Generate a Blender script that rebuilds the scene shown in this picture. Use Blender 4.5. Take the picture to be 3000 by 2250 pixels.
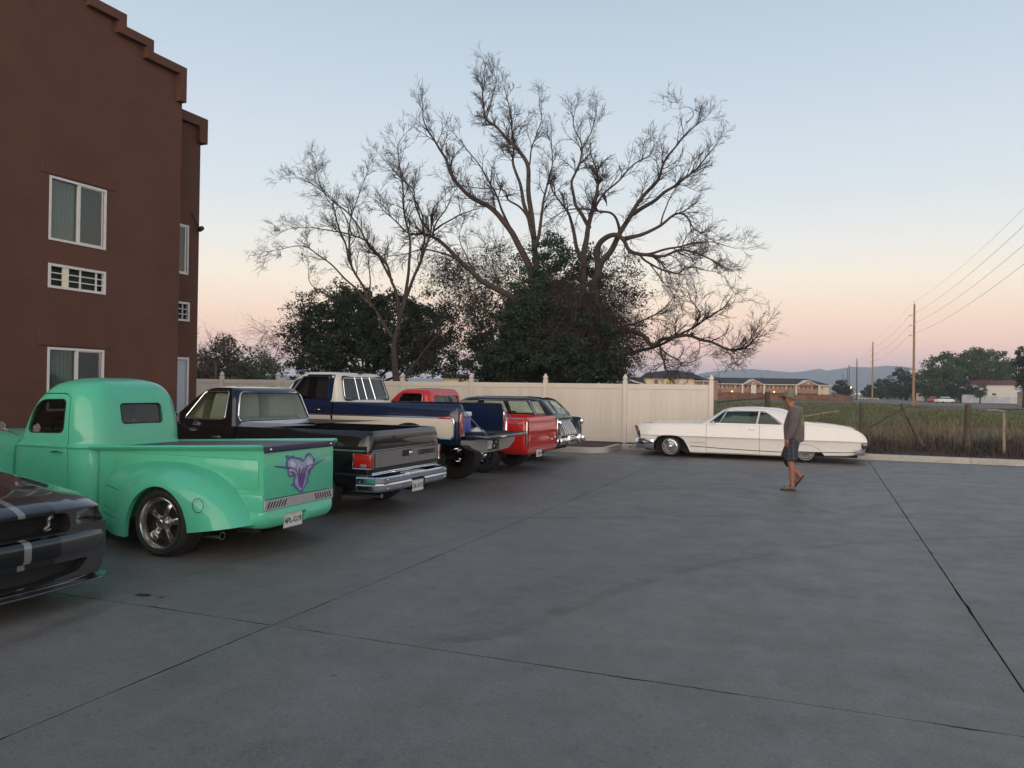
import bpy, bmesh, math, random
from mathutils import Vector, Matrix, noise
from mathutils.bvhtree import BVHTree
for o in list(bpy.data.objects): bpy.data.objects.remove(o)
scene = bpy.context.scene
COL = scene.collection
R = math.radians
HAZE = .0003
# ---------------------------------------------------------------- camera
F_PX, PITCH, ROLL, YAW, EYE = 2330.0, R(.38), R(.85), R(21.4), 1.66
_f = Vector((0, math.cos(PITCH), math.sin(PITCH))); _u = Vector((0, -math.sin(PITCH), math.cos(PITCH))); _x = Vector((1, 0, 0))
_M = Matrix.Rotation(YAW, 3, 'Z')
AX = _M @ (_x*math.cos(ROLL)+_u*math.sin(ROLL)); AU = _M @ (_u*math.cos(ROLL)-_x*math.sin(ROLL)); AF = _M @ _f
cd = bpy.data.cameras.new('camera'); cam = bpy.data.objects.new('camera', cd); COL.objects.link(cam)
cam.matrix_world = Matrix(((AX.x, AU.x, -AF.x, 0), (AX.y, AU.y, -AF.y, 0), (AX.z, AU.z, -AF.z, EYE), (0, 0, 0, 1)))
cd.sensor_width = 36; cd.lens = F_PX/3000*36; cd.clip_start = .1; cd.clip_end = 30000
scene.camera = cam
EYEV = Vector((0, 0, EYE))
def ray(px, py): return AF + AX*((px-1500)/F_PX) - AU*((py-1125)/F_PX)
def at_y(px, py, Y):                       # the point of the plane y = Y seen at a photograph position (for tracing)
    d = ray(px, py); return EYEV + d*(Y/d.y)
def at_d(px, py, D):
    return EYEV + ray(px, py)*D
# ---------------------------------------------------------------- sky, sun, exposure
w = bpy.data.worlds.new('World'); scene.world = w; w.use_nodes = True
nt = w.node_tree; nt.nodes.clear()
def N(t, k, **kw):
    n = t.nodes.new(k)
    for a, v in kw.items(): setattr(n, a, v)
    return n
def lin(c):
    return tuple(((v/255)/12.92 if v/255 <= .04045 else ((v/255+.055)/1.055)**2.4) for v in c)
out = N(nt, 'ShaderNodeOutputWorld'); bg = N(nt, 'ShaderNodeBackground')
tc = N(nt, 'ShaderNodeTexCoord'); sep = N(nt, 'ShaderNodeSeparateXYZ')
nt.links.new(tc.outputs['Generated'], sep.inputs[0])
rmp = N(nt, 'ShaderNodeValToRGB'); rmp.color_ramp.interpolation = 'LINEAR'
mp = N(nt, 'ShaderNodeMapRange'); mp.inputs['From Min'].default_value = -.1; mp.inputs['From Max'].default_value = 1
nt.links.new(sep.outputs['Z'], mp.inputs['Value']); nt.links.new(mp.outputs[0], rmp.inputs[0])
SKY = [(-5, (120, 110, 118)), (0, (160, 158, 172)), (1.0, (194, 172, 179)), (2.0, (218, 182, 177)), (3.4, (236, 196, 179)), (5.2, (241, 212, 189)), (7.5, (243, 230, 212)),
       (10, (236, 235, 230)), (13.5, (222, 231, 237)), (19, (205, 219, 232)), (26, (184, 202, 218)), (45, (148, 168, 192)), (90, (116, 134, 160))]
el = rmp.color_ramp.elements
while len(el) > 1: el.remove(el[0])
for i, (e, c) in enumerate(SKY):
    p = (math.sin(R(e))+.1)/1.1
    if i == 0: el[0].position = p; k = el[0]
    else: k = el.new(p)
    q_ = 1.03+.45*max(0, 1-max(0, e)/12); k.color = (*(v*q_ for v in lin(c)), 1)
# twilight glow on the side where the sun has just set (behind the camera, to its left)
SUNDIR = Vector((math.sin(R(168)), math.cos(R(168)), 0))
dot = N(nt, 'ShaderNodeVectorMath', operation='DOT_PRODUCT'); dot.inputs[1].default_value = SUNDIR
nt.links.new(tc.outputs['Generated'], dot.inputs[0])
m1 = N(nt, 'ShaderNodeMapRange', interpolation_type='SMOOTHSTEP'); m1.inputs['From Min'].default_value = -.05; m1.inputs['From Max'].default_value = 1
nt.links.new(dot.outputs['Value'], m1.inputs['Value'])
m2 = N(nt, 'ShaderNodeMapRange', interpolation_type='SMOOTHSTEP'); m2.inputs['From Min'].default_value = .5; m2.inputs['From Max'].default_value = -.05
nt.links.new(sep.outputs['Z'], m2.inputs['Value'])
mm = N(nt, 'ShaderNodeMath', operation='MULTIPLY'); nt.links.new(m1.outputs[0], mm.inputs[0]); nt.links.new(m2.outputs[0], mm.inputs[1])
gl = N(nt, 'ShaderNodeVectorMath', operation='SCALE'); gl.inputs[0].default_value = (1.9, 1.5, 1.2)
nt.links.new(mm.outputs[0], gl.inputs['Scale'])
add = N(nt, 'ShaderNodeVectorMath', operation='ADD'); nt.links.new(rmp.outputs[0], add.inputs[0]); nt.links.new(gl.outputs[0], add.inputs[1])
# a little physical sky on top, sun just under the horizon
sky = N(nt, 'ShaderNodeTexSky', sky_type='NISHITA'); sky.sun_disc = False; sky.sun_elevation = R(.5); sky.sun_rotation = R(168)
sc = N(nt, 'ShaderNodeVectorMath', operation='SCALE'); sc.inputs['Scale'].default_value = .004; nt.links.new(sky.outputs[0], sc.inputs[0])
add2 = N(nt, 'ShaderNodeVectorMath', operation='ADD'); nt.links.new(add.outputs[0], add2.inputs[0]); nt.links.new(sc.outputs[0], add2.inputs[1])
nt.links.new(add2.outputs[0], bg.inputs['Color']); bg.inputs['Strength'].default_value = 1.0
nt.links.new(bg.outputs[0], out.inputs['Surface'])
sl = bpy.data.lights.new('sun', 'SUN'); sl.energy = 1.75; sl.angle = R(70); sl.color = (1, .82, .66)
so = bpy.data.objects.new('sun', sl); COL.objects.link(so)
so.rotation_euler = (-(SUNDIR+Vector((0, 0, .22)))).to_track_quat('-Z', 'Y').to_euler()
scene.view_settings.view_transform = 'Standard'; scene.view_settings.look = 'None'
scene.view_settings.gamma = 1; scene.view_settings.exposure = 0; scene.view_settings.use_curve_mapping = False
# ---------------------------------------------------------------- materials
MATS = {}
def mat(name, col, rough=.5, metal=0, spec=.5, coat=0, coatr=.03, nz=None, bump=None, emit=None, sheen=0):
    """col 0..1 linear. nz=(scale, amount[, colour2, detail]); bump=(scale, strength, dist)"""
    if name in MATS: return MATS[name]
    m = bpy.data.materials.new(name); m.use_nodes = True; t = m.node_tree
    b = t.nodes['Principled BSDF']
    b.inputs['Base Color'].default_value = (*col, 1); b.inputs['Roughness'].default_value = rough
    b.inputs['Metallic'].default_value = metal; b.inputs['Specular IOR Level'].default_value = spec
    b.inputs['Coat Weight'].default_value = coat; b.inputs['Coat Roughness'].default_value = coatr
    b.inputs['Sheen Weight'].default_value = sheen
    c = N(t, 'ShaderNodeTexCoord')
    if nz:
        n = N(t, 'ShaderNodeTexNoise'); n.inputs['Scale'].default_value = nz[0]; n.inputs['Detail'].default_value = nz[3] if len(nz) > 3 else 5
        n.inputs['Roughness'].default_value = .62
        t.links.new(c.outputs['Object'], n.inputs['Vector'])
        r = N(t, 'ShaderNodeMapRange'); r.inputs['From Min'].default_value = .3; r.inputs['From Max'].default_value = .7
        t.links.new(n.outputs[0], r.inputs['Value'])
        mx = N(t, 'ShaderNodeMix', data_type='RGBA')
        c2 = nz[2] if len(nz) > 2 and nz[2] else tuple(v*(1-nz[1]) for v in col)
        mx.inputs[6].default_value = (*c2, 1); mx.inputs[7].default_value = (*(min(1, v*(1+nz[1])) for v in col), 1)
        t.links.new(r.outputs[0], mx.inputs[0]); t.links.new(mx.outputs[2], b.inputs['Base Color'])
    if bump:
        n2 = N(t, 'ShaderNodeTexNoise'); n2.inputs['Scale'].default_value = bump[0]; n2.inputs['Detail'].default_value = 6
        t.links.new(c.outputs['Object'], n2.inputs['Vector'])
        bp = N(t, 'ShaderNodeBump'); bp.inputs['Strength'].default_value = bump[1]; bp.inputs['Distance'].default_value = bump[2]
        t.links.new(n2.outputs[0], bp.inputs['Height']); t.links.new(bp.outputs[0], b.inputs['Normal'])
    if emit:
        b.inputs['Emission Color'].default_value = (*emit[0], 1); b.inputs['Emission Strength'].default_value = emit[1]
    MATS[name] = m; return m
def glass(name, tint=(.6, .65, .62), refl=1.0, rough=.02):
    if name in MATS: return MATS[name]
    m = bpy.data.materials.new(name); m.use_nodes = True; t = m.node_tree; t.nodes.clear()
    o = N(t, 'ShaderNodeOutputMaterial'); tr = N(t, 'ShaderNodeBsdfTransparent'); g = N(t, 'ShaderNodeBsdfGlossy'); x = N(t, 'ShaderNodeMixShader'); f = N(t, 'ShaderNodeFresnel')
    tr.inputs[0].default_value = (*tint, 1); g.inputs['Roughness'].default_value = rough; g.inputs[0].default_value = (refl, refl, refl, 1); f.inputs[0].default_value = 1.52
    ge = N(t, 'ShaderNodeNewGeometry'); mr = N(t, 'ShaderNodeMapRange'); mr.inputs['To Min'].default_value = 1.52; mr.inputs['To Max'].default_value = 1/1.52
    t.links.new(ge.outputs['Backfacing'], mr.inputs['Value']); t.links.new(mr.outputs[0], f.inputs['IOR'])
    t.links.new(f.outputs[0], x.inputs[0]); t.links.new(tr.outputs[0], x.inputs[1]); t.links.new(g.outputs[0], x.inputs[2]); t.links.new(x.outputs[0], o.inputs[0])
    MATS[name] = m; return m
def paint(name, col, flake=.06, rough=.32, coatr=.04): return mat(name, col, rough=rough, spec=.15, coat=1, coatr=coatr, nz=(9, flake), bump=(2.2, .02, .02))
M_CHROME = mat('chrome', (.72, .73, .75), rough=.09, metal=1, nz=(14, .06))
M_TRIM = mat('brushed_trim', (.42, .41, .39), rough=.28, metal=1, nz=(30, .12))
M_RUBBER = mat('tyre_rubber', (.012, .012, .013), rough=.75, nz=(40, .4), bump=(60, .2, .002))
M_BLACK = mat('flat_black', (.008, .008, .009), rough=.7, nz=(20, .3))
M_INT = mat('cabin_fabric', (.03, .028, .027), rough=.85, nz=(25, .3))
M_WW = mat('white_sidewall', (.55, .53, .5), rough=.6, nz=(20, .1))
M_RED = mat('red_lens', (.35, .01, .008), rough=.12, coat=1, nz=(60, .3), emit=((.5, .01, .01), .03))
M_AMBER = mat('amber_lens', (.5, .16, .01), rough=.15, coat=1, nz=(60, .2))
M_LENS = mat('clear_lens', (.45, .5, .5), rough=.08, metal=.6, coat=1, nz=(50, .3))
M_PLATEW = mat('plate_white', (.55, .56, .55), rough=.4, nz=(30, .1))
M_PLATEG = mat('plate_green', (.03, .08, .05), rough=.4, nz=(30, .1))
# ---------------------------------------------------------------- mesh helpers
class MB:
    def __init__(s): s.v = []; s.f = []
    def add(s, vs, fs, M=None):
        b = len(s.v); s.v += [tuple(M @ Vector(v)) if M else tuple(v) for v in vs]; s.f += [tuple(b+i for i in f) for f in fs]; return s
    def box(s, x0, x1, y0, y1, z0, z1, M=None):
        return s.add([(x0, y0, z0), (x1, y0, z0), (x1, y1, z0), (x0, y1, z0), (x0, y0, z1), (x1, y0, z1), (x1, y1, z1), (x0, y1, z1)],
                     [(0, 3, 2, 1), (4, 5, 6, 7), (0, 1, 5, 4), (1, 2, 6, 5), (2, 3, 7, 6), (3, 0, 4, 7)], M)
    def bbox(s, x0, x1, y0, y1, z0, z1, r=.02, seg=2, M=None):
        bm = bmesh.new(); bmesh.ops.create_cube(bm, size=1)
        for v in bm.verts: v.co = Vector(((x0+x1)/2+v.co.x*(x1-x0), (y0+y1)/2+v.co.y*(y1-y0), (z0+z1)/2+v.co.z*(z1-z0)))
        bmesh.ops.bevel(bm, geom=bm.edges[:], offset=r, segments=seg, affect='EDGES', profile=.5)
        s.add([v.co.copy() for v in bm.verts], [[v.index for v in f.verts] for f in bm.faces], M); bm.free(); return s
    def tube(s, pts, rad, n=6, cap=True):
        pts = [Vector(p) for p in pts]; k = len(pts)
        if not hasattr(rad, '__len__'): rad = [rad]*k
        b = len(s.v); prev = None
        for i, p in enumerate(pts):
            d = (pts[min(i+1, k-1)]-pts[max(i-1, 0)])
            if d.length < 1e-9: d = Vector((0, 0, 1))
            d.normalize()
            if prev is None:
                a = d.orthogonal().normalized()
            else:
                a = prev - d*prev.dot(d)
                a = a.normalized() if a.length > 1e-6 else d.orthogonal().normalized()
            prev = a; c = d.cross(a)
            for j in range(n):
                t = 2*math.pi*j/n; s.v.append(tuple(p+(a*math.cos(t)+c*math.sin(t))*rad[i]))
        for i in range(k-1):
            for j in range(n):
                q = (j+1) % n; s.f.append((b+i*n+j, b+i*n+q, b+(i+1)*n+q, b+(i+1)*n+j))
        if cap: s.f.append(tuple(b+j for j in reversed(range(n)))); s.f.append(tuple(b+(k-1)*n+j for j in range(n)))
        return s
    def lathe(s, prof, n=32, M=None, cap=False):       # prof [(r, h)], axis = local z; M moves it
        vs = []; fs = []
        for r_, h in prof:
            for j in range(n): t = 2*math.pi*j/n; vs.append((r_*math.cos(t), r_*math.sin(t), h))
        for i in range(len(prof)-1):
            for j in range(n): q = (j+1) % n; fs.append((i*n+j, i*n+q, (i+1)*n+q, (i+1)*n+j))
        if cap: fs.append(tuple(reversed(range(n)))); fs.append(tuple((len(prof)-1)*n+j for j in range(n)))
        return s.add(vs, fs, M)
    def prism(s, poly, axis, a, b):     # poly of 2-D points; axis 'x': (y,z); 'y': (x,z); 'z': (x,y)
        P = {'x': lambda p, t: (t, p[0], p[1]), 'y': lambda p, t: (p[0], t, p[1]), 'z': lambda p, t: (p[0], p[1], t)}[axis]
        n = len(poly)
        vs = [P(p, a) for p in poly]+[P(p, b) for p in poly]
        fs = [tuple(range(n)), tuple(reversed(range(n, 2*n)))]+[(i, i+n, (i+1) % n+n, (i+1) % n) for i in range(n)]
        return s.add(vs, fs)
    def mesh(s, name='mesh', fix=False):
        m = bpy.data.meshes.new(name); m.from_pydata([tuple(v) for v in s.v], [], [tuple(f) for f in s.f]); m.validate()
        if fix:
            bm = bmesh.new(); bm.from_mesh(m); bmesh.ops.recalc_face_normals(bm, faces=bm.faces); bm.to_mesh(m); bm.free()
        m.update(); return m
def link(name, me, m=None, parent=None, ang=38, loc=None, rot=None):
    me = me.mesh(name, fix=True) if isinstance(me, MB) else me
    o = bpy.data.objects.new(name, me); COL.objects.link(o)
    if m is not None:
        me.materials.clear()
        for q in (m if isinstance(m, (list, tuple)) else [m]): me.materials.append(q)
    if ang:
        me.polygons.foreach_set('use_smooth', [True]*len(me.polygons)); me.set_sharp_from_angle(angle=R(ang))
    if parent: o.parent = parent
    if loc: o.location = loc
    if rot: o.rotation_euler = rot
    return o
def tag(o, label=None, cat=None, group=None, kind=None):
    if label: o['label'] = label
    if cat: o['category'] = cat
    if group: o['group'] = group
    if kind: o['kind'] = kind
    return o
def thing(name, label, cat, loc=(0, 0, 0), rz=0, group=None, rot=None):
    o = bpy.data.objects.new(name, None); COL.objects.link(o); o.location = loc; o.rotation_euler = rot or (0, 0, rz); o.empty_display_size = .2
    return tag(o, label, cat, group)
def struct(name, mb, m, parent=None, ang=None, **k): return tag(link(name, mb, m, parent, ang, **k), kind='structure')
def empty(name, parent, loc=(0, 0, 0), rot=(0, 0, 0)):
    o = bpy.data.objects.new(name, None); COL.objects.link(o); o.parent = parent; o.location = loc; o.rotation_euler = rot; o.empty_display_size = .1; return o
def copy_tree(o, parent=None):
    c = o.copy(); COL.objects.link(c)
    if parent: c.parent = parent
    for ch in [q for q in bpy.data.objects if q.parent == o and q.name != c.name]: copy_tree(ch, c)
    return c
# booleans on meshes through temporary objects
TMP = bpy.data.scenes.new('tmp')
def tmpdg():
    with bpy.context.temp_override(scene=TMP, view_layer=TMP.view_layers[0]):
        TMP.view_layers[0].update(); d = bpy.context.evaluated_depsgraph_get(); d.update()
    return d
def mvol(m):
    x = bmesh.new(); x.from_mesh(m); v = x.calc_volume(signed=True); x.free(); return v
def boo(A, Bm, op='DIFFERENCE'):
    va = mvol(A)
    for k in range(6):
        r_ = boo1(A, Bm, op, 'EXACT' if k < 5 else 'FAST'); v = mvol(r_)
        if len(r_.polygons) and v > 0 and (op == 'INTERSECT' or v > va*.012): return r_
        for q in Bm.vertices: q.co += Vector((.00071, -.00053, .00067))
    print('BOOLEAN FAILED', op); return A
def boo1(A, Bm, op, solver):
    a = bpy.data.objects.new('ta', A); b = bpy.data.objects.new('tb', Bm); TMP.collection.objects.link(a); TMP.collection.objects.link(b)
    md = a.modifiers.new('b', 'BOOLEAN'); md.operation = op; md.object = b; md.solver = solver
    dg = tmpdg()
    me = bpy.data.meshes.new_from_object(a.evaluated_get(dg), depsgraph=dg)
    bpy.data.objects.remove(a); bpy.data.objects.remove(b); return me
def join(*ms):
    mb = MB()
    for m in ms:
        m = m.mesh('j', fix=True) if isinstance(m, MB) else m
        mb.add([v.co.copy() for v in m.vertices], [tuple(p.vertices) for p in m.polygons])
    return mb.mesh('j')
def catm(P, sub, key=0):
    """Catmull-Rom through rows of equal length tuples; a repeated row makes a crease"""
    out_ = []
    n = len(P)
    for i in range(n-1):
        p0, p1, p2, p3 = P[max(i-1, 0)], P[i], P[i+1], P[min(i+2, n-1)]
        if p1 == p2: continue
        if p0 == p1 or i == 0: p0 = tuple(2*a-b for a, b in zip(p1, p2))
        if p2 == p3 or i == n-2: p3 = tuple(2*a-b for a, b in zip(p2, p1))
        for k in range(sub):
            t = k/sub
            out_.append(tuple(.5*((2*b)+(-a+c)*t+(2*a-5*b+4*c-d)*t*t+(-a+3*b-3*c+d)*t**3) for a, b, c, d in zip(p0, p1, p2, p3)))
    out_.append(P[-1]); return out_
def ring(x0, x1, hw, rf, rr, z, bf=0, br=0, bs=0, nc=6, nx=10, ny=6):
    """rounded rectangle in plan; bf/br: forward/rear bulge of the end faces, bs: side bulge"""
    rf = max(.002, min(rf, hw*.97, (x1-x0)*.48)); rr = max(.002, min(rr, hw*.97, (x1-x0)*.48)); pts = []
    def arc(cx, cy, r, a0):
        for k in range(nc+1): t = R(a0+90*k/nc); pts.append((cx+r*math.cos(t), cy+r*math.sin(t)))
    def seg(a, b, n):
        for k in range(1, n): pts.append((a[0]+(b[0]-a[0])*k/n, a[1]+(b[1]-a[1])*k/n))
    arc(x0+rf, -hw+rf, rf, 180); seg((x0+rf, -hw), (x1-rr, -hw), nx)
    arc(x1-rr, -hw+rr, rr, 270); seg((x1, -hw+rr), (x1, hw-rr), ny)
    arc(x1-rr, hw-rr, rr, 0); seg((x1-rr, hw), (x0+rf, hw), nx)
    arc(x0+rf, hw-rf, rf, 90); seg((x0, hw-rf), (x0, -hw+rf), ny)
    xc = (x0+x1)/2; L = (x1-x0)/2
    o = []
    for x, y in pts:
        q = max(0, 1-(y/hw)**2) if hw > 0 else 0; u = (x-xc)/L
        if u > 0: x += br*q*u
        else: x += bf*q*u
        y *= 1+bs*(1-u*u)/max(hw, .01)
        o.append((x, y, z))
    return o
def stack(levels, sub=4, tilt=None, nx=10, ny=6):
    """levels (z, x0, x1, hw, rf, rr, bf, br, bs) bottom to top -> closed mesh"""
    L = catm([tuple(l)+(0,)*(9-len(l)) for l in levels], sub); mb = MB(); n = None
    for (z, x0, x1, hw, rf, rr, bf, br, bs) in L:
        rg = ring(x0, x1, hw, rf, rr, z, bf, br, bs, nx=nx, ny=ny); n = len(rg)
        mb.v += [(x, y, zz+(tilt(x, y, zz) if tilt else 0)) for x, y, zz in rg]
    for i in range(len(L)-1):
        for j in range(n): q = (j+1) % n; mb.f.append((i*n+j, i*n+q, (i+1)*n+q, (i+1)*n+j))
    mb.f.append(tuple(reversed(range(n)))); mb.f.append(tuple((len(L)-1)*n+j for j in range(n)))
    return mb
def off(levels, d):
    """the same stack, d smaller all round"""
    o = []
    for i, l in enumerate(levels):
        l = tuple(l)+(0,)*(9-len(l)); z = l[0]
        o.append((z, l[1]+d, l[2]-d, max(.02, l[3]-d), max(.002, l[4]-d), max(.002, l[5]-d))+l[6:])
    a = o[0]; b = o[-1]
    o[0] = (a[0]+d,)+a[1:]; o[-1] = (b[0]-d,)+b[1:]
    return o
def panel(poly, fn, grid=.08, holes=(), flange=0, fdir=(0, 1, 0)):
    """flat polygon (u,v) with holes, cut by a grid and mapped to 3-D by fn(u,v)"""
    bm = bmesh.new()
    for lp in [poly]+list(holes):
        vs = [bm.verts.new((p[0], p[1], 0)) for p in lp]
        for i in range(len(vs)): bm.edges.new((vs[i], vs[(i+1) % len(vs)]))
    bmesh.ops.triangle_fill(bm, use_beauty=True, use_dissolve=False, edges=bm.edges[:])
    us = [p[0] for p in poly]; vs_ = [p[1] for p in poly]
    for ax, lo, hi in ((0, min(us), max(us)), (1, min(vs_), max(vs_))):
        t = math.floor(lo/grid)*grid+grid
        while t < hi-1e-4:
            if t > lo+1e-4:
                co = (t, 0, 0) if ax == 0 else (0, t, 0); no = (1, 0, 0) if ax == 0 else (0, 1, 0)
                bmesh.ops.bisect_plane(bm, geom=bm.verts[:]+bm.edges[:]+bm.faces[:], dist=1e-5, plane_co=co, plane_no=no)
            t += grid
    if flange:
        be = [e for e in bm.edges if e.is_boundary]
        for v in bm.verts: v.co = Vector(fn(v.co.x, v.co.y))
        r_ = bmesh.ops.extrude_edge_only(bm, edges=be)
        for g in r_['geom']:
            if isinstance(g, bmesh.types.BMVert): g.co += Vector(fdir)*flange
    else:
        for v in bm.verts: v.co = Vector(fn(v.co.x, v.co.y))
    bm.normal_update(); me = bpy.data.meshes.new('panel'); bm.to_mesh(me); bm.free(); return me
def arcpts(cx, cz, r, a0, a1, n=12, rz=None):
    return [(cx+r*math.cos(R(a0+(a1-a0)*k/n)), cz+(rz or r)*math.sin(R(a0+(a1-a0)*k/n))) for k in range(n+1)]
def rrpoly(x0, x1, z0, z1, r, n=4):
    return arcpts(x1-r, z0+r, r, -90, 0, n)+arcpts(x1-r, z1-r, r, 0, 90, n)+arcpts(x0+r, z1-r, r, 90, 180, n)+arcpts(x0+r, z0+r, r, 180, 270, n)
def text_mesh(body, size, depth=.002, bold=0):
    cu = bpy.data.curves.new('t', 'FONT'); cu.body = body; cu.size = size; cu.extrude = depth; cu.align_x = 'CENTER'; cu.align_y = 'CENTER'; cu.offset = bold
    o = bpy.data.objects.new('t', cu); TMP.collection.objects.link(o); dg = tmpdg()
    me = bpy.data.meshes.new_from_object(o.evaluated_get(dg), depsgraph=dg); bpy.data.objects.remove(o); bpy.data.curves.remove(cu); return me
def blades(name, items, m, parent=None):
    """items: (x, y, z, height, width, lean angle, azimuth) -> thin two segment blades in one mesh"""
    v = []; f = []
    for (x, y, z, h, wd, ln, az) in items:
        b = len(v); ca, sa = math.cos(az), math.sin(az); px, py = -sa*wd/2, ca*wd/2
        l1 = math.sin(ln)*h*.45; l2 = math.sin(ln*1.7)*h*.55+l1; h1 = math.cos(ln)*h*.5; h2 = h1+math.cos(ln*1.7)*h*.5
        v += [(x-px, y-py, z), (x+px, y+py, z), (x+ca*l1+px*.7, y+sa*l1+py*.7, z+h1), (x+ca*l1-px*.7, y+sa*l1-py*.7, z+h1), (x+ca*l2, y+sa*l2, z+h2)]
        f += [(b, b+1, b+2, b+3), (b+3, b+2, b+4)]
    me = bpy.data.meshes.new(name); me.from_pydata(v, [], f); me.update()
    return link(name, me, m, parent, ang=None)
# ================================================================ SETTING
rnd = random.Random(7)
def concrete(name, base, dark, light, speck=1.0, rough=.62):
    m = bpy.data.materials.new(name); m.use_nodes = True; t = m.node_tree; b = t.nodes['Principled BSDF']; c = N(t, 'ShaderNodeTexCoord')
    b.inputs['Roughness'].default_value = rough; b.inputs['Specular IOR Level'].default_value = .6
    def nz(scale, det, sc=(1, 1, 1), rot=0, dist=0):
        mpn = N(t, 'ShaderNodeMapping'); mpn.inputs['Scale'].default_value = sc; mpn.inputs['Rotation'].default_value = (0, 0, rot)
        t.links.new(c.outputs['Object'], mpn.inputs[0]); n = N(t, 'ShaderNodeTexNoise'); n.inputs['Scale'].default_value = scale; n.inputs['Detail'].default_value = det
        n.inputs['Roughness'].default_value = .6; n.inputs['Distortion'].default_value = dist; t.links.new(mpn.outputs[0], n.inputs['Vector']); return n.outputs[0]
    def rg(x, a, b_, c_=0, d=1):
        r = N(t, 'ShaderNodeMapRange'); r.inputs['From Min'].default_value = a; r.inputs['From Max'].default_value = b_; r.inputs['To Min'].default_value = c_; r.inputs['To Max'].default_value = d
        t.links.new(x, r.inputs['Value']); return r.outputs[0]
    def mix(f, a, b_, mode='MIX'):
        x = N(t, 'ShaderNodeMix', data_type='RGBA', blend_type=mode)
        if isinstance(f, float): x.inputs[0].default_value = f
        else: t.links.new(f, x.inputs[0])
        for i, q in ((6, a), (7, b_)):
            if isinstance(q, tuple): x.inputs[i].default_value = (*q, 1)
            else: t.links.new(q, x.inputs[i])
        return x.outputs[2]
    col = mix(rg(nz(.33, 5, dist=.8), .38, .62), dark, base)
    col = mix(rg(nz(1.3, 6, (1, .35, 1), .35, 1.2), .5, .78, 0, .55), col, light)
    col = mix(rg(nz(.8, 7, (.3, 1, 1), -.15, 2.0), .55, .72, 0, .5), col, dark)
    col = mix(rg(nz(7, 5), .3, .7, 0, .45), col, light)
    col = mix(rg(nz(.55, 9, (1, .22, 1), .9, 3.0), .58, .68, 0, .45), col, tuple(v*.72 for v in dark))
    col = mix(rg(nz(.5, 9, (.25, 1, 1), .5, 2.5), .60, .66, 0, .4), col, light)
    col = mix(rg(nz(90*speck, 4), .54, .72, 0, .6), col, tuple(v*1.5 for v in light))
    col = mix(rg(nz(26, 6), .56, .75, 0, .5), col, tuple(v*.7 for v in dark))
    col = mix(rg(nz(2.6, 8, dist=1.5), .56, .74, 0, .5), col, light)
    col = mix(rg(nz(60*speck, 4), .25, .44, .8, 0), col, tuple(v*.45 for v in dark))
    t.links.new(col, b.inputs['Base Color'])
    n1 = nz(110*speck, 4); n2 = nz(9, 5); ad = N(t, 'ShaderNodeMath', operation='ADD'); t.links.new(n1, ad.inputs[0]); t.links.new(n2, ad.inputs[1])
    bp = N(t, 'ShaderNodeBump'); bp.inputs['Strength'].default_value = .35; bp.inputs['Distance'].default_value = .003; t.links.new(ad.outputs[0], bp.inputs['Height']); t.links.new(bp.outputs[0], b.inputs['Normal'])
    t.links.new(rg(nz(2.2, 5), .3, .7, rough-.08, rough+.1), b.inputs['Roughness'])
    MATS[name] = m; return m
M_CONC = concrete('lot_concrete', (.140, .131, .120), (.092, .087, .081), (.178, .168, .155), .6, .56)
M_KERB = concrete('kerb_concrete', (.4, .375, .33), (.3, .28, .25), (.48, .45, .4), .5)
M_FIELD = concrete('field_soil', (.062, .075, .03), (.045, .055, .024), (.11, .095, .055), .1, .9)
M_MULCH = mat('bark_mulch', (.075, .045, .032), rough=.9, nz=(30, .6, (.03, .02, .016)), bump=(50, .9, .03))
M_ROAD = mat('road_asphalt', (.13, .13, .135), rough=.7, nz=(.2, .2))
M_DIRT = mat('roadside_dirt', (.17, .135, .095), rough=.9, nz=(.15, .35))
# ground sheet to the horizon
mb = MB(); mb.v = [(-3200, -38, -.045), (3200, -38, -.045), (3200, 3600, -.045), (-3200, 3600, -.045)]; mb.f = [(0, 1, 2, 3)]
struct('ground', mb, M_FIELD)
# near field a little higher than the lot, rising gently behind the kerb
mb = MB(); nx_, ny_ = 70, 50
for j in range(ny_+1):
    for i in range(nx_+1):
        x = -40+i*1.6; y = 22.33+((j/ny_)**1.6)*110
        z = .1-.1*min(1, max(0, (y-26)/60))+ (noise.noise(Vector((x*.2, y*.2, 0)))*.05 if 24 < y < 120 else 0)
        mb.v.append((x, y, max(z, -.03 if j == ny_ else z)))
for j in range(ny_):
    for i in range(nx_): a = j*(nx_+1)+i; mb.f.append((a, a+1, a+nx_+2, a+nx_+1))
struct('field', mb, M_FIELD, ang=60)
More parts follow.
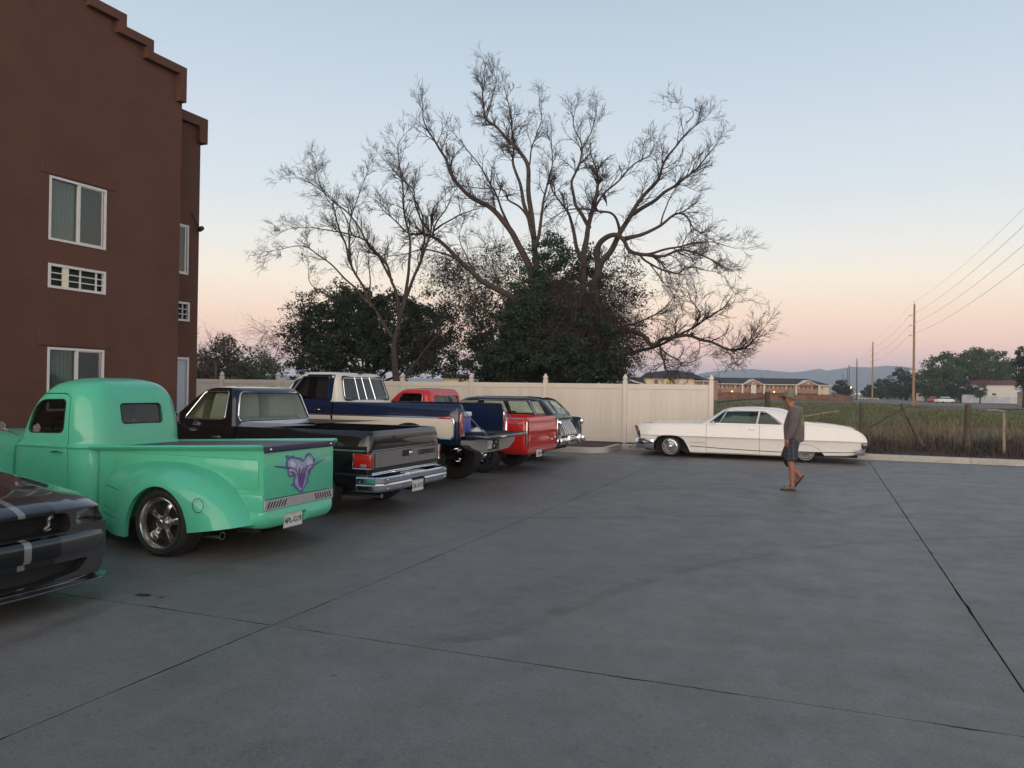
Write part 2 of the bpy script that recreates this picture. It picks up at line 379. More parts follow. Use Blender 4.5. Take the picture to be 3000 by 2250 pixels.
# parking lot: base sheet under the joints, then slabs with real gaps
mb = MB(); mb.box(-24, 40, -14, 22.19, -.2, -.028); lot = struct('parking_lot', mb, M_BLACK)
XS = [-12.4, -8.15, -3.54, 1.07, 5.68, 10.3, 14.9, 19.5]; YS = [-10, 4.55, 22.19]
def slab(x0, x1, y0, y1, seed):
    r_ = random.Random(seed); g = .0028; pts = []
    def side(a, b, nrm, j):
        L = (Vector(b)-Vector(a)).length; n = max(2, int(L/.09)); d = 0
        for k in range(n):
            t = k/n; d = d*.6+r_.gauss(0, j)
            if r_.random() < j*9: d += r_.uniform(.002, j*5)
            e_ = max(0, d)+(.0028 if abs(a[0]-1.07) < .1 and nrm[0] else 0)
            pts.append((a[0]+(b[0]-a[0])*t+nrm[0]*e_, a[1]+(b[1]-a[1])*t+nrm[1]*e_))
    side((x0+g, y0+g), (x1-g, y0+g), (0, 1), .004 if y0 > 0 else .001); side((x1-g, y0+g), (x1-g, y1-g), (-1, 0), .002)
    side((x1-g, y1-g), (x0+g, y1-g), (0, -1), .004 if y1 < 10 else .001); side((x0+g, y1-g), (x0+g, y0+g), (1, 0), .002)
    mb = MB(); n = len(pts); mb.v = [(x, y, 0) for x, y in pts]+[(x, y, -.027) for x, y in pts]
    mb.f = [tuple(range(n))]+[(i, i+n, (i+1) % n+n, (i+1) % n) for i in range(n)]
    me = mb.mesh('slab', True); me.materials.append(M_CONC); me.materials.append(mat('joint_dirt', (.03, .028, .025), rough=.9, nz=(14, .5)))
    for p in me.polygons: p.material_index = 0 if len(p.vertices) > 4 else 1
    return me
for i in range(len(XS)-1):
    for j in range(len(YS)-1):
        link('concrete_slab', slab(XS[i], XS[i+1], YS[j], YS[j+1], i*7+j), None, lot, ang=None)
# oil drips on the slab
mb = MB()
for (cx, cy, rx, ry) in ((-4.96, 4.78, .075, .045), (-4.78, 4.78, .022, .015), (-2.6, 3.9, .018, .014), (-3.35, 4.6, .03, .01)):
    pts = [(cx+rx*math.cos(t*.449)*rnd.uniform(.8, 1.15), cy+ry*math.sin(t*.449)*rnd.uniform(.8, 1.15), .0015) for t in range(14)]
    b = len(mb.v); mb.v += pts; mb.f.append(tuple(range(b, b+14)))
tag(link('oil_stain', mb, mat('oil', (.015, .015, .016), rough=.35, nz=(20, .3)), ang=None), kind='structure')
m = bpy.data.materials.new('tyre_mark'); m.use_nodes = True; t = m.node_tree; b = t.nodes['Principled BSDF']; b.inputs['Base Color'].default_value = (.03, .03, .03, 1); b.inputs['Roughness'].default_value = .8
c = N(t, 'ShaderNodeTexCoord'); n = N(t, 'ShaderNodeTexNoise'); n.inputs['Scale'].default_value = 3; n.inputs['Detail'].default_value = 6; t.links.new(c.outputs['Object'], n.inputs['Vector']); r_ = N(t, 'ShaderNodeMapRange'); r_.inputs['From Min'].default_value = .35; r_.inputs['From Max'].default_value = .75; r_.inputs['To Max'].default_value = .17
t.links.new(n.outputs[0], r_.inputs['Value']); t.links.new(r_.outputs[0], b.inputs['Alpha'])
for pts, w_ in (([(-2.3, 4.7), (-1.98, 5.13), (-1.62, 6.4), (-.92, 7.98), (.3, 9.6), (2.4, 11.2)], .15), ([(-3.9, 9.5), (-2.2, 10.4), (-.2, 11.9), (1.5, 14.2)], .17)):
    P = [Vector((a, b_, 0)) for a, b_ in catm(pts, 8)]; mb = MB()
    for k, p in enumerate(P): d = (P[min(k+1, len(P)-1)]-P[max(k-1, 0)]).normalized(); q = Vector((-d.y, d.x, 0))*w_/2; mb.v += [tuple(p+q+Vector((0, 0, .0012))), tuple(p-q+Vector((0, 0, .0012)))]
    mb.f = [(2*k, 2*k+1, 2*k+3, 2*k+2) for k in range(len(P)-1)]; tag(link('tyre_mark', mb, m, ang=None), kind='structure')
# kerbs: one run of cast pieces along the field, an island in front of the fence
kerb = tag(thing('kerb', None, None), kind='structure')
def kerbrun(pts, w_=.16, h=.145, seg=3.0):
    pts = [Vector((p[0], p[1], 0)) for p in pts]; pieces = [[pts[0]]]; acc = 0
    for a, b in zip(pts, pts[1:]):
        L = (b-a).length; d = (b-a).normalized(); t = 0
        while L-t > 1e-6:
            st = min(L-t, seg-acc); t += st; acc += st; pieces[-1].append(a+d*t)
            if acc >= seg-1e-6: pieces.append([a+d*(t+.012)]); acc = 0
    for pc in pieces:
        if len(pc) < 2: continue
        mb = MB(); P = []
        for k, p in enumerate(pc):
            d = (pc[min(k+1, len(pc)-1)]-pc[max(k-1, 0)]); d.z = 0; d.normalize(); nn = Vector((-d.y, d.x, 0))
            P.append([p+Vector((0, 0, -.1)), p+Vector((0, 0, .0)), p+nn*.012+Vector((0, 0, h-.02)), p+nn*.03+Vector((0, 0, h)), p+nn*(w_-.01)+Vector((0, 0, h)), p+nn*w_+Vector((0, 0, h-.012)), p+nn*w_+Vector((0, 0, -.1))])
        n = 7
        for r_ in P: mb.v += [tuple(q) for q in r_]
        for k in range(len(P)-1):
            for j in range(n-1): mb.f.append((k*n+j, k*n+j+1, (k+1)*n+j+1, (k+1)*n+j))
        mb.f.append(tuple(range(n))); mb.f.append(tuple(reversed(range((len(P)-1)*n, len(P)*n))))
        link('kerb_stone', mb, M_KERB, kerb, ang=30)
kerbrun([(-5.36, 22.3), (-2.6, 22.25), (.37, 22.2)], seg=3); kerbrun([(.385, 22.2), (24, 22.14)], seg=2.98)
arc = [(-5.98+.62*math.cos(R(a)), 20.95+.62*math.sin(R(a))) for a in range(-90, 1, 15)]
kerbrun([(-12, 20.33)]+arc+[(-5.36, 22.28)], seg=30)
mb = MB(); mb.prism([(-12, 20.5)]+[(-5.98+.46*math.cos(R(a)), 20.95+.46*math.sin(R(a))) for a in range(-90, 1, 15)]+[(-5.5, 22.45), (-2.5, 22.4), (-2.5, 24), (-24, 24), (-24, 20.5)], 'z', -.03, .125)
struct('mulch_bed', mb, M_MULCH)
mb = MB(); mb.box(-2.5, 24, 22.34, 24.4, -.03, .115); struct('mulch_strip', mb, M_MULCH)
v = []; 
for k in range(5200):
    x = rnd.uniform(-2.5, 12) if k % 3 else rnd.uniform(-9, -2.6); y = rnd.uniform(22.4, 24.3) if k % 3 else rnd.uniform(20.8, 23.1)
    v.append((x, y, .12, rnd.uniform(.02, .06), rnd.uniform(.02, .05), rnd.uniform(.9, 1.5), rnd.uniform(0, 6.3)))
tag(blades('mulch_chips', v, mat('mulch_chip', (.11, .065, .045), rough=.9, nz=(3, .6))), 'loose brown bark chips scattered over the beds behind the kerb', 'mulch', kind='stuff')
# pavement along the hotel
mb = MB(); mb.box(-15, -10.9, -12, 16.5, -.02, .12); struct('pavement', mb, M_KERB)
# ---------------------------------------------------------------- vinyl fence
M_VINYL = mat('tan_vinyl', (.67, .605, .52), rough=.42, nz=(1.2, .05), bump=(3, .05, .01))
_t = M_VINYL.node_tree; _b = _t.nodes['Principled BSDF']; _oi = N(_t, 'ShaderNodeObjectInfo'); _m = N(_t, 'ShaderNodeMapRange'); _m.inputs['To Min'].default_value = .93; _m.inputs['To Max'].default_value = 1.03; _t.links.new(_oi.outputs['Random'], _m.inputs['Value'])
_s = _b.inputs['Base Color'].links[0].from_socket; _v = N(_t, 'ShaderNodeVectorMath', operation='SCALE'); _t.links.new(_s, _v.inputs[0]); _t.links.new(_m.outputs[0], _v.inputs['Scale']); _t.links.new(_v.outputs[0], _b.inputs['Base Color'])
fence = thing('vinyl_fence', 'tan vinyl privacy fence with pointed post caps behind the row of vehicles', 'fence', (0, 23.2, 0))
pm = MB(); pm.bbox(-.064, .064, -.064, .064, .05, 1.94, .008, 1)
pm.lathe([(.1, 1.94), (.1, 1.965), (.06, 1.975), (.058, 2.0), (.085, 2.025), (.088, 2.05), (.045, 2.12), (.004, 2.165)], 4, Matrix.Rotation(R(45), 4, 'Z'))
pm = pm.mesh('post', fix=True); SP = 2.5
rail = MB(); rail.bbox(.066, SP-.066, -.03, .03, 1.72, 1.87, .006, 1); rail = rail.mesh('rail', True)
rail2 = MB(); rail2.bbox(.066, SP-.066, -.03, .03, .14, .3, .006, 1); rail2 = rail2.mesh('rail2', True)
NP = 14; pw = (SP-.134)/NP; pl = MB(); pl.bbox(.0008, pw-.0008, -.013, .013, .29, 1.73, .0025, 1); pl = pl.mesh('plank', True)
for i in range(9):
    x = -2.98-SP*i; link('post', pm, M_VINYL, fence, ang=20, loc=(x, 0, 0))
    if i < 8:
        link('rail', rail, M_VINYL, fence, ang=20, loc=(x-SP, 0, 0)); link('rail', rail2, M_VINYL, fence, ang=20, loc=(x-SP, 0, 0))
        for k in range(NP): link('plank', pl, M_VINYL, fence, ang=20, loc=(x-SP+.067+k*pw, rnd.uniform(-.001, .001), 0))
# ---------------------------------------------------------------- hotel
M_STUC = mat('brown_stucco', (.104, .045, .029), rough=.92, nz=(.9, .12, (.088, .039, .025), 9), bump=(38, .9, .012))
M_ALU = mat('white_window_frame', (.6, .6, .58), rough=.4, nz=(12, .06))
M_CURT = mat('curtain', (.2, .235, .205), rough=.9, nz=(2, .12)); M_DARKROOM = mat('dark_room', (.03, .036, .033), rough=.9, nz=(4, .25))
G_WIN = glass('window_glass', (.75, .8, .78), 1.0, .01)
hotel = thing('hotel_building', 'brown stucco hotel with stepped parapet, sliding windows and wall vents on the left', 'building', (-12.7, 10.06, 0), R(-1.6))
steps = [(2.905, 8.28), (2.04, 8.515), (1.39, 8.745), (.75, 8.97), (.1, 9.2), (-.6, 9.43)]
def outline(dy=0, dz=0):
    P = []
    for i, (y, z) in enumerate(steps):
        if i: P.append((y+dy, steps[i-1][1]+dz))
        P.append((y+dy, z+dz))
    return P
hole = lambda a, b, c_, d: [(a, c_), (b, c_), (b, d), (a, d)]
W1 = (-.06, 1.107, 4.172, 5.306); V1 = (-.055, 1.115, 3.33, 3.762); W0 = (-.04, 1.115, 1.15, 2.285); V0 = (-.055, 1.115, .4, .82)
mp_ = [(-14, 0), (2.905, 0)]+outline()+[(-5.5, 9.43), (-5.5, 9.2), (-6.15, 9.2), (-6.15, 8.97), (-14, 8.97)]
link('wall', panel(mp_, lambda u, v_: (0, u, v_), 30, [hole(*q) for q in (W1, V1, W0, V0)], .14, (-1, 0, 0)), M_STUC, hotel, ang=30)
RW = (3.0, 4.137, 4.165, 5.295); RV = (3.02, 4.19, 3.1, 3.536); RD = (3.28, 4.2, .12, 2.276)
link('wall', panel([(2.905, 0), (4.45, 0), (4.45, 7.84), (2.905, 7.84)], lambda u, v_: (-1.0, u, v_), 30, [hole(*q) for q in (RW, RV, RD)], .14, (-1, 0, 0)), M_STUC, hotel, ang=30)
mb = MB(); mb.prism([(2.905, 0), (2.905, 8.28), (2.04, 8.28), (2.04, 8.1), (2.7, 8.1), (2.7, 0)], 'x', -1.2, -.003)
mb.box(-14, -1.003, 4.25, 4.447, 0, 7.83); mb.box(-14, -.2, -13.8, 2.6, 7.2, 7.5); mb.box(-14, -1.2, 2.6, 4.2, 7.2, 7.5); mb.box(-.8, -.142, -13.8, 2.6, 7.5, 8.0)
link('side_wall', mb, M_STUC, hotel, ang=None)
# raised cornice following the steps
T_ = .165; po = [(2.907, 7.56)]+[(y+.003, z+.004) for y, z in outline()]+[(-4.2, 9.434)]
pi_ = [(-4.2, 9.434-T_), (-.6-T_, 9.434-T_)]
for i in range(len(steps)-1, 0, -1):
    pi_ += [(steps[i][0]-T_ + .0, steps[i-1][1]-T_ + 0)] if False else []
inner = []
for i in range(len(steps)):
    y, z = steps[i]
    inner.append((y-T_, (steps[i-1][1]-T_) if i else 7.56)); inner.append((y-T_, z-T_))
mb = MB(); mb.prism(po+[(-4.2, 9.434-T_)]+list(reversed(inner)), 'x', .003, .12)
link('cornice', mb, M_STUC, hotel, ang=None)
mb = MB(); mb.prism([(4.453, 7.27), (4.56, 7.27), (4.56, 7.85), (2.91, 7.85), (2.91, 7.63), (4.32, 7.63), (4.32, 7.27)], 'x', -.997, -.89); mb.box(-14, -1.003, 4.45, 4.56, 7.27, 7.85)
link('cornice', mb, M_STUC, hotel, ang=None)
for y0, y1, z0, x in ((-.22, 1.27, 5.33, 0), (-.22, 1.27, 2.31, 0)):
    mb = MB(); mb.bbox(x-.01, x+.018, y0, y1, z0, z0+.26, .008, 1); link('window_header', mb, M_STUC, hotel, ang=30)
def hwindow(b, x, sash=True):
    y0, y1, z0, z1 = b; t = .042; ym = y0+(y1-y0)*.51
    f = MB(); f.box(x-.07, x+.012, y0+.001, y1-.001, z0+.001, z0+t); f.box(x-.07, x+.012, y0+.001, y1-.001, z1-t, z1-.001); f.box(x-.07, x+.012, y0+.001, y0+t, z0+t, z1-t)
    f.box(x-.07, x+.012, y1-t, y1-.001, z0+t, z1-t); f.box(x-.06, x+.006, ym-.022, ym+.022, z0+t, z1-t)
    w_ = link('window', f, M_ALU, hotel, ang=None)
    g = MB(); g.box(x-.045, x-.041, y0+t, ym-.022, z0+t, z1-t); link('pane', g, G_WIN, w_, ang=None)
    g = MB(); g.box(x-.028, x-.024, ym+.022, y1-t-.05, z0+t, z1-t); link('pane', g, G_WIN, w_, ang=None)
    s = MB(); s.box(x-.035, x-.008, y1-t-.055, y1-t-.02, z0+t, z1-t); s.box(x-.035, x-.008, ym+.022, y1-t-.055, z0+t, z0+t+.02); s.box(x-.035, x-.008, ym+.022, y1-t-.055, z1-t-.02, z1-t); link('sash', s, M_TRIM, w_, ang=None)
    c_ = MB(); n = 26
    for k in range(n+1): yy = y0+(ym-y0)*k/n; c_.v += [(x-.12+.012*math.sin(k*1.9), yy, z0), (x-.12+.016*math.sin(k*1.9+.4), yy, z1)]
    c_.f = [(2*k, 2*k+2, 2*k+3, 2*k+1) for k in range(n)]; link('curtain', c_, M_CURT, w_, ang=60)
    d = MB(); d.box(x-.16, x-.13, ym-.02, y1, z0, z1); link('screen', d, M_DARKROOM, w_, ang=None)
def vent(b, x):
    y0, y1, z0, z1 = b; t = .045; L = y1-y0
    f = MB(); f.box(x-.05, x+.02, y0, y1, z0, z0+t); f.box(x-.05, x+.02, y0, y1, z1-t, z1); f.box(x-.05, x+.02, y0, y0+t, z0+t, z1-t); f.box(x-.05, x+.02, y1-t, y1, z0+t, z1-t)
    v_ = link('wall_vent', f, M_ALU, hotel, ang=None)
    bk = MB(); bk.box(x-.12, x-.1, y0, y1, z0, z1); link('back_panel', bk, M_DARKROOM, v_, ang=None)
    def bar(a, b_, c_, d, nm='grille_bar', m=M_ALU): q = MB(); q.box(x-.03, x+.004, a, b_, c_, d); link(nm, q, m, v_, ang=None)
    bar(y0+.245*L, y0+.345*L, z0+t, z1-t, 'cover_plate', mat('cream_plate', (.72, .66, .52), rough=.4, nz=(8, .08)))
    for q in (.55, .835): bar(y0+q*L-.009, y0+q*L+.009, z0+t, z1-t)
    for k in (1, 2):
        z = z0+t+(z1-z0-2*t)*k/3
        q = MB(); q.box(x-.034, x-.002, y0+t, y1-t, z-.009, z+.009); link('grille_bar', q, M_ALU, v_, ang=None)
hwindow(W1, 0); vent(V1, 0); hwindow(W0, 0); vent(V0, 0); hwindow(RW, -1); vent(RV, -1)
y0, y1, z0, z1 = RD; f = MB(); f.box(-1.1, -.985, y0, y0+.05, z0, z1); f.box(-1.1, -.985, y1-.05, y1, z0, z1); f.box(-1.1, -.985, y0+.05, y1-.05, z1-.05, z1)
link('door_frame', f, M_ALU, hotel, ang=None)
d = MB(); d.bbox(-1.08, -1.03, y0+.052, y1-.052, z0, z1-.052, .004, 1); dr = link('door', d, mat('pale_door', (.42, .47, .52), rough=.45, nz=(4, .05)), hotel, ang=30)
h_ = MB(); h_.tube([(-1.02, y1-.13, 1.05), (-.97, y1-.13, 1.05), (-.97, y1-.24, 1.05)], .011); link('handle', h_, M_TRIM, dr)
# flood lamp and its bracket at the far corner
h_ = MB(); h_.tube([(-.98, 4.2, 5.6), (-.95, 4.34, 5.33), (-.88, 4.42, 5.28)], .014); fl = link('wall_lamp', h_, M_INT, hotel)
h_ = MB(); h_.lathe([(.02, 0), (.05, .02), (.06, .1), (.055, .14), (.0, .142)], 14, Matrix.Translation((-.86, 4.43, 5.3)) @ Matrix.Rotation(R(120), 4, 'X')); link('lamp_head', h_, M_INT, fl)
# ================================================================ VEHICLES
WC = {}
M_POL = mat('polished_alloy', (.62, .60, .56), rough=.2, metal=1, nz=(12, .15))
def wheel(parent, x, y, z, Rr, rim, wd, style, side=-1, ww=None):
    key = (Rr, rim, wd, style, ww)
    if key not in WC:
        d = {}
        M = Matrix.Rotation(R(90), 4, 'X')          # local z -> -y : outer face looks to -y
        t = MB(); dR = Rr-rim
        t.lathe([(rim-.006, -wd+.01), (rim+.01, -wd), (rim+dR*.5, -wd-.008), (Rr-.02, -wd+.004), (Rr-.002, -wd+.03), (Rr, -wd*.5), (Rr-.002, -.03), (Rr-.02, -.004), (rim+dR*.5, .010), (rim+.012, .002), (rim-.006, -.012)], 44, M)
        for k in range(44):
            a = 2*math.pi*k/44; Q = M @ Matrix.Rotation(a, 4, 'Z'); t.box(Rr-.003, Rr+.004, -.008, .012, -wd+.03, -wd*.54, Q); t.box(Rr-.003, Rr+.004, -.018, .004, -wd*.46, -.03, Q)
        d['tyre'] = (t.mesh('t', True), M_RUBBER)
        r = MB(); sp = MB()
        if style == 'five':
            r.lathe([(rim-.004, -.014), (rim-.002, .001), (rim-.012, .004), (rim-.02, -.012), (rim-.026, -.045), (rim-.045, -.05), (rim-.05, -.12), (rim-.052, -wd+.03)], 48, M)
            for k in range(5):
                a = 2*math.pi*(k+.12)/5; Q = M @ Matrix.Rotation(a, 4, 'Z')
                vs = []
                for (rr, hw_, h0, h1) in ((.04, .040, -.14, -.06), (.09, .032, -.14, -.062), (rim*.66, .040, -.14, -.075), (rim-.045, .066, -.15, -.10)):
                    vs += [(rr, -hw_, h0), (rr, hw_, h0), (rr, hw_*.8, h1-.012), (rr, 0, h1), (rr, -hw_*.8, h1-.012)]
                fs = [tuple(i*5+q for q in c_) for i in range(0)]
                for i in range(3):
                    for j in range(5): q = (j+1) % 5; fs.append((i*5+j, i*5+q, i*5+5+q, i*5+5+j))
                fs += [(0, 1, 2, 3, 4), (19, 18, 17, 16, 15)]
                sp.add(vs, fs, Q)
            sp.lathe([(.075, -.09), (.06, -.05), (.045, -.035), (.04, -.005), (.03, .002), (0, .004)], 20, M)
            for k in range(5): a = 2*math.pi*(k+.62)/5; sp.lathe([(.011, -.07), (.011, -.04), (0, -.036)], 8, M @ Matrix.Translation((.058*math.cos(a), .058*math.sin(a), 0)))
            bk = MB(); bk.lathe([(rim-.05, -.15), (.0, -.15)], 40, M); d['brake_disc'] = (bk.mesh('b', True), M_BLACK)
        elif style == 'wire':
            r.lathe([(rim-.004, -.014), (rim, .004), (rim-.014, .008), (rim-.022, -.01), (rim-.03, -.03)], 44, M)
            for k in range(36):
                a = 2*math.pi*k/36; b_ = a+(.28 if k % 2 else -.28)
                sp.tube([M @ Vector((.05*math.cos(a), .05*math.sin(a), .012)), M @ Vector(((rim-.025)*math.cos(b_), (rim-.025)*math.sin(b_), -.022))], .0035, 4)
            sp.lathe([(.062, -.02), (.06, .01), (.045, .03), (.025, .04), (0, .042)], 20, M)
            bk = MB(); bk.lathe([(rim-.028, -.035), (.05, -.045), (0, -.045)], 36, M); d['back_plate'] = (bk.mesh('b', True), mat('wheel_shadow_plate', (.1, .1, .1), rough=.4, metal=.8, nz=(20, .3)))
        elif style == 'rally':
            r.lathe([(rim-.004, -.014), (rim, .004), (rim-.018, .006), (rim-.03, -.02), (rim-.045, -.05), (rim-.075, -.055), (rim-.09, -.03), (rim*.5, -.012), (rim*.42, -.02), (rim*.36, .01), (.03, .03), (0, .032)], 44, M)
            for k in range(8):
                a = 2*math.pi*k/8; sp.lathe([(.0, -.012), (.024, -.013), (.026, -.02)], 10, M @ Matrix.Translation((rim*.66*math.cos(a), rim*.66*math.sin(a), .0)))
        d['rim'] = (r.mesh('r', True), M_POL if style == 'five' else M_CHROME)
        if sp.v: d['slot' if style == 'rally' else 'spoke'] = (sp.mesh('s', True), M_BLACK if style == 'rally' else (M_POL if style == 'five' else M_CHROME))
        if ww: q = MB(); q.lathe([(ww[0], .0125), (ww[1], .0125)], 44, M); d['whitewall'] = (q.mesh('w', True), M_WW)
        WC[key] = d
    wo = empty('wheel', parent, (x, y, z), (R(0), R(random.Random(x*7+y).uniform(0, 70)), 0 if side < 0 else R(180)))
    for n, (me, m) in WC[key].items(): link(n, me, m, wo, ang=40)
    return wo
class Skin:
    def __init__(s, me):
        me = me.mesh('s', True) if isinstance(me, MB) else me
        s.me = me; s.b = BVHTree.FromPolygons([v.co for v in me.vertices], [p.vertices for p in me.polygons])
    def hit(s, o, d): return s.b.ray_cast(Vector(o), Vector(d))[0]
    def side(s, x, z, off_=.004, sg=-1):
        h = s.hit((x, sg*5, z), (0, -sg, 0)); return Vector((x, (h.y if h else sg*.9)+sg*off_, z))
    def rear(s, y, z, off_=.004, sg=1):
        h = s.hit((9*sg, y, z), (-sg, 0, 0)); return Vector(((h.x if h else 0)+sg*off_, y, z))
    def top(s, x, y, off_=.004):
        h = s.hit((x, y, 5), (0, 0, -1)); return Vector((x, y, (h.z if h else 1)+off_))
def sweep(path, prof, cap=True):
    """profile (outward, z) carried along a plan path; outward is to the right of travel"""
    mb = MB(); P = [Vector((p[0], p[1], 0)) for p in path]; n = len(prof)
    for k, p in enumerate(P):
        d = P[min(k+1, len(P)-1)]-P[max(k-1, 0)]; d.normalize(); nn = Vector((d.y, -d.x, 0))
        dz = path[k][2] if len(path[k]) > 2 else 0
        for o_, z in prof: mb.v.append(tuple(p+nn*o_+Vector((0, 0, z+dz))))
    for k in range(len(P)-1):
        for j in range(n): q = (j+1) % n; mb.f.append((k*n+j, k*n+q, (k+1)*n+q, (k+1)*n+j))
    if cap: mb.f.append(tuple(range(n))); mb.f.append(tuple(reversed(range((len(P)-1)*n, len(P)*n))))
    return mb
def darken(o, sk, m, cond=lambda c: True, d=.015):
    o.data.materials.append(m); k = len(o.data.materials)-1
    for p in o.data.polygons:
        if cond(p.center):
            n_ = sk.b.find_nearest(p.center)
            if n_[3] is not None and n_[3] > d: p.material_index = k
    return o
def ring_trim(name, pts, rad, m, parent): return link(name, MB().tube(list(pts)+[pts[0]], rad, 5, cap=False), m, parent)
def xloft(st, sub, sec):
    rows = catm([tuple(q) for q in st], sub); mb = MB(); n = None
    for r_ in rows:
        h = sec(*r_[1:]); full = h+[(-y, z) for y, z in reversed(h[1:-1])]; n = len(full)
        mb.v += [(r_[0], y, z) for y, z in full]
    for k in range(len(rows)-1):
        for j in range(n): q = (j+1) % n; mb.f.append((k*n+j, k*n+q, (k+1)*n+q, (k+1)*n+j))
    mb.f.append(tuple(range(n))); mb.f.append(tuple(reversed(range((len(rows)-1)*n, len(rows)*n))))
    return mb
def archcut(x, z, r, hw, w_=.3, sg=(-1, 1), rz=None, a0=0, a1=360):
    mb = MB()
    for s_ in sg:
        a, b = sorted((s_*(hw+.3), s_*(hw-w_))); mb.prism(arcpts(x, z, r, a0, a1, 40, rz)[:-1] if a1-a0 >= 360 else arcpts(x, z, r, a0, a1, 30, rz)+[(x+r, z-1), (x-r, z-1)], 'y', a, b)
    return mb
def inset(poly, d):
    c = [sum(p[0] for p in poly)/len(poly), sum(p[1] for p in poly)/len(poly)]; o = []
    n = len(poly)
    for i in range(n):
        a, b, e = Vector(poly[i-1]), Vector(poly[i]), Vector(poly[(i+1) % n])
        d1 = (b-a).normalized(); d2 = (e-b).normalized(); n1 = Vector((-d1.y, d1.x)); n2 = Vector((-d2.y, d2.x)); m_ = n1+n2
        if m_.length < 1e-6: m_ = n1
        m_.normalize(); k = d/max(.35, m_.dot(n1)); o.append(tuple(b+m_*k))
    A = lambda P: abs(sum(P[i-1][0]*P[i][1]-P[i][0]*P[i-1][1] for i in range(len(P))))
    if (A(o) > A(poly)) == (d > 0): return inset(poly, -d) if d > 0 and A(o) > A(poly) else o
    return o
def grow(poly, d):
    S = sum(poly[i-1][0]*poly[i][1]-poly[i][0]*poly[i-1][1] for i in range(len(poly)))
    n = len(poly); o = []; sg = 1 if S > 0 else -1
    for i in range(n):
        a, b, e = Vector(poly[i-1]), Vector(poly[i]), Vector(poly[(i+1) % n])
        d1 = (b-a); d2 = (e-b)
        if d1.length < 1e-7 or d2.length < 1e-7: o.append(tuple(b)); continue
        d1.normalize(); d2.normalize(); n1 = Vector((d1.y, -d1.x))*sg; n2 = Vector((d2.y, -d2.x))*sg; m_ = (n1+n2).normalized()
        o.append(tuple(b+m_*(d/max(.4, m_.dot(n1)))))
    return o
def rounded(poly, r, n=4):
    o = []
    for i in range(len(poly)):
        a, b, e = Vector(poly[i-1]), Vector(poly[i]), Vector(poly[(i+1) % len(poly)])
        r_ = min(r, (a-b).length*.45, (e-b).length*.45); p = b+(a-b).normalized()*r_; q = b+(e-b).normalized()*r_
        for k in range(n+1): t = k/n; o.append(tuple(p*(1-t)**2+b*2*t*(1-t)+q*t*t))
    return o
def plate(parent, x, y, z, txt, m1, m2, rz=0, sz=.07, tilt=0):
    o = MB(); o.bbox(-.003, .003, -.152, .152, -.076, .076, .002, 1); p = link('licence_plate', o, m1, parent, loc=(x, y, z), rot=(0, tilt, rz))
    t = link('lettering', text_mesh(txt, sz, .001, .0015), m2, p, ang=None, loc=(.0045, 0, -.008), rot=(R(90), 0, R(90)))
    f = MB(); f.tube([(.004, -.148, -.072), (.004, .148, -.072), (.004, .148, .072), (.004, -.148, .072), (.004, -.148, -.072)], .003, 4); link('plate_frame', f, M_TRIM, p)
    return p
def cabin(root, levels, wins, pm, gm, tilt=None, thick=.03, sub=5, extra=None, name='cab', doors=(), lining=None, nx=14, ny=10):
    """hollow upper body with window openings and fitted panes.
    wins: (name, axis, polygon, side) side -1/+1/0 -> prism over that side of the centre line"""
    outer = stack(levels, sub, tilt, nx, ny); o_me = outer.mesh('o', True)
    i_me = stack(off(levels, thick), sub, tilt, nx, ny).mesh('i', True)
    shell = boo(o_me, i_me)
    cut = MB(); prs = []
    xs = [l[1] for l in levels]+[l[2] for l in levels]; xm = (min(xs)+max(xs))/2
    for nm, ax, poly, sd in wins:
        if ax == 'y': rng = (-2, -.12) if sd < 0 else (.12, 2)
        else: rng = (xm+.1, max(xs)+1) if sd > 0 else (min(xs)-1, xm-.1)
        p = MB(); p.prism(poly, ax, *rng); prs.append((nm, p, poly, ax, sd)); q = MB(); q.prism(poly, ax, *rng); cut.add(q.v, q.f)
    shell = boo(shell, cut.mesh('c', True))
    if extra: shell = boo(shell, extra.mesh('c', True))
    panes = []; sko = Skin(o_me)
    for nm, p, poly, ax, sd in prs:
        fn = (lambda u, v, s_=sd: sko.side(u, v, -.012, s_)) if ax == 'y' else (lambda u, v, s_=sd: sko.rear(u, v, -.012, s_))
        panes.append(link(nm, panel(grow(poly, .008), fn, .12), gm, root))
    res = []
    for dn, poly, sd in doors:
        small = MB(); small.prism(grow(poly, -.003), 'y', *((-2, -.3) if sd < 0 else (.3, 2)))
        big = MB(); big.prism(grow(poly, .003), 'y', *((-2, -.3) if sd < 0 else (.3, 2)))
        dd = boo(shell, small.mesh('d', True), 'INTERSECT'); shell = boo(shell, big.mesh('d', True)); res.append(link(dn, dd, pm, root))
    c = link(name, shell, pm, root); sk = Skin(o_me)
    if lining:
        for o_ in [c]+res:
            o_.data.materials.append(lining)
            for p in o_.data.polygons:
                n_ = sk.b.find_nearest(p.center)
                if n_[3] is not None and n_[3] > thick*.7: p.material_index = 1
    return c, sk, panes, res
M_GLASS_D = glass('dark_auto_glass', (.32, .34, .33)); M_GLASS = glass('auto_glass', (.72, .8, .74)); M_GLASS_T = glass('green_auto_glass', (.28, .45, .4), 1.0)

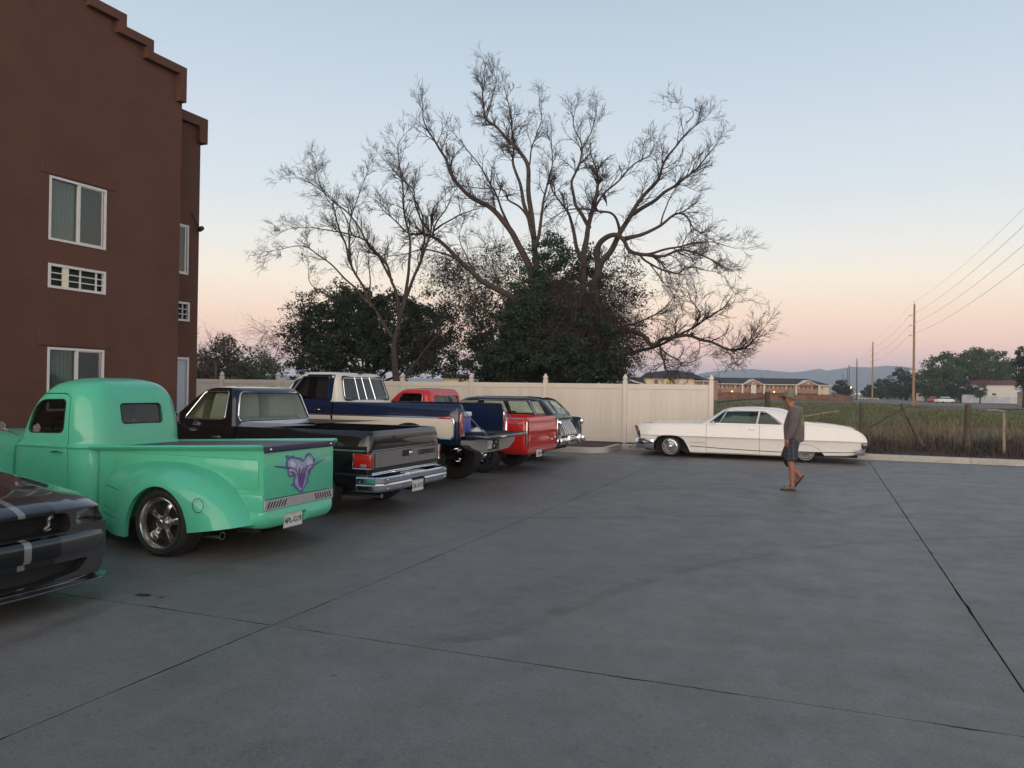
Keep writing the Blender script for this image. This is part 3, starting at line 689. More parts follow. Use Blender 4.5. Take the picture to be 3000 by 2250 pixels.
# ---------------------------------------------------------------- mint green custom pickup
M_MINT = paint('mint_paint', (.085, .45, .285), .04, .42, .07); M_MINT.node_tree.nodes['Principled BSDF'].inputs['Coat Weight'].default_value = .7
M_PURP = mat('tonneau_vinyl', (.03, .024, .055), rough=.5, nz=(8, .15), bump=(30, .1, .003))
def green_truck():
    t = thing('pickup_truck', 'mint green 1940s style custom pickup with purple flame mural on its tailgate', 'pickup truck', (-5.9, 6.78, 0))
    L = [(.17, -2.3, -1.26, .60, .1, .12), (.2, -2.33, -1.23, .65, .12, .14), (.5, -2.35, -1.2, .69, .12, .2), (.93, -2.34, -1.19, .695, .12, .28, 0, .03),
         (.965, -2.33, -1.185, .70, .12, .28, 0, .03), (.985, -2.33, -1.18, .712, .12, .28, 0, .03), (1.005, -2.32, -1.185, .70, .12, .28, 0, .03), (1.03, -2.3, -1.19, .688, .14, .28, 0, .03),
         (1.15, -2.26, -1.205, .682, .18, .26, .02, .03), (1.35, -2.18, -1.24, .665, .2, .25, .02, .03), (1.48, -2.11, -1.27, .645, .22, .25, .02, .03), (1.57, -2.04, -1.31, .615, .24, .25, .02, .02),
         (1.635, -1.97, -1.36, .57, .24, .24, .02, .02), (1.675, -1.89, -1.42, .50, .22, .2), (1.705, -1.79, -1.50, .39, .15, .15), (1.72, -1.7, -1.58, .24, .04, .04)]
    sw = rounded([(-2.095, 1.12), (-1.57, 1.13), (-1.572, 1.485), (-1.93, 1.475), (-2.04, 1.38)], .07)
    rw = rounded([(-.27, 1.225), (.29, 1.225), (.29, 1.44), (-.27, 1.44)], .045)
    wsh = rounded([(-.5, 1.13), (-.02, 1.13), (-.02, 1.46), (-.44, 1.46)], .05); wsh2 = [(-y, z) for y, z in wsh]
    door = rounded([(-2.26, .24), (-1.47, .24), (-1.49, 1.0), (-1.515, 1.5), (-1.6, 1.545), (-1.93, 1.54), (-2.09, 1.44), (-2.17, 1.2), (-2.24, .98)], .04)
    c, sk, pn, drs = cabin(t, L, [('side_window', 'y', sw, -1), ('side_window', 'y', sw, 1), ('rear_window', 'x', rw, 1), ('windshield', 'x', wsh, -1), ('windshield', 'x', wsh2, -1)], M_MINT, M_GLASS_D,
                           doors=[('door', door, -1), ('door', door, 1)], sub=4, nx=16, ny=10)
    for d, sg in zip(drs, (-1, 1)):
        h = MB(); y = sg*.73; h.tube([(-1.56, sg*.69, .935), (-1.56, y, .938), (-1.58, y+sg*.01, .938), (-1.69, y+sg*.008, .925)], [.012, .012, .011, .006], 8); link('handle', h, M_CHROME, d)
    ring_trim('window_seal', [sk.rear(y, z, .002) for y, z in rw], .007, M_BLACK, t)
    for sg in (-1, 1): ring_trim('window_seal', [sk.side(x, z, 0, sg) for x, z in sw], .006, M_BLACK, t)
    # interior
    i_ = MB(); i_.bbox(-2.2, -1.3, -.62, .62, .35, .42, .02, 1); link('cab_floor', i_, M_INT, t)
    i_ = MB(); i_.bbox(-1.75, -1.35, -.58, .58, .42, .68, .05, 2); i_.bbox(-1.42, -1.29, -.58, .58, .6, 1.14, .04, 2); link('seat', i_, M_INT, t)
    i_ = MB(); i_.bbox(-2.3, -2.1, -.6, .6, .85, 1.1, .03, 1); link('dashboard', i_, M_INT, t)
    i_ = MB(); tor = [(-1.95+.05*math.cos(a)*0-.06*math.sin(a), -.33+.17*math.cos(a), 1.12+.15*math.sin(a)) for a in [k*math.pi/8 for k in range(17)]]; i_.tube(tor, .012, 6); i_.tube([(-1.95, -.33, 1.12), (-2.15, -.33, 1.0)], .02, 6); link('steering_wheel', i_, M_BLACK, t)
    # hood, front fenders
    H = xloft([(-4.25, .1, .45, .8), (-4.2, .2, .4, .95), (-3.9, .3, .38, 1.06), (-3.2, .45, .38, 1.1), (-2.6, .6, .4, 1.115), (-2.34, .66, .4, 1.1)], 5,
              lambda w_, zb, zt: catm([(0, zb), (w_*.9, zb), (w_, zb+.1), (w_, zt-.2), (w_*.86, zt-.06), (w_*.5, zt-.01), (0, zt)], 4))
    link('hood', H, M_MINT, t)
    for sg in (-1, 1):
        F_ = MB(); rows = []
        for k in range(25):
            u = k/24; x = -4.2+1.95*u; top = .35+.55*math.sin(min(1, u*1.45)*math.pi*.5)*(1 if u < .62 else 1-.75*((u-.62)/.38)**1.5); wid = .36*(math.sin(math.pi*min(1, .12+u*1.1)))**.5 if u < .7 else .36
            rows.append([(x, sg*(.56), top-.02)]+[(x, sg*(.56+wid*math.sin(a)), .28+(top-.28)*math.cos(a)**.8 if math.cos(a) > 0 else .28) for a in [R(8+82*q/8) for q in range(9)]]+[(x, sg*(.54+wid), .2)])
        n = len(rows[0])
        for r_ in rows: F_.v += r_
        for k in range(24):
            for j in range(n-1): F_.f.append((k*n+j, k*n+j+1, (k+1)*n+j+1, (k+1)*n+j))
        f = link('front_fender', F_, M_MINT, t)
        hl = MB(); hl.lathe([(0, .02), (.07, .012), (.095, 0), (.1, -.04)], 20, Matrix.Translation((-4.0, sg*.68, .78)) @ Matrix.Rotation(R(-90), 4, 'Y')); link('headlight', hl, M_LENS, t)
        rb = MB(); rb.bbox(-2.35, -1.1, *sorted((sg*.66, sg*.9)), .17, .25, .03, 2); link('running_board', rb, M_MINT, t)
    # bed
    zt = lambda x: 1.03+.04*x
    for sg in (-1, 1):
        y0 = sg*.57
        pf = lambda u, v_: (u, y0+sg*(.004*math.sin((v_-.2)*3)), v_)
        b = link('bed_side', panel([(-1.17, .26), (-.9, .26), (.2, .42), (.94, .45), (.94, .60), (.94, zt(.94)), (-1.17, zt(-1.17))], pf, .12, flange=.035, fdir=(0, -sg, 0)), M_MINT, t)
        lo = MB(); lo.bbox(.3, .935, *sorted((sg*.55, sg*.585)), .44, .612, .012, 2); link('lower_panel', lo, M_MINT, b)
        up = MB(); up.bbox(-1.0, .88, *sorted((sg*.56, sg*.578)), .66, .95, .02, 2); link('pressed_panel', up, M_MINT, b)
        fl = MB(); q = [(-1.3, zt(-1.3)-.005), (.95, zt(.95)+.0)]
        fl.add([(x, sg*a, z+dz) for x, z in q for a, dz in ((.555, -.035), (.62, -.012), (.638, .012), (.63, .028), (.612, .03), (.555, -.002))], [(j, (j+1) % 6, 6+(j+1) % 6, 6+j) for j in range(6)]+[(0, 1, 2, 3, 4, 5), (11, 10, 9, 8, 7, 6)])
        link('bed_rail', fl, M_MINT, b)
        # box in front of the fender
        # rear fender
        A = [(-.435, .165), (-.435, .23), (-.41, .37), (-.33, .53), (-.19, .64), (-.03, .68), (.13, .635), (.26, .52), (.325, .38), (.35, .265)]
        O = [(-1.16, .165), (-1.16, .28), (-1.14, .55), (-.95, .76), (-.56, .86), (-.18, .885), (.16, .855), (.46, .76), (.72, .55), (.85, .33)]
        AO = catm([a+o for a, o in zip(A, O)], 5); S = 14; fm = MB()
        for ki, (ax_, az, ox, oz) in enumerate(AO):
            wb_ = min(1, max(0, (ki/(len(AO)-1)-.22)/.4)); wb_ = wb_*wb_*(3-2*wb_)
            fm.v.append((ax_, -sg*-1*(.93-.06)*1, az))
            for k in range(S+1):
                s_ = k/S; yy = .355*(wb_*(1-(1-s_**2.3)**(1/1.9))+(1-wb_)*(s_*s_*(3-2*s_)*.85+.15*s_**6)); fm.v.append((ax_+(ox-ax_)*s_, sg*(.925-yy), az+(oz-az)*s_))
        n = S+2
        for k in range(len(AO)-1):
            for j in range(n-1): fm.f.append((k*n+j, k*n+j+1, (k+1)*n+j+1, (k+1)*n+j))
        # closing lower edge of the tail
        fo = link('rear_fender', fm, M_MINT, t, ang=60)
        if sg < 0:
            q = MB(); q.tube([(.47+.066*math.cos(a), -.921, .53+.066*math.sin(a)) for a in [k_*math.pi/14 for k_ in range(29)]], .0028, 5); link('fuel_door', q, M_BLACK, fo)
            for zz, xa in ((.33, -.60), (.60, -.62), (.40, -.58)):
                q = MB(); sf = Skin(fo.data); q.tube([sf.side(x, zz, .0005) for x in (-1.05, -.95, -.85, -.72, xa)], .0035 if zz != .40 else .002, 5); link('seam', q, mat('seam_dark', (.01, .05, .035), rough=.8, nz=(9, .2)), fo)
    tg = MB(); tg.bbox(.9, .944, -.566, .566, .563, 1.02, .008, 2); tg = link('tailgate', tg, M_MINT, t)
    tx = .9465
    def art(nm, pts, m, th, z0):
        if th: q = MB(); P = [(tx+z0, y, z) for y, z in catm(pts, 5)]; k = len(P); q.tube(P, [th*(.25+.75*math.sin(math.pi*(i/(k-1))**.6)) for i in range(k)], 5); q.v = [(tx+z0+(v_[0]-tx-z0)*.15, v_[1], v_[2]) for v_ in q.v]
        else: q = MB(); P = catm(pts+[pts[0]], 3)[:-1]; q.prism(P, 'x', tx+z0-.002, tx+z0)
        return link(nm, q, m, tg, ang=None)
    OUT = [(-.258, .951), (-.246, .973), (-.209, .972), (-.19, .95), (-.165, .96), (-.127, .961), (-.101, .943), (-.063, .942), (-.024, .929), (.002, .935), (.022, .906), (.055, .915), (.067, .943), (.093, .961), (.133, .974), (.174, .951), (.203, .916), (.237, .906), (.238, .877), (.211, .867), (.225, .833), (.206, .802), (.165, .785), (.16, .753), (.133, .735), (.127, .696), (.122, .656), (.089, .647), (.076, .624), (.043, .612), (.038, .58), (-.014, .574), (-.041, .597), (-.093, .623), (-.119, .649), (-.164, .666), (-.133, .682), (-.127, .721), (-.134, .753), (-.184, .746), (-.216, .769), (-.223, .801), (-.224, .832), (-.243, .864), (-.251, .904), (-.233, .926)]
    INN = [(-.214, .916), (-.164, .932), (-.101, .923), (-.036, .91), (.023, .882), (.068, .91), (.134, .95), (.189, .909), (.197, .868), (.191, .828), (.131, .8), (.112, .754), (.094, .699), (.075, .661), (.03, .625), (-.009, .602), (-.055, .635), (-.094, .67), (-.102, .718), (-.116, .767), (-.173, .772), (-.199, .806), (-.206, .846), (-.219, .878)]
    m_edge = mat('mural_edge', (.045, .10, .17), rough=.4, coat=1, nz=(16, .6, (.07, .05, .2))); m_lav = mat('mural_lavender', (.30, .33, .46), rough=.4, coat=1, nz=(9, .5, (.17, .16, .32))); m_pur = mat('mural_purple', (.10, .045, .20), rough=.4, coat=1, nz=(14, .4)); m_wh = mat('mural_pale', (.46, .52, .58), rough=.4, coat=1, nz=(9, .4))
    art('mural', OUT, m_edge, 0, .001); art('mural', INN, m_lav, 0, .0025)
    art('mural', [(-.19, .895), (-.13, .905), (-.09, .87), (-.11, .84), (-.17, .85)], m_wh, 0, .0035); art('mural', [(.08, .88), (.13, .92), (.17, .89), (.16, .85), (.1, .85)], m_wh, 0, .0035)
    art('mural', [(-.05, .76), (-.03, .83), (.0, .8), (.035, .83), (.055, .76), (.05, .68), (.02, .625), (-.015, .625), (-.05, .68)], m_pur, 0, .0035)
    for P in ([(-.43, .878), (-.311, .862), (-.218, .847), (-.149, .833), (-.098, .813), (-.065, .774), (-.051, .733), (-.043, .673)], [(.399, .885), (.308, .865), (.225, .845), (.15, .839), (.097, .828), (.065, .798), (.06, .742), (.067, .702)],
              [(-.186, .805), (-.135, .789), (-.103, .758), (-.089, .717)], [(.205, .827), (.151, .807), (.119, .777), (.113, .737)]): art('mural_stroke', P, m_pur, .011, .005)
    for P in ([(-.2, .83), (-.12, .815), (-.08, .77), (-.07, .7)], [(.19, .845), (.12, .82), (.09, .78), (.09, .7)], [(-.02, .77), (.007, .85), (.031, .77)]): art('mural_stroke', P, m_wh, .007, .0055)
    st = MB(); st.bbox(.93, .952, -.566, .568, .457, .558, .004, 1); st = link('vent_strip', st, mat('satin_alloy', (.36, .36, .37), rough=.5, metal=.25, nz=(20, .1)), t)
    for g, sl_ in ((-1, 1), (1, -1)):
        for k in range(7):
            y = g*(.255+.042*k); hh = .034 if (k % 2) == 0 else .028; dy = -g*.018
            q = MB(); q.prism([(y-dy-.009, .508-hh), (y-dy+.009, .508-hh), (y+dy+.009, .508+hh), (y+dy-.009, .508+hh)], 'x', .9515, .9535); link('slot', q, M_BLACK, st, ang=None)
    pan = stack([(.27, .5, .86, .5, .05, .1), (.29, .45, .93, .56, .05, .12, 0, .02), (.36, .4, .965, .6, .05, .12, 0, .02), (.44, .4, .955, .585, .05, .06), (.456, .4, .945, .57, .05, .04)], 4)
    pcut = MB(); pcut.bbox(.85, 1.2, -.30, .06, .2, .40, .02, 2)
    link('roll_pan', boo(pan.mesh('p', True), pcut.mesh('c', True)), M_MINT, t)
    plate(t, .945, -.12, .325, '4PL-G19', M_PLATEW, M_PLATEG, sz=.075)
    tn = MB(); tn.add([(-1.16, -.6, zt(-1.16)+.006), (.95, -.6, zt(.95)+.006), (.95, .6, zt(.95)+.006), (-1.16, .6, zt(-1.16)+.006), (-1.16, -.6, zt(-1.16)-.02), (.95, -.6, zt(.95)-.02), (.95, .6, zt(.95)-.02), (-1.16, .6, zt(-1.16)-.02)], [(0, 1, 2, 3), (7, 6, 5, 4), (0, 4, 5, 1), (1, 5, 6, 2), (2, 6, 7, 3), (3, 7, 4, 0)])
    tn = link('tonneau_cover', tn, M_PURP, t, ang=None)
    q = MB(); q.bbox(.945, .962, -.59, .59, 1.015, 1.072, .006, 2); link('cover_lip', q, M_PURP, tn)
    for y in (-.5, .5): q = MB(); q.lathe([(0, .006), (.012, .004), (.014, 0)], 10, Matrix.Translation((.963, y, 1.045)) @ Matrix.Rotation(R(90), 4, 'Y')); link('snap', q, M_CHROME, tn)
    for y in (-.62, .55):
        q = MB(); q.lathe([(.03, -.5), (.034, -.06), (.036, 0), (.031, 0), (.028, -.08)], 18, Matrix.Translation((.50, y, .2)) @ Matrix.Rotation(R(90), 4, 'Y')); link('exhaust_pipe', q, M_CHROME, t)
    q = MB(); q.bbox(.55, .8, -.5, -.42, .22, .3, .01, 1); q.bbox(-3.6, .8, -.42, -.36, .25, .36, .01, 1); q.bbox(-3.6, .8, .36, .42, .25, .36, .01, 1); q.tube([(0, -.7, .31), (0, .7, .31)], .05, 10); q.box(-1.1, .9, -.54, .54, .43, .46); link('chassis', q, M_BLACK, t)
    for x in (0, -2.92):
        for sg in (-1, 1): wheel(t, x-.01, sg*.905, .325 if x == 0 else .31, .325 if x == 0 else .31, .252 if x == 0 else .22, .27, 'five', sg)
    for sg in (-1, 1):
        q = MB(); q.tube([(-2.2, sg*.7, 1.08), (-2.26, sg*.84, 1.16)], .007, 6); q.lathe([(0, -.012), (.05, -.008), (.056, .004), (0, .004)], 16, Matrix.Translation((-2.26, sg*.87, 1.18)) @ Matrix.Rotation(R(90), 4, 'Y')); link('mirror', q, M_CHROME, t)
green_truck()
# ---------------------------------------------------------------- slab-sided pickups
def squab(zB, zR, xf, xr, rk, rkr, hwB, hwR, r=.10):
    h = zR-zB; L = []
    for u, ins in ((-.06, 0), (0, 0), (.25, 0), (.5, 0), (.74, .0), (.86, .015), (.93, .04), (.975, .10), (1.0, .30)):
        uu = max(0, min(u, .95)); L.append((zB+h*u, xf+rk*uu+ins*1.1, xr-rkr*uu-ins*1.1, max(.1, hwB+(hwR-hwB)*uu-ins), r, r, .05, .03))
    L.append((zR+.008, xf+rk*.95+.42, xr-rkr*.95-.42 if xr-rkr-.42 > xf+rk+.5 else xf+rk*.95+.46, .2, .02, .02, 0, 0)) if (xr-rkr)-(xf+rk) > 1.0 else None
    return L
def box_truck(cfg):
    g = cfg; t = thing('pickup_truck', g['label'], 'pickup truck', g['loc']); hw = g['hw']; zb = g['zb']; zt = g['zt']; xt = g['xt']; xf = g['xf']; xg = g['xg']; pm = g['paint']; H = zt-zb
    def lv(x0, x1):
        return [(zb, x0+.03, x1-.05, hw-.09, .1, .05), (zb+.06*H/.7, x0+.01, x1-.015, hw-.035, .12, .07), (zb+.25*H, x0, x1, hw-.008, .12, .08), (zb+.5*H, x0, x1, hw, .12, .08), (zb+.72*H, x0, x1, hw-.004, .12, .08),
                (zb+.86*H, x0, x1-.003, hw-.022, .12, .08), (zb+.95*H, x0+.01, x1-.012, hw-.05, .12, .07), (zt, x0+.03, x1-.04, hw-.085, .12, .05)]
    bodyL = lv(xf, xt); base = stack(bodyL, 4, None, 44, 12).mesh('b', True); sk = Skin(base)
    hb = MB(); hb.box(xg+.012, xt+1, -2, 2, 0, 3); bed = boo(base, hb.mesh('h', True), 'INTERSECT')
    hb = MB(); hb.box(xf-1, xg-.012, -2, 2, 0, 3); cab = boo(base, hb.mesh('h', True), 'INTERSECT')
    ra = g['ra']; az = g['az']
    bed = boo(bed, archcut(0, az, ra, hw, .42, rz=g.get('arz')).mesh('a', True)); cab = boo(cab, archcut(-g['wb'], az, ra, hw, .42, rz=g.get('arz')).mesh('a', True))
    c = MB(); c.box(xg+.07, xt-.07, -(hw-.13), hw-.13, g['zf'], zt+.5); bed = boo(bed, c.mesh('c', True))
    if g.get('open'): c = MB(); c.box(xt-.12, xt+.2, -(hw-.16), hw-.16, g['zf']-.001, zt+.5); bed = boo(bed, c.mesh('c', True))
    c = MB(); c.box(g['wx']+.25, xg-.09, -(hw-.16), hw-.16, zt-.45, zt+.5); cab = boo(cab, c.mesh('c', True))
    # door
    dp = rounded([(g['wx']+.33, zb+.07), (xg-.2, zb+.07), (xg-.2, zt+.2), (g['wx']+.33, zt+.2)], .05)
    for sg in (-1, 1):
        a = sorted((sg*2, sg*(hw-.14)))
        s_ = MB(); s_.prism(grow(dp, -.003), 'y', *a); b_ = MB(); b_.prism(grow(dp, .003), 'y', *a)
        d = link('door', boo(cab, s_.mesh('s', True), 'INTERSECT'), pm, t); cab = boo(cab, b_.mesh('s', True))
        h = MB(); h.bbox(xg-.36, xg-.24, *sorted((sg*(hw-.03), sg*(hw+.012))), zt-.16, zt-.13, .008, 2); link('handle', h, M_CHROME, d)
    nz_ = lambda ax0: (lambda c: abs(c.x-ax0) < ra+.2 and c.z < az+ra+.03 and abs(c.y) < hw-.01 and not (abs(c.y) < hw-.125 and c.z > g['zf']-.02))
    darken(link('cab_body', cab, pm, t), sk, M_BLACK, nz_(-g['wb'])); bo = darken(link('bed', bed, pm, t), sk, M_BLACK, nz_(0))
    fl = MB(); fl.box(xg+.065, xt-.04, -(hw-.125), hw-.125, g['zf']-.02, g['zf']+.004); link('bed_floor', fl, g.get('floor', M_BLACK), bo, ang=None)
    # greenhouse
    L = squab(zt-.01, g['zr'], g['wx'], g['rx'], g['rk'], g['rkr'], g['hwB'], g['hwR'])
    wins = [('side_window', 'y', g['sw'], -1), ('side_window', 'y', g['sw'], 1), ('rear_window', 'x', g['rw'], 1), ('windshield', 'x', rounded([(-.72, zt+.07), (.72, zt+.07), (.6, g['zr']-.09), (-.6, g['zr']-.09)], .06), -1)]
    cb, sc_, pn, _ = cabin(t, L, wins, g.get('roofpaint', pm), g['glass'], name='cab', lining=g.get('lining', M_INT), thick=.035, sub=4, nx=10, ny=14)
    for sg in (-1, 1): ring_trim('window_trim', [sc_.side(x, z, .001, sg) for x, z in g['sw']], .008, g.get('swtrim', M_CHROME), t)
    ring_trim('window_trim', [sc_.rear(y, z, .001) for y, z in grow(g['rw'], .008)], .010, g.get('rwtrim', M_CHROME), t)
    q = MB(); q.bbox(xg-.75, xg-.25, -hw+.2, hw-.2, zt-.44, zt-.16, .06, 2); q.bbox(xg-.36, xg-.16, -hw+.2, hw-.2, zt-.3, zt+g.get('seatup', .06), .05, 2); link('seat', q, g.get('inter', M_INT), t)
    q = MB(); q.bbox(g['wx']+.2, g['wx']+.45, -hw+.2, hw-.2, zt-.3, zt+.03, .04, 2); link('dashboard', q, M_BLACK, t)
    cx, cy, cz = g['wx']+.66, -.4, zt+.06
    q = MB(); q.tube([(cx-.07*math.sin(a), cy+.19*math.cos(a), cz+.17*math.sin(a)) for a in [k*math.pi/10 for k in range(21)]], .012, 6); q.tube([(cx, cy, cz), (cx-.3, cy, cz-.16)], .022, 6); q.tube([(cx, cy-.18, cz), (cx, cy+.18, cz)], .01, 5); link('steering_wheel', q, M_BLACK, t)
    q = MB(); q.tube([(g['wx']+.5, 0, g['zr']-.12), (g['wx']+.47, 0, g['zr']-.16)], .006, 5); q.bbox(g['wx']+.45, g['wx']+.48, -.12, .12, g['zr']-.2, g['zr']-.15, .01, 1); link('rear_view_mirror', q, M_BLACK, t)
    for sg in (-1, 1):
        q = MB(); q.tube([(g['wx']+.42, sg*(hw-.06), zt-.02), (g['wx']+.4, sg*(hw+.08), zt+.05)], .008, 6); q.bbox(g['wx']+.38, g['wx']+.41, *sorted((sg*(hw+.02), sg*(hw+.16))), zt+.02, zt+.17, .01, 2); link('mirror', q, M_CHROME, t)
    # front end
    q = MB(); q.bbox(xf-.012, xf+.03, -hw+.18, hw-.18, zb+.3*H, zt-.14, .01, 1); gr = link('grille', q, M_CHROME, t)
    for sg in (-1, 1):
        q = MB(); q.lathe([(0, .03), (.08, .02), (.1, 0)], 18, Matrix.Translation((xf-.01, sg*(hw-.26), zt-.28)) @ Matrix.Rotation(R(-90), 4, 'Y')); link('headlight', q, M_LENS, t)
    q = sweep([(xf+.35, hw+.02), (xf+.02, hw+.0), (xf-.08, hw-.1), (xf-.1, 0), (xf-.08, -hw+.1), (xf+.02, -hw), (xf+.35, -hw-.02)], [(0, zb+.02), (-.03, zb+.08), (-.02, zb+.2), (.04, zb+.2), (.04, zb+.02)]); link('bumper', q, M_CHROME, t)
    q = MB(); q.bbox(xf+.4, xt-.1, -.45, -.38, zb-.02, zb+.1, .01, 1); q.bbox(xf+.4, xt-.1, .38, .45, zb-.02, zb+.1, .01, 1); q.tube([(0, -hw+.2, g['R']), (0, hw-.2, g['R'])], .05, 10); q.lathe([(.14, -.1), (.16, 0), (.14, .1)], 12, Matrix.Translation((0, 0, g['R'])), cap=True)
    q.box(xf+.3, xt-.3, -hw+.3, hw-.3, zb+.08, zb+.14); link('chassis', q, M_BLACK, t)
    for x in (0, -g['wb']):
        for sg in (-1, 1): wheel(t, x, sg*(hw+g.get('wo', -.03)), g['R'], g['R'], g['rim'], g['tw'], g['wheel'], sg)
    return t, sk, bo, sc_
def side_strip(t, nm, sk, x0, x1, z0, z1, m, o=.004, sgs=(-1, 1)):
    for sg in sgs: link(nm, panel([(x0, z0), (x1, z0), (x1, z1), (x0, z1)], lambda u, v: sk.side(u, v, o, sg), .15, flange=.006, fdir=(0, -sg, 0)), m, t)
def rear_strip(t, nm, sk, y0, y1, z0, z1, m, o=.004, poly=None):
    return link(nm, panel(poly or [(y0, z0), (y1, z0), (y1, z1), (y0, z1)], lambda u, v: sk.rear(u, v, o), .15, flange=.006, fdir=(-1, 0, 0)), m, t)
# --- black square body truck
M_BLK = paint('black_paint', (.006, .0065, .008), .3, .22, .02)
bt, sk, bo, scab = box_truck(dict(label='lowered black square-body pickup with silver tailgate band and chrome rear bumper', loc=(-6.1, 9.51, 0), hw=.96, zb=.40, zt=1.105, xt=.87, xf=-3.95, xg=-1.24, wb=2.98, zf=.62,
    paint=M_BLK, ra=.36, az=.33, R=.33, rim=.2, tw=.22, wheel='rally', wo=-.05, wx=-2.56, rx=-1.27, rk=.62, rkr=.14, hwB=.87, hwR=.70, zr=1.645, glass=M_GLASS, seatup=.1, lining=mat('tan_lining', (.30, .29, .23), rough=.9, nz=(5, .1)), inter=mat('tan_seat', (.2, .18, .14), rough=.85, nz=(8, .2)),
    sw=rounded([(-2.2, 1.185), (-1.50, 1.185), (-1.53, 1.575), (-1.93, 1.57)], .05), rw=rounded([(-.79, 1.175), (.79, 1.175), (.66, 1.555), (-.66, 1.555)], .07)))
side_strip(bt, 'side_trim', sk, -3.75, .80, .853, .872, M_TRIM); side_strip(bt, 'side_trim', sk, .37, .80, .548, .572, M_TRIM); side_strip(bt, 'side_trim', sk, -2.55, -.38, .548, .572, M_TRIM)
m_sil = mat('silver_band', (.27, .265, .255), rough=.33, metal=.75, coat=.4, nz=(20, .1, None, 8))
bd = link('cab_band', panel([(-.86, 1.08), (.86, 1.08), (.85, 1.162), (-.85, 1.162)], lambda u, v: scab.rear(u, v, .005), .15, flange=.006, fdir=(-1, 0, 0)), mat('pale_silver_band', (.42, .45, .50), rough=.3, metal=.4, coat=.5, nz=(10, .05)), bt)
for z0, z1 in ((.836, .848), (.858, .87), (.553, .566), (.575, .588)): rear_strip(bt, 'tailgate_trim', sk, -.9, .9, z0, z1, M_CHROME, .006)
tgp = rear_strip(bt, 'tailgate_panel', sk, -.83, .86, .645, .832, m_sil, .005)
q = MB(); q.bbox(.862, .888, -.15, .11, .742, .826, .012, 2); hq = link('latch_recess', q, M_BLACK, bt); q = MB(); q.bbox(.875, .898, .02, .10, .75, .805, .01, 2); link('latch_handle', q, M_CHROME, hq)
link('lettering', text_mesh('CHEVROLET', .092, .002, .001), M_BLACK, tgp, ang=None, loc=(.882, .55, .765), rot=(R(90), 0, R(90)))
for sg in (-1, 1):
    q = MB(); q.bbox(.645, .882, *sorted((sg*.90, sg*.969)), .648, .826, .014, 3); tl = link('tail_light', q, M_RED, bt)
    q = MB(); q.bbox(.74, .83, *sorted((sg*.93, sg*.972)), .655, .70, .006, 1); link('reversing_light', q, M_LENS, tl)
    pts = [Vector((x, sg*.970, z)) for x, z in ((.875, .832), (.635, .832), (.635, .640), (.875, .640))]+[Vector((.888, sg*.90, .64)), Vector((.888, sg*.90, .832))]
    ring_trim('bezel', pts, .007, M_CHROME, tl)
bp = [(.70, -1.0), (.86, -1.0), (.96, -.97), (1.03, -.88), (1.05, -.6), (1.055, -.25), (1.055, .25), (1.05, .6), (1.03, .88), (.96, .97), (.86, 1.0), (.70, 1.0)]
q = sweep([(x, y) for x, y in bp][::1], [(-.10, .53), (-.015, .54), (.0, .525), (.002, .47), (-.006, .455), (-.004, .445), (.004, .435), (.0, .38), (-.02, .355), (-.05, .35), (-.05, .37), (-.03, .38), (-.03, .51), (-.10, .515)])
bmc = MB(); bmc.bbox(.98, 1.3, -.2, .16, .3, .472, .015, 2)
bm_ = link('rear_bumper', boo(q.mesh('q', True), bmc.mesh('c', True)), M_CHROME, bt, ang=25)
q = MB(); q.bbox(.9, 1.05, -.26, .22, .515, .55, .02, 2); link('step_pad', q, M_CHROME, bm_)
for y in (-.8, -.5, -.28, .24, .5, .8):
    for z in (.505, .395): q = MB(); q.lathe([(.0, .008), (.01, .005), (.012, 0)], 8, Matrix.Translation((1.05-.02*abs(y)**3, y, z)) @ Matrix.Rotation(R(90), 4, 'Y')); link('bolt', q, M_CHROME, bm_)
plate(bt, 1.068, -.06, .365, 'GK-4712', M_PLATEW, M_PLATEG, sz=.085)
q = MB(); q.tube([(.2, -.6, .27), (.85, -.62, .27)], .03, 10); link('exhaust_pipe', q, M_TRIM, bt)

# --- lifted blue and cream truck
M_NAVY = paint('navy_paint', (.0025, .011, .042), .12); M_CREAM = paint('cream_paint', (.60, .56, .47), .04)
m_well = mat('tub_navy', (.008, .02, .055), rough=.6, nz=(8, .3))
ft, sk, bo, scab = box_truck(dict(label='lifted navy and cream pickup with tailgate folded down', loc=(-6.3, 12.5, 0), hw=1.0, zb=.74, zt=1.405, xt=.90, xf=-4.05, xg=-1.5, wb=3.0, zf=.90,
    paint=M_NAVY, roofpaint=M_CREAM, ra=.47, az=.60, R=.43, rim=.22, tw=.30, wheel='rally', wo=.0, wx=-2.84, rx=-1.4, rk=.55, rkr=.16, hwB=.90, hwR=.745, zr=1.925, glass=glass('smoked_glass', (.55, .6, .62)), open=1, seatup=.08, floor=M_BLACK,
    sw=rounded([(-2.50, 1.44), (-1.66, 1.44), (-1.70, 1.83), (-2.26, 1.83)], .06), rw=rounded([(-.76, 1.43), (.76, 1.43), (.67, 1.838), (-.67, 1.838)], .07), swtrim=M_NAVY, rwtrim=M_BLACK))
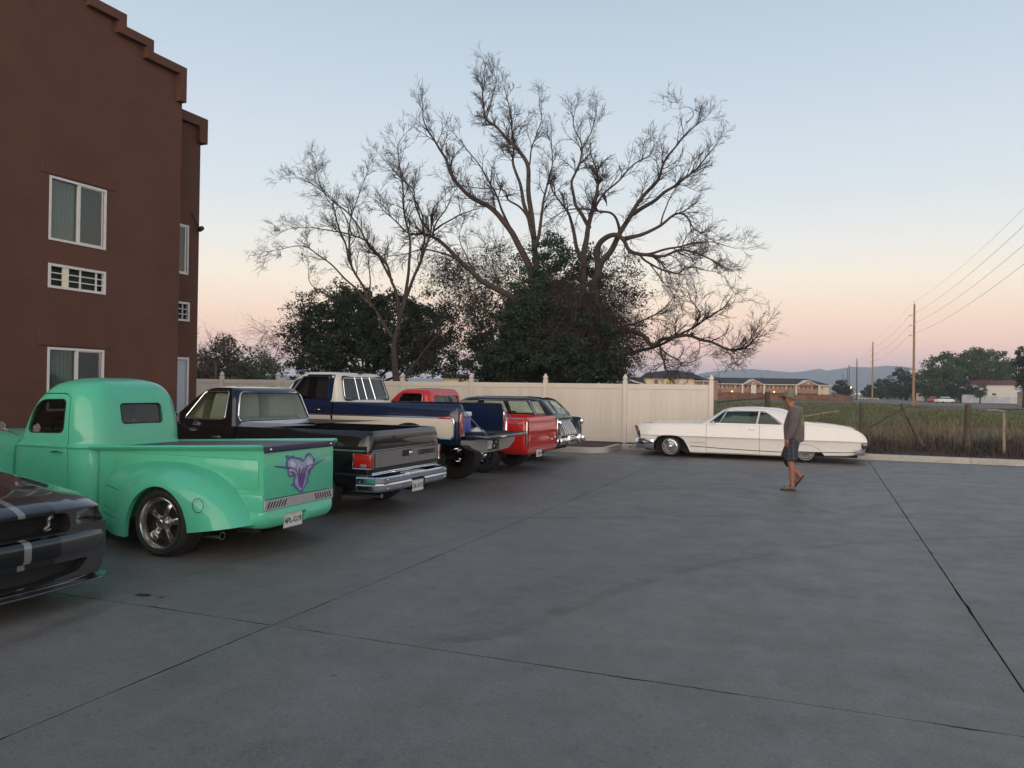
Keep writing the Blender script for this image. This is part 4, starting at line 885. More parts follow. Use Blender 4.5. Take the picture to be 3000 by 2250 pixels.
for sg in (-1, 1):
    for nm, x0, x1 in (('cab_side_panel', -3.85, -1.52), ('bed_side_panel', -1.48, .79)):
        P = [(x0, .86), (x1, .86), (x1, 1.172), (x0, 1.172)]; a_ = 0 if x1 > 0 else -3.0; A_ = arcpts(a_, .6, .485, 147.5, 32.5, 14)
        if x1 < 0: P = [(x0, .86)]+A_+[(x1, .86), (x1, 1.172), (x0, 1.172)]
        if x1 > 0: P = [(x0, .86)]+A_+arcpts(x1-.06, .92, .06, -90, 0, 4)+arcpts(x1-.04, 1.132, .04, 0, 90, 4)+[(x0, 1.172)]
        cutp = P
        me = panel(cutp, lambda u, v: sk.side(u, v, .004, sg), .12, flange=.006, fdir=(0, -sg, 0))
        # wheel opening
        ax0 = 0 if x1 > 0 else -3.0
        pn = link(nm, me, M_CREAM, ft)
        link('fender_lip', MB().tube([sk.side(x, z, .004, sg) for x, z in arcpts(ax0, .6, .478, 160, 20, 20)], .014, 6), M_BLACK, ft)
    top = [sk.side(-3.85+4.58*k/30, 1.186, .006, sg) for k in range(31)]+[sk.side(x, z, .006, sg) for x, z in arcpts(.755, 1.136, .05, 90, 0, 5)+arcpts(.745, .905, .06, 0, -90, 5)]+[sk.side(.745-k*.05, .847, .006, sg) for k in range(1, 5)]
    link('side_trim', MB().tube(top, .009, 5), M_CHROME, ft)
    q = MB(); q.bbox(.53, .75, *sorted((sg*.99, sg*1.012)), 1.165, 1.205, .012, 2); link('side_marker', q, M_RED, ft)
    # tail lamp in a chrome frame on the bed corner
    q = MB(); q.bbox(.885, .915, *sorted((sg*.865, sg*.985)), .90, 1.255, .012, 2); tl = link('tail_light', q, M_RED, ft)
    ring_trim('bezel', [Vector((.918, sg*y, z)) for y, z in rrpoly(.858, .99, .893, 1.262, .025)], .009, M_CHROME, tl)
    q = MB(); q.tube([(.88, sg*.84, 1.33), (.95, sg*.84, 1.25), (1.33, sg*.84, .90)], .010, 5); link('tailgate_cable', q, M_TRIM, ft)
tg = MB(); tg.bbox(.90, 1.36, -.835, .835, .845, .905, .015, 2); tg = link('tailgate', tg, M_NAVY, ft)
q = MB(); q.bbox(.93, 1.33, -.80, .80, .904, .912, .003, 1); link('gate_liner', q, M_BLACK, tg)
for k in range(9): q = MB(); q.box(.95, 1.3, -.72+k*.18-.03, -.72+k*.18+.03, .911, .916); link('liner_rib', q, M_BLACK, tg, ang=None)
q = MB(); q.bbox(1.34, 1.366, -.36, -.12, .862, .892, .006, 1); link('latch', q, M_CHROME, tg)
# steel step bumper with plate and tow socket panel
q = MB(); PO = [(-1.0, .83), (1.0, .83), (1.0, .74), (.70, .62), (-.02, .60), (-.42, .60), (-.86, .70), (-1.0, .76)]
q.prism(PO, 'x', .93, 1.08); bq = boo(q.mesh('q', True), MB().box(1.03, 1.2, -.26, .26, .62, .80).mesh('c', True)); sb = link('rear_bumper', bq, mat('steel_bumper', (.30, .305, .30), rough=.42, metal=.7, nz=(15, .15)), ft, ang=30)
q = MB(); q.bbox(1.02, 1.034, -.255, .255, .625, .795, .004, 1); link('plate_recess', q, M_BLACK, sb)
plate(sb, 1.05, -.16, .72, '71', M_PLATEW, M_PLATEG, sz=.07)
for y, z in ((.03, .74), (.12, .68), (.2, .75)): q = MB(); q.lathe([(0, .012), (.022, .01), (.024, 0)], 12, Matrix.Translation((1.036, y, z)) @ Matrix.Rotation(R(90), 4, 'Y')); link('tow_socket', q, M_LENS, sb)
for sg in (-1, 1):
    o_ = rounded([(-2.78, 1.405), (-1.575, 1.405), (-1.60, 1.872), (-2.335, 1.872)], .05); i_ = rounded([(-2.52, 1.44), (-1.66, 1.44), (-1.69, 1.835), (-2.27, 1.835)], .05)
    link('door_frame', panel(o_, lambda u, v: scab.side(u, v, .004, sg), .12, [i_], .008, (0, -sg, 0)), M_NAVY, ft)
# slider bars of the rear window
for u in (.29, .46, .66):
    y = -.71+1.42*u; q = MB(); q.tube([scab.rear(y*1.04, 1.435, -.004), scab.rear(y*.93, 1.835, -.004)], .008, 5); link('window_bar', q, M_CHROME, ft)
ring_trim('window_frame', [scab.rear(y, z, -.002) for y, z in grow(rounded([(-.76, 1.43), (.76, 1.43), (.67, 1.838), (-.67, 1.838)], .07), -.022)], .008, M_CHROME, ft)
q = MB(); q.bbox(-1.60, -1.53, -.05, .05, 1.90, 1.935, .01, 2); link('brake_lamp', q, M_BLACK, ft)
# cooler and cloth in the bed
cl = thing('cooler', 'blue cooler with white lid standing at the open tailgate of the lifted truck', 'cooler', (-5.62, 11.86, .91))
q = MB(); q.bbox(-.2, .2, -.15, .15, 0, .29, .02, 2); link('body', q, mat('cooler_blue', (.015, .06, .34), rough=.4, nz=(12, .1)), cl)
q = MB(); q.bbox(-.21, .21, -.16, .16, .292, .37, .02, 3); link('lid', q, mat('cooler_white', (.62, .68, .74), rough=.4, nz=(12, .04)), cl)
q = MB(); q.tube([(-.1, -.155, .25), (-.1, -.19, .2), (.1, -.19, .2), (.1, -.155, .25)], .008, 5); link('handle', q, M_PLATEW, cl)
cb_ = MB(); nn = 12
for j in range(nn+1):
    for i in range(nn+1):
        u, v = i/nn-.5, j/nn-.5; rr_ = math.hypot(u, v); z = max(0, .12*(1-(rr_*2)**2))*(.6+.6*noise.noise(Vector((u*6, v*6, 3))))+.012*noise.noise(Vector((u*14, v*14, 0))); cb_.v.append((u*.34, v*.42, z+.006))
for j in range(nn):
    for i in range(nn): a = j*(nn+1)+i; cb_.f.append((a, a+1, a+nn+2, a+nn+1))
tag(link('towel', cb_, mat('white_towel', (.55, .56, .55), rough=.9, nz=(14, .1)), loc=(-5.42, 12.2, .915), ang=80), 'crumpled white towel lying on the truck bed behind the cooler', 'towel')
q = MB(); q.bbox(-.22, .22, -.17, .17, 0, .035, .01, 1); tag(link('tool_tray', q, M_BLACK, loc=(-5.25, 11.95, .915)), 'flat black tray lying on the lowered tailgate', 'tray')

# --- red truck
M_REDP = paint('red_paint', (.5, .016, .010), .06)
rt, sk, bo, scab = box_truck(dict(label='lowered bright red pickup with smooth tailgate and no rear bumper', loc=(-6.3, 15.39, 0), hw=.99, zb=.43, zt=1.112, xt=.965, xf=-3.95, xg=-1.17, wb=2.92, zf=.64,
    paint=M_REDP, ra=.36, az=.33, R=.345, rim=.21, tw=.24, wheel='rally', wo=-.06, wx=-2.45, rx=-1.18, rk=.52, rkr=.12, hwB=.88, hwR=.72, zr=1.655, glass=M_GLASS_D,
    sw=rounded([(-2.05, 1.2), (-1.40, 1.2), (-1.42, 1.545), (-1.88, 1.545)], .06), rw=rounded([(-.62, 1.2), (.62, 1.2), (.57, 1.5), (-.57, 1.5)], .07), rwtrim=M_REDP))
side_strip(rt, 'rail_trim', sk, -1.1, .9, 1.085, 1.097, M_CHROME)
for sg in (-1, 1):
    q = MB(); q.bbox(.935, .975, *sorted((sg*.935, sg*.965)), .56, 1.03, .01, 2); link('tail_light', q, M_CHROME, rt)
    q = MB(); q.bbox(.972, .98, *sorted((sg*.941, sg*.959)), .6, .97, .003, 1); link('lens', q, mat('amber_red', (.3, .05, .01), rough=.2, coat=1, nz=(20, .2)), rt)
dish = panel(rounded([(-.84, .72), (.84, .72), (.84, .98), (-.84, .98)], .05), lambda u, v: Vector((.969+.010*math.cos((v-.85)*24), u, v)), .05, flange=.01, fdir=(-1, 0, 0)); tgr = link('tailgate_panel', dish, M_REDP, rt)
q = MB(); q.bbox(.966, .975, -.85, .85, .86, .872, .003, 1); link('crease', q, M_REDP, tgr)
pan = stack([(.37, .5, .90, .80, .05, .1), (.40, .45, .95, .89, .05, .1), (.445, .4, .968, .93, .05, .08), (.47, .4, .966, .94, .05, .06)], 4); link('roll_pan', pan, M_REDP, rt)
q = MB(); q.box(.955, .972, -.93, .93, .478, .486); link('tailgate_gap', q, M_CHROME, rt, ang=None)
q = MB(); q.lathe([(0, .012), (.03, .01), (.036, 0)], 12, Matrix.Translation((.972, .58, .62)) @ Matrix.Rotation(R(90), 4, 'Y')); link('badge', q, M_CHROME, tgr)
plate(rt, .97, -.24, .385, 'LJ-203', M_PLATEW, M_PLATEG, sz=.07)
for y in (-.875, .875): q = MB(); q.box(.962, .974, y-.004, y+.004, .49, 1.07); link('tailgate_gap', q, M_BLACK, rt, ang=None)
# ---------------------------------------------------------------- grey muscle car, nose to the lot
def striped(name, base, stripe):
    m = bpy.data.materials.new(name); m.use_nodes = True; t = m.node_tree; b = t.nodes['Principled BSDF']; c = N(t, 'ShaderNodeTexCoord'); s = N(t, 'ShaderNodeSeparateXYZ'); t.links.new(c.outputs['Object'], s.inputs[0])
    a = N(t, 'ShaderNodeMath', operation='ABSOLUTE'); t.links.new(s.outputs['Y'], a.inputs[0])
    g1 = N(t, 'ShaderNodeMath', operation='GREATER_THAN'); g1.inputs[1].default_value = .03; g2 = N(t, 'ShaderNodeMath', operation='LESS_THAN'); g2.inputs[1].default_value = .285
    t.links.new(a.outputs[0], g1.inputs[0]); t.links.new(a.outputs[0], g2.inputs[0]); mu = N(t, 'ShaderNodeMath', operation='MULTIPLY'); t.links.new(g1.outputs[0], mu.inputs[0]); t.links.new(g2.outputs[0], mu.inputs[1])
    mx = N(t, 'ShaderNodeMix', data_type='RGBA'); mx.inputs[6].default_value = (*base, 1); mx.inputs[7].default_value = (*stripe, 1); t.links.new(mu.outputs[0], mx.inputs[0])
    m3 = N(t, 'ShaderNodeMix', data_type='RGBA'); m3.inputs[6].default_value = (.22, .22, .23, 1); t.links.new(mx.outputs[2], m3.inputs[7]); t.links.new(g1.outputs[0], m3.inputs[0]); t.links.new(m3.outputs[2], b.inputs['Base Color'])
    b.inputs['Roughness'].default_value = .3; b.inputs['Coat Weight'].default_value = 1; b.inputs['Coat Roughness'].default_value = .03; b.inputs['Metallic'].default_value = .35
    return m
M_GREY = striped('striped_grey_paint', (.040, .041, .044), (.002, .003, .005)); M_GREYP = paint('grey_paint', (.02, .021, .023), .1, .3)
def muscle_car():
    t = thing('muscle_car', 'dark grey muscle car with twin black stripes and a snake in its grille, nose out', 'car', (-5.2, 3.93, 0)); t.scale = (1, .92, 1)
    def sec(w_, zb, zs, zt):
        return catm([(0, zb), (w_*.8, zb), (w_*.93, zb+.02), (w_*.985, zb+(zs-zb)*.28), (w_, zb+(zs-zb)*.55), (w_*.985, zb+(zs-zb)*.8), (w_*.93, zs-.01), (w_*.84, zs+(zt-zs)*.45), (w_*.6, zt-(zt-zs)*.12), (w_*.3, zt), (0, zt)], 4)
    st = [(-4.7, .78, .34, .85, .9), (-4.55, .9, .25, .93, 1.0), (-3.8, .94, .2, .95, 1.02), (-2.6, .945, .18, .93, 1.0), (-1.6, .94, .18, .90, .985), (-1.0, .935, .2, .855, .93), (-.55, .915, .21, .80, .87), (-.25, .87, .21, .762, .82), (-.09, .81, .2, .73, .775), (-.02, .775, .2, .715, .742), (-.0, .765, .21, .705, .725)]
    b = xloft(st, 6, sec).mesh('b', True); sk = Skin(b)
    for ax_ in (-1.0, -3.75): b = boo(b, archcut(ax_, .34, .375, .945, .3).mesh('a', True))
    c = MB(); c.prism(rounded([(-.40, .555), (.40, .555), (.43, .60), (.40, .69), (.36, .704), (-.36, .704), (-.40, .69), (-.43, .60)], .02), 'x', -.14, .2); b = boo(b, c.mesh('c', True))
    c = MB(); c.prism(rounded([(-.60, .34), (.60, .34), (.5, .25), (.2, .215), (-.2, .215), (-.5, .25)], .03), 'x', -.12, .2); b = boo(b, c.mesh('c', True))
    for sg in (-1, 1):
        c = MB(); c.prism(rounded([(sg*.47, .60), (sg*.48, .70), (sg*.74, .722), (sg*.80, .70), (sg*.79, .60)], .02), 'x', -.30, .3); b = boo(b, c.mesh('c', True))
    c = MB(); c.box(-3.3, -1.9, -.75, .75, .75, 1.3); b = boo(b, c.mesh('c', True))
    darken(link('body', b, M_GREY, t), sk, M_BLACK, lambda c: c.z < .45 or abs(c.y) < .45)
    L = squab(.95, 1.36, -3.9, -1.55, .45, .75, .80, .58, .25); 
    # windshield is at +x here
    L = [(z, x0, x1, h_, r_, r2, 0, 0) for (z, x0, x1, h_, r_, r2, *_r) in L]
    wins = [('side_window', 'y', rounded([(-3.2, 1.0), (-1.95, 1.0), (-2.3, 1.29), (-3.0, 1.3)], .05), s_) for s_ in (-1, 1)]+[('windshield', 'x', rounded([(-.62, .98), (.62, .98), (.52, 1.31), (-.52, 1.31)], .06), 1), ('rear_window', 'x', rounded([(-.55, 1.02), (.55, 1.02), (.48, 1.3), (-.48, 1.3)], .06), -1)]
    cabin(t, L, wins, M_GREY, M_GLASS_D, name='roof', lining=M_INT)
    g = MB(); g.box(-.135, -.125, -.44, .44, .55, .71); gr = link('grille', g, M_BLACK, t, ang=None)
    for k in range(9): g = MB(); g.box(-.125, -.105, -.42, .42, .565+k*.0165, .569+k*.0165); link('grille_bar', g, M_BLACK, gr, ang=None)
    # rearing snake badge
    sn = [(-.055, .292, .588), (-.05, .248, .582), (-.048, .238, .598), (-.048, .262, .612), (-.048, .268, .634), (-.046, .262, .655), (-.044, .275, .678), (-.042, .292, .682), (-.04, .302, .67)]
    g = MB(); P = catm(sn, 5); k = len(P); g.tube(P, [.004+.009*math.sin(math.pi*min(1, .12+i/k*.95))+(.006 if i > k*.62 and i < k*.86 else 0) for i in range(k)], 8); link('snake_badge', g, mat('badge_alloy', (.3, .3, .3), rough=.35, metal=.8, nz=(30, .1)), gr)
    g = MB(); g.box(-.115, -.105, -.62, .62, .2, .35); lg = link('lower_grille', g, M_BLACK, t, ang=None)
    plan = [(-.55, -.955), (-.30, -.91), (-.14, -.84), (-.03, -.72), (.02, -.45), (.035, 0), (.02, .45), (-.03, .72), (-.14, .84), (-.30, .91), (-.55, .955)]
    plan = [(x, y) for x, y in catm(plan, 5)]
    q = sweep(plan, [(-.03, .40), (.02, .392), (.034, .42), (.036, .50), (.028, .53), (.0, .545), (-.05, .553), (-.05, .41)])
    link('bumper', q, M_GREY, t, ang=50)
    q = sweep([(x-.0, y*1.0) for x, y in plan[8:-8]], [(-.04, .165), (.045, .158), (.055, .166), (.05, .176), (-.04, .19)]); link('splitter', q, M_GREYP, t)
    ch = catm([(-.22, -.87, .345), (-.12, -.80, .27), (-.03, -.66, .215), (.01, -.4, .19), (.015, 0, .184), (.01, .4, .19), (-.03, .66, .215), (-.12, .80, .27), (-.22, .87, .345)], 6)
    link('chin_trim', MB().tube(ch, .006, 5), M_TRIM, t)
    for sg in (-1, 1):
        q = MB(); q.bbox(-.29, -.20, *sorted((sg*.46, sg*.80)), .595, .73, .01, 1); hl = link('headlight', q, M_TRIM, t)
        q = MB(); q.lathe([(0, -.04), (.05, -.02), (.06, .0), (.055, .005), (0, .012)], 20, Matrix.Translation((-.14, sg*.58, .66)) @ Matrix.Rotation(R(90), 4, 'Y')); link('lamp', q, M_LENS, hl)
        q = MB(); q.lathe([(0, -.03), (.035, -.015), (.042, .0), (0, .008)], 16, Matrix.Translation((-.185, sg*.71, .665)) @ Matrix.Rotation(R(90), 4, 'Y')); link('lamp', q, M_AMBER if 0 else M_LENS, hl)
        q = MB(); q.add([(-.06, sg*.47, .602), (-.06, sg*.48, .70), (-.14, sg*.73, .72), (-.21, sg*.80, .70), (-.2, sg*.79, .602)], [(0, 1, 2, 3, 4)]); link('lens', q, glass('lamp_cover', (.8, .85, .84)), hl, ang=None)
        q = MB(); q.bbox(-.2, -.05, *sorted((sg*.62, sg*.74)), .29, .33, .01, 1); link('fog_lamp', q, M_LENS, t)
        q = MB(); q.bbox(-1.95, -1.8, *sorted((sg*.9, sg*1.06)), .96, 1.08, .03, 2); link('mirror', q, M_GREYP, t)
    q = MB(); q.bbox(-4.5, -.4, -.7, .7, .2, .26, .01, 1); link('underbody', q, M_BLACK, t)
    for y in (-.43, .43): q = MB(); q.bbox(-.75, -.45, y-.06, y+.06, .845, .862, .005, 1); link('hood_vent', q, M_BLACK, t)
    for x in (-1.0, -3.75):
        for sg in (-1, 1): wheel(t, x, sg*.93, .34, .34, .24, .25, 'five', sg)
muscle_car()

# ---------------------------------------------------------------- black 1950s two-door wagon with ribbed tailgate
def wagon():
    t = thing('station_wagon', 'black 1950s two-door wagon with chrome ribbed tailgate beside the vinyl fence', 'station wagon', (-6.3, 18.12, 0))
    def sec(w_, zb, zs, zt):
        return catm([(0, zb), (w_*.85, zb), (w_*.95, zb+.03), (w_, zb+(zs-zb)*.4), (w_*.99, zb+(zs-zb)*.65), (w_*.97, zs-.05), (w_*.93, zs), (w_*.85, zs-.01), (w_*.7, zt-.01), (w_*.35, zt), (0, zt)], 4)
    st = [(-4.15, .7, .35, .8, .85), (-4.0, .86, .3, .95, .99), (-3.4, .92, .27, .99, 1.04), (-2.2, .93, .26, 1.0, 1.04), (-1.0, .935, .26, 1.0, 1.03), (0, .94, .27, 1.005, 1.03), (.3, .935, .3, 1.01, 1.02), (.47, .93, .33, 1.01, .99), (.6, .92, .36, 1.0, .87), (.68, .91, .39, .985, .74), (.72, .90, .41, .96, .62)]
    b = xloft(st, 5, sec).mesh('b', True)
    for ax_ in (-.45, -3.3): b = boo(b, archcut(ax_, .35, .37, .94, .3).mesh('a', True))
    c = MB(); c.box(-1.9, .25, -.7, .7, .75, 1.3); b = boo(b, c.mesh('c', True))
    sk = Skin(b); link('body', b, M_BLK, t)
    L = [(1.0, -2.4, .53, .80, .2, .2, 0, .05), (1.04, -2.35, .51, .80, .2, .2, 0, .05), (1.15, -2.2, .42, .775, .2, .2, 0, .05), (1.3, -2.0, .27, .735, .2, .2, 0, .05), (1.38, -1.9, .18, .71, .2, .2, 0, .05), (1.425, -1.83, .12, .685, .2, .2, 0, .05),
         (1.46, -1.72, .03, .63, .2, .2, 0, .03), (1.485, -1.55, -.12, .52, .18, .18), (1.497, -1.3, -.35, .36, .12, .12), (1.5, -1.1, -.6, .15, .03, .03)]
    wins = []
    for s_ in (-1, 1):
        wins += [('side_window', 'y', rounded([(-2.05, 1.07), (-1.2, 1.07), (-1.32, 1.385), (-1.85, 1.385)], .03), s_), ('side_window', 'y', rounded([(-1.13, 1.07), (-.52, 1.07), (-.68, 1.385), (-1.25, 1.385)], .03), s_),
                 ('side_window', 'y', rounded([(-.47, 1.07), (.10, 1.07), (-.12, 1.385), (-.63, 1.385)], .03), s_), ('quarter_window', 'y', rounded([(.15, 1.07), (.36, 1.07), (.12, 1.385), (-.06, 1.385)], .02), s_)]
    wins += [('rear_window', 'x', rounded([(-.60, 1.08), (.60, 1.08), (.50, 1.395), (-.50, 1.395)], .05), 1), ('windshield', 'x', rounded([(-.6, 1.08), (.6, 1.08), (.55, 1.39), (-.55, 1.39)], .05), -1)]
    c, sc_, pn, _ = cabin(t, L, wins, M_BLK, M_GLASS, name='roof', lining=M_INT, nx=20, ny=12)
    for sg in (-1, 1):
        q = MB(); q.tube([sc_.side(.13, 1.06, .008, sg), sc_.side(.03, 1.2, .008, sg), sc_.side(-.09, 1.395, .008, sg)], .017, 6); link('pillar_trim', q, M_CHROME, t)
        q = MB(); q.tube([sc_.side(x, 1.40, .004, sg) for x in (-1.85, -1.3, -.7, -.1, .1)], .010, 6); link('drip_rail', q, M_CHROME, t)
        q = MB(); q.tube([sc_.side(x, 1.055, .006, sg) for x in (-2.05, -1.3, -.7, -.1, .3)], .010, 6); link('belt_trim', q, M_CHROME, t)
        # hooded tail lamps at the fin ends
        q = MB(); q.lathe([(.0, .03), (.03, .03), (.042, .015), (.045, -.06)], 16, Matrix.Translation((.735, sg*.862, .90)) @ Matrix.Rotation(R(90), 4, 'Y') @ Matrix.Diagonal((1.7, .8, 1, 1))); tl = link('tail_light', q, M_CHROME, t)
        q = MB(); q.lathe([(0, .045), (.022, .04), (.03, .028)], 14, Matrix.Translation((.735, sg*.862, .92)) @ Matrix.Rotation(R(90), 4, 'Y') @ Matrix.Diagonal((1.5, .8, 1, 1))); link('lens', q, M_RED, tl)
        q = MB(); q.bbox(.70, .81, *sorted((sg*.80, sg*.95)), .40, .57, .04, 3); link('bumper_wing', q, M_CHROME, t)
        q = MB(); q.bbox(.74, .85, *sorted((sg*.36, sg*.47)), .39, .62, .04, 3); link('bumper_guard', q, M_CHROME, t)
    q = sweep([(.35, -1.0), (.62, -.99), (.74, -.92), (.79, -.6), (.8, 0), (.79, .6), (.74, .92), (.62, .99), (.35, 1.0)], [(-.07, .43), (-.01, .425), (.01, .46), (.012, .52), (-.005, .555), (-.07, .56)]); link('rear_bumper', q, M_CHROME, t)
    for k in range(7):
        y = (-3+k)*.135; pts = []
        for z in (.99, .93, .86, .79, .72, .66, .62):
            h = sk.hit((5, y*(1.0), z), (-1, 0, 0)); pts.append(Vector(((h.x if h else .7)+.006, y, z)))
        q = MB(); q.tube(pts, .010, 6); link('tailgate_rib', q, mat('rib_painted_sheen', (.78, .78, .8), rough=.3, metal=.5, nz=(20, .05)), t)  # pale half-metal colour stands in for sky reflected in chrome
    q = MB(); q.bbox(.74, .77, -.16, .16, .57, .6, .01, 2); link('handle', q, M_CHROME, t)
    q = MB(); q.bbox(-3.9, .4, -.7, .7, .25, .32, .01, 1); link('underbody', q, M_BLACK, t)
    for sg in (-1, 1): q = MB(); q.lathe([(0, .03), (.08, .02), (.1, 0)], 18, Matrix.Translation((-4.1, sg*.68, .78)) @ Matrix.Rotation(R(-90), 4, 'Y')); link('headlight', q, M_LENS, t)
    q = MB(); q.tube([(-.35-.06*math.sin(a)-1.35, -.33+.19*math.cos(a), 1.08+.16*math.sin(a)) for a in [k*math.pi/8 for k in range(17)]], .01, 6); link('steering_wheel', q, M_BLACK, t)
    q = MB(); q.bbox(-1.3, -.9, -.65, .65, .7, 1.12, .05, 2); q.bbox(-.5, -.2, -.65, .65, .7, 1.08, .05, 2); link('seat', q, M_INT, t)
    for x in (-.45, -3.3):
        for sg in (-1, 1): wheel(t, x, sg*.88, .33, .33, .2, .2, 'rally', sg)
wagon()

# ---------------------------------------------------------------- long white two-door hardtop
M_WHITE = paint('white_paint', (.76, .73, .69), .02, .28)
def hardtop():
    t = thing('hardtop_coupe', 'long low white 1960s two-door hardtop parked along the kerb behind the man', 'car', (-3.63, 21.29, 0), 0)
    def sec(w_, zb, zm, ze, zt):
        return catm([(0, zb), (w_*.8, zb), (w_*.90, zb+.005), (w_*.93, zb+.035), (w_*.938, zb+(zm-zb)*.42), (w_*.968, zm-.05), (w_, zm), (w_, zm), (w_*.992, zm+.03), (w_*.965, zm+(ze-zm)*.55), (w_*.94, ze-.03), (w_*.915, ze-.002), (w_*.915, ze-.002), (w_*.84, ze-.004), (w_*.6, zt-.004), (w_*.3, zt), (0, zt)], 3)
    W = 1.0
    st = [(-.88, W*.86, .42, .56, .765, .80), (-.83, W*.90, .33, .555, .79, .825), (-.70, W*.945, .22, .552, .81, .845), (-.375, W*.975, .17, .55, .845, .875), (.3, W*.99, .135, .55, .862, .90), (.9, W, .13, .548, .868, .905), (2.2, W, .13, .545, .88, .90), (2.75, W, .135, .545, .91, .91),
          (3.1, W, .15, .545, .935, .945), (3.4, W*.998, .17, .545, .925, .94), (3.9, W*.985, .185, .545, .885, .90), (4.2, W*.965, .20, .545, .848, .858), (4.36, W*.95, .235, .543, .805, .812), (4.47, W*.935, .30, .54, .745, .75), (4.55, W*.92, .36, .53, .67, .675), (4.595, W*.90, .42, .50, .59, .6)]
    b = xloft(st, 4, sec).mesh('b', True); sk0 = Skin(b)
    arch = [(-.42, -.2), (-.42, .16), (-.40, .36), (-.32, .49), (-.2, .535), (.02, .545), (.2, .53), (.33, .46), (.44, .30), (.52, .12), (.52, -.2)]
    c = MB(); [c.prism(arch, 'y', *sorted((s_*1.4, s_*.66))) for s_ in (-1, 1)]; b = boo(b, c.mesh('c', True))
    c = MB(); [c.prism([(2.80, -.2), (2.86, .17), (2.93, .262), (3.60, .262), (3.66, .2), (3.70, -.2)], 'y', *sorted((s_*1.4, s_*.66))) for s_ in (-1, 1)]; b = boo(b, c.mesh('c', True))
    c = MB(); c.box(1.2, 2.65, -.78, .78, .5, 1.3); b = boo(b, c.mesh('c', True))
    dp = rounded([(.905, .15), (2.185, .15), (2.17, 1.3), (.905, 1.3)], .04)
    for sg in (-1, 1):
        a = sorted((sg*2, sg*.80)); s_ = MB().prism(grow(dp, -.004), 'y', *a); b_ = MB().prism(grow(dp, .004), 'y', *a)
        d = link('door', boo(b, s_.mesh('s', True), 'INTERSECT'), M_WHITE, t); b = boo(b, b_.mesh('b', True))
        q = MB(); q.bbox(1.93, 2.08, *sorted((sg*.965, sg*1.0)), .765, .785, .008, 2); link('handle', q, M_CHROME, d)
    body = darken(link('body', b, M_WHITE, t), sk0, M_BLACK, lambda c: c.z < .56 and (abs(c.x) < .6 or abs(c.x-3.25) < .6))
    L = [(.85, .68, 3.35, .86, .2, .3, .10, .0), (.88, .74, 3.28, .86, .2, .3, .10, 0), (.95, .87, 3.13, .84, .2, .3, .10, 0), (1.05, 1.05, 2.98, .80, .2, .3, .08, 0), (1.14, 1.18, 2.88, .765, .2, .3, .06, 0), (1.20, 1.26, 2.80, .735, .2, .3, .05, 0),
         (1.245, 1.36, 2.70, .70, .2, .3, .04, 0), (1.28, 1.48, 2.54, .62, .2, .26, .02, 0), (1.30, 1.75, 2.25, .48, .15, .15), (1.306, 1.9, 2.1, .25, .05, .05)]
    # traced at the near side plane; the glass sits about 0.17 m further in
    wins = []
    for s_ in (-1, 1):
        wins += [('vent_window', 'y', rounded([(.98, .895), (1.20, .895), (1.37, 1.185), (1.33, 1.185)], .012), s_), ('side_window', 'y', rounded([(1.22, .895), (2.09, .895), (2.14, 1.19), (1.39, 1.19)], .02), s_),
                 ('quarter_window', 'y', rounded([(2.125, .895), (2.70, .895), (2.66, .92), (2.33, 1.17), (2.18, 1.19)], .02), s_)]
    wins += [('windshield', 'x', rounded([(-.7, .90), (.7, .90), (.60, 1.2), (-.60, 1.2)], .05), -1), ('rear_window', 'x', rounded([(-.55, .98), (.55, .98), (.48, 1.2), (-.48, 1.2)], .05), 1)]
    c, sc_, pn, _ = cabin(t, L, wins, M_WHITE, M_GLASS_T, name='roof', lining=mat('teal_lining', (.12, .20, .18), rough=.9, nz=(4, .1)), nx=22, ny=12, thick=.03)
    for sg in (-1, 1):
        q = MB(); q.tube([sc_.side(x, z, .006, sg) for x, z in ((.96, .885), (1.12, 1.02), (1.345, 1.205), (1.6, 1.205), (2.28, 1.2), (2.5, 1.07), (2.74, .885))], .010, 6); link('window_trim', q, M_CHROME, t)
        q = MB(); q.tube([sc_.side(1.21, .89, .005, sg), sc_.side(1.38, 1.195, .005, sg)], .008, 6); link('window_trim', q, M_CHROME, t)
        q = MB(); q.tube([sc_.side(2.108, .885, .005, sg), sc_.side(2.16, 1.195, .005, sg)], .010, 6); link('window_trim', q, M_CHROME, t)
        # sill moulding, dark, running the length
        P = [(.5, .298), (1.2, .268), (2.0, .245), (2.72, .232), (3.0, .262), (3.6, .262), (4.0, .272), (4.38, .285)]
        q = MB(); q.tube([sk0.side(x, z, .002, sg) for x, z in P], .009, 6); link('sill_moulding', q, mat('dark_moulding', (.05, .045, .04), rough=.3, metal=.7, nz=(20, .1)), t)
        q = MB(); q.tube([sk0.side(x, z, .001, sg) for x, z in catm([(2.86, .265), (2.9, .34), (3.0, .405), (3.16, .435), (3.34, .425), (3.5, .36), (3.6, .27)], 5)], .0035, 5); link('skirt_gap', q, M_BLACK, t)
        q = MB(); q.tube([sk0.side(x, z, .002, sg) for x, z in catm([(-.41, .20), (-.40, .36), (-.32, .492), (-.2, .54), (.02, .55), (.2, .535), (.33, .465), (.44, .30), (.51, .14)], 5)], .006, 5); link('wheel_lip', q, M_CHROME, t)
        q = MB(); q.tube([sk0.side(x, .70, -.002, sg) for x in (3.9, 4.1, 4.45)], .003, 4); link('seam', q, M_TRIM, t)
        # rear wrap bumper and lamp
        q = sweep([(4.34, sg*.975), (4.46, sg*.955), (4.54, sg*.90), (4.585, sg*.4), (4.59, 0)][::(1 if sg < 0 else -1)], [(-.04, .225), (.0, .235), (.012, .27), (.01, .35), (-.02, .37), (-.05, .36)]); link('rear_bumper', q, M_CHROME, t)
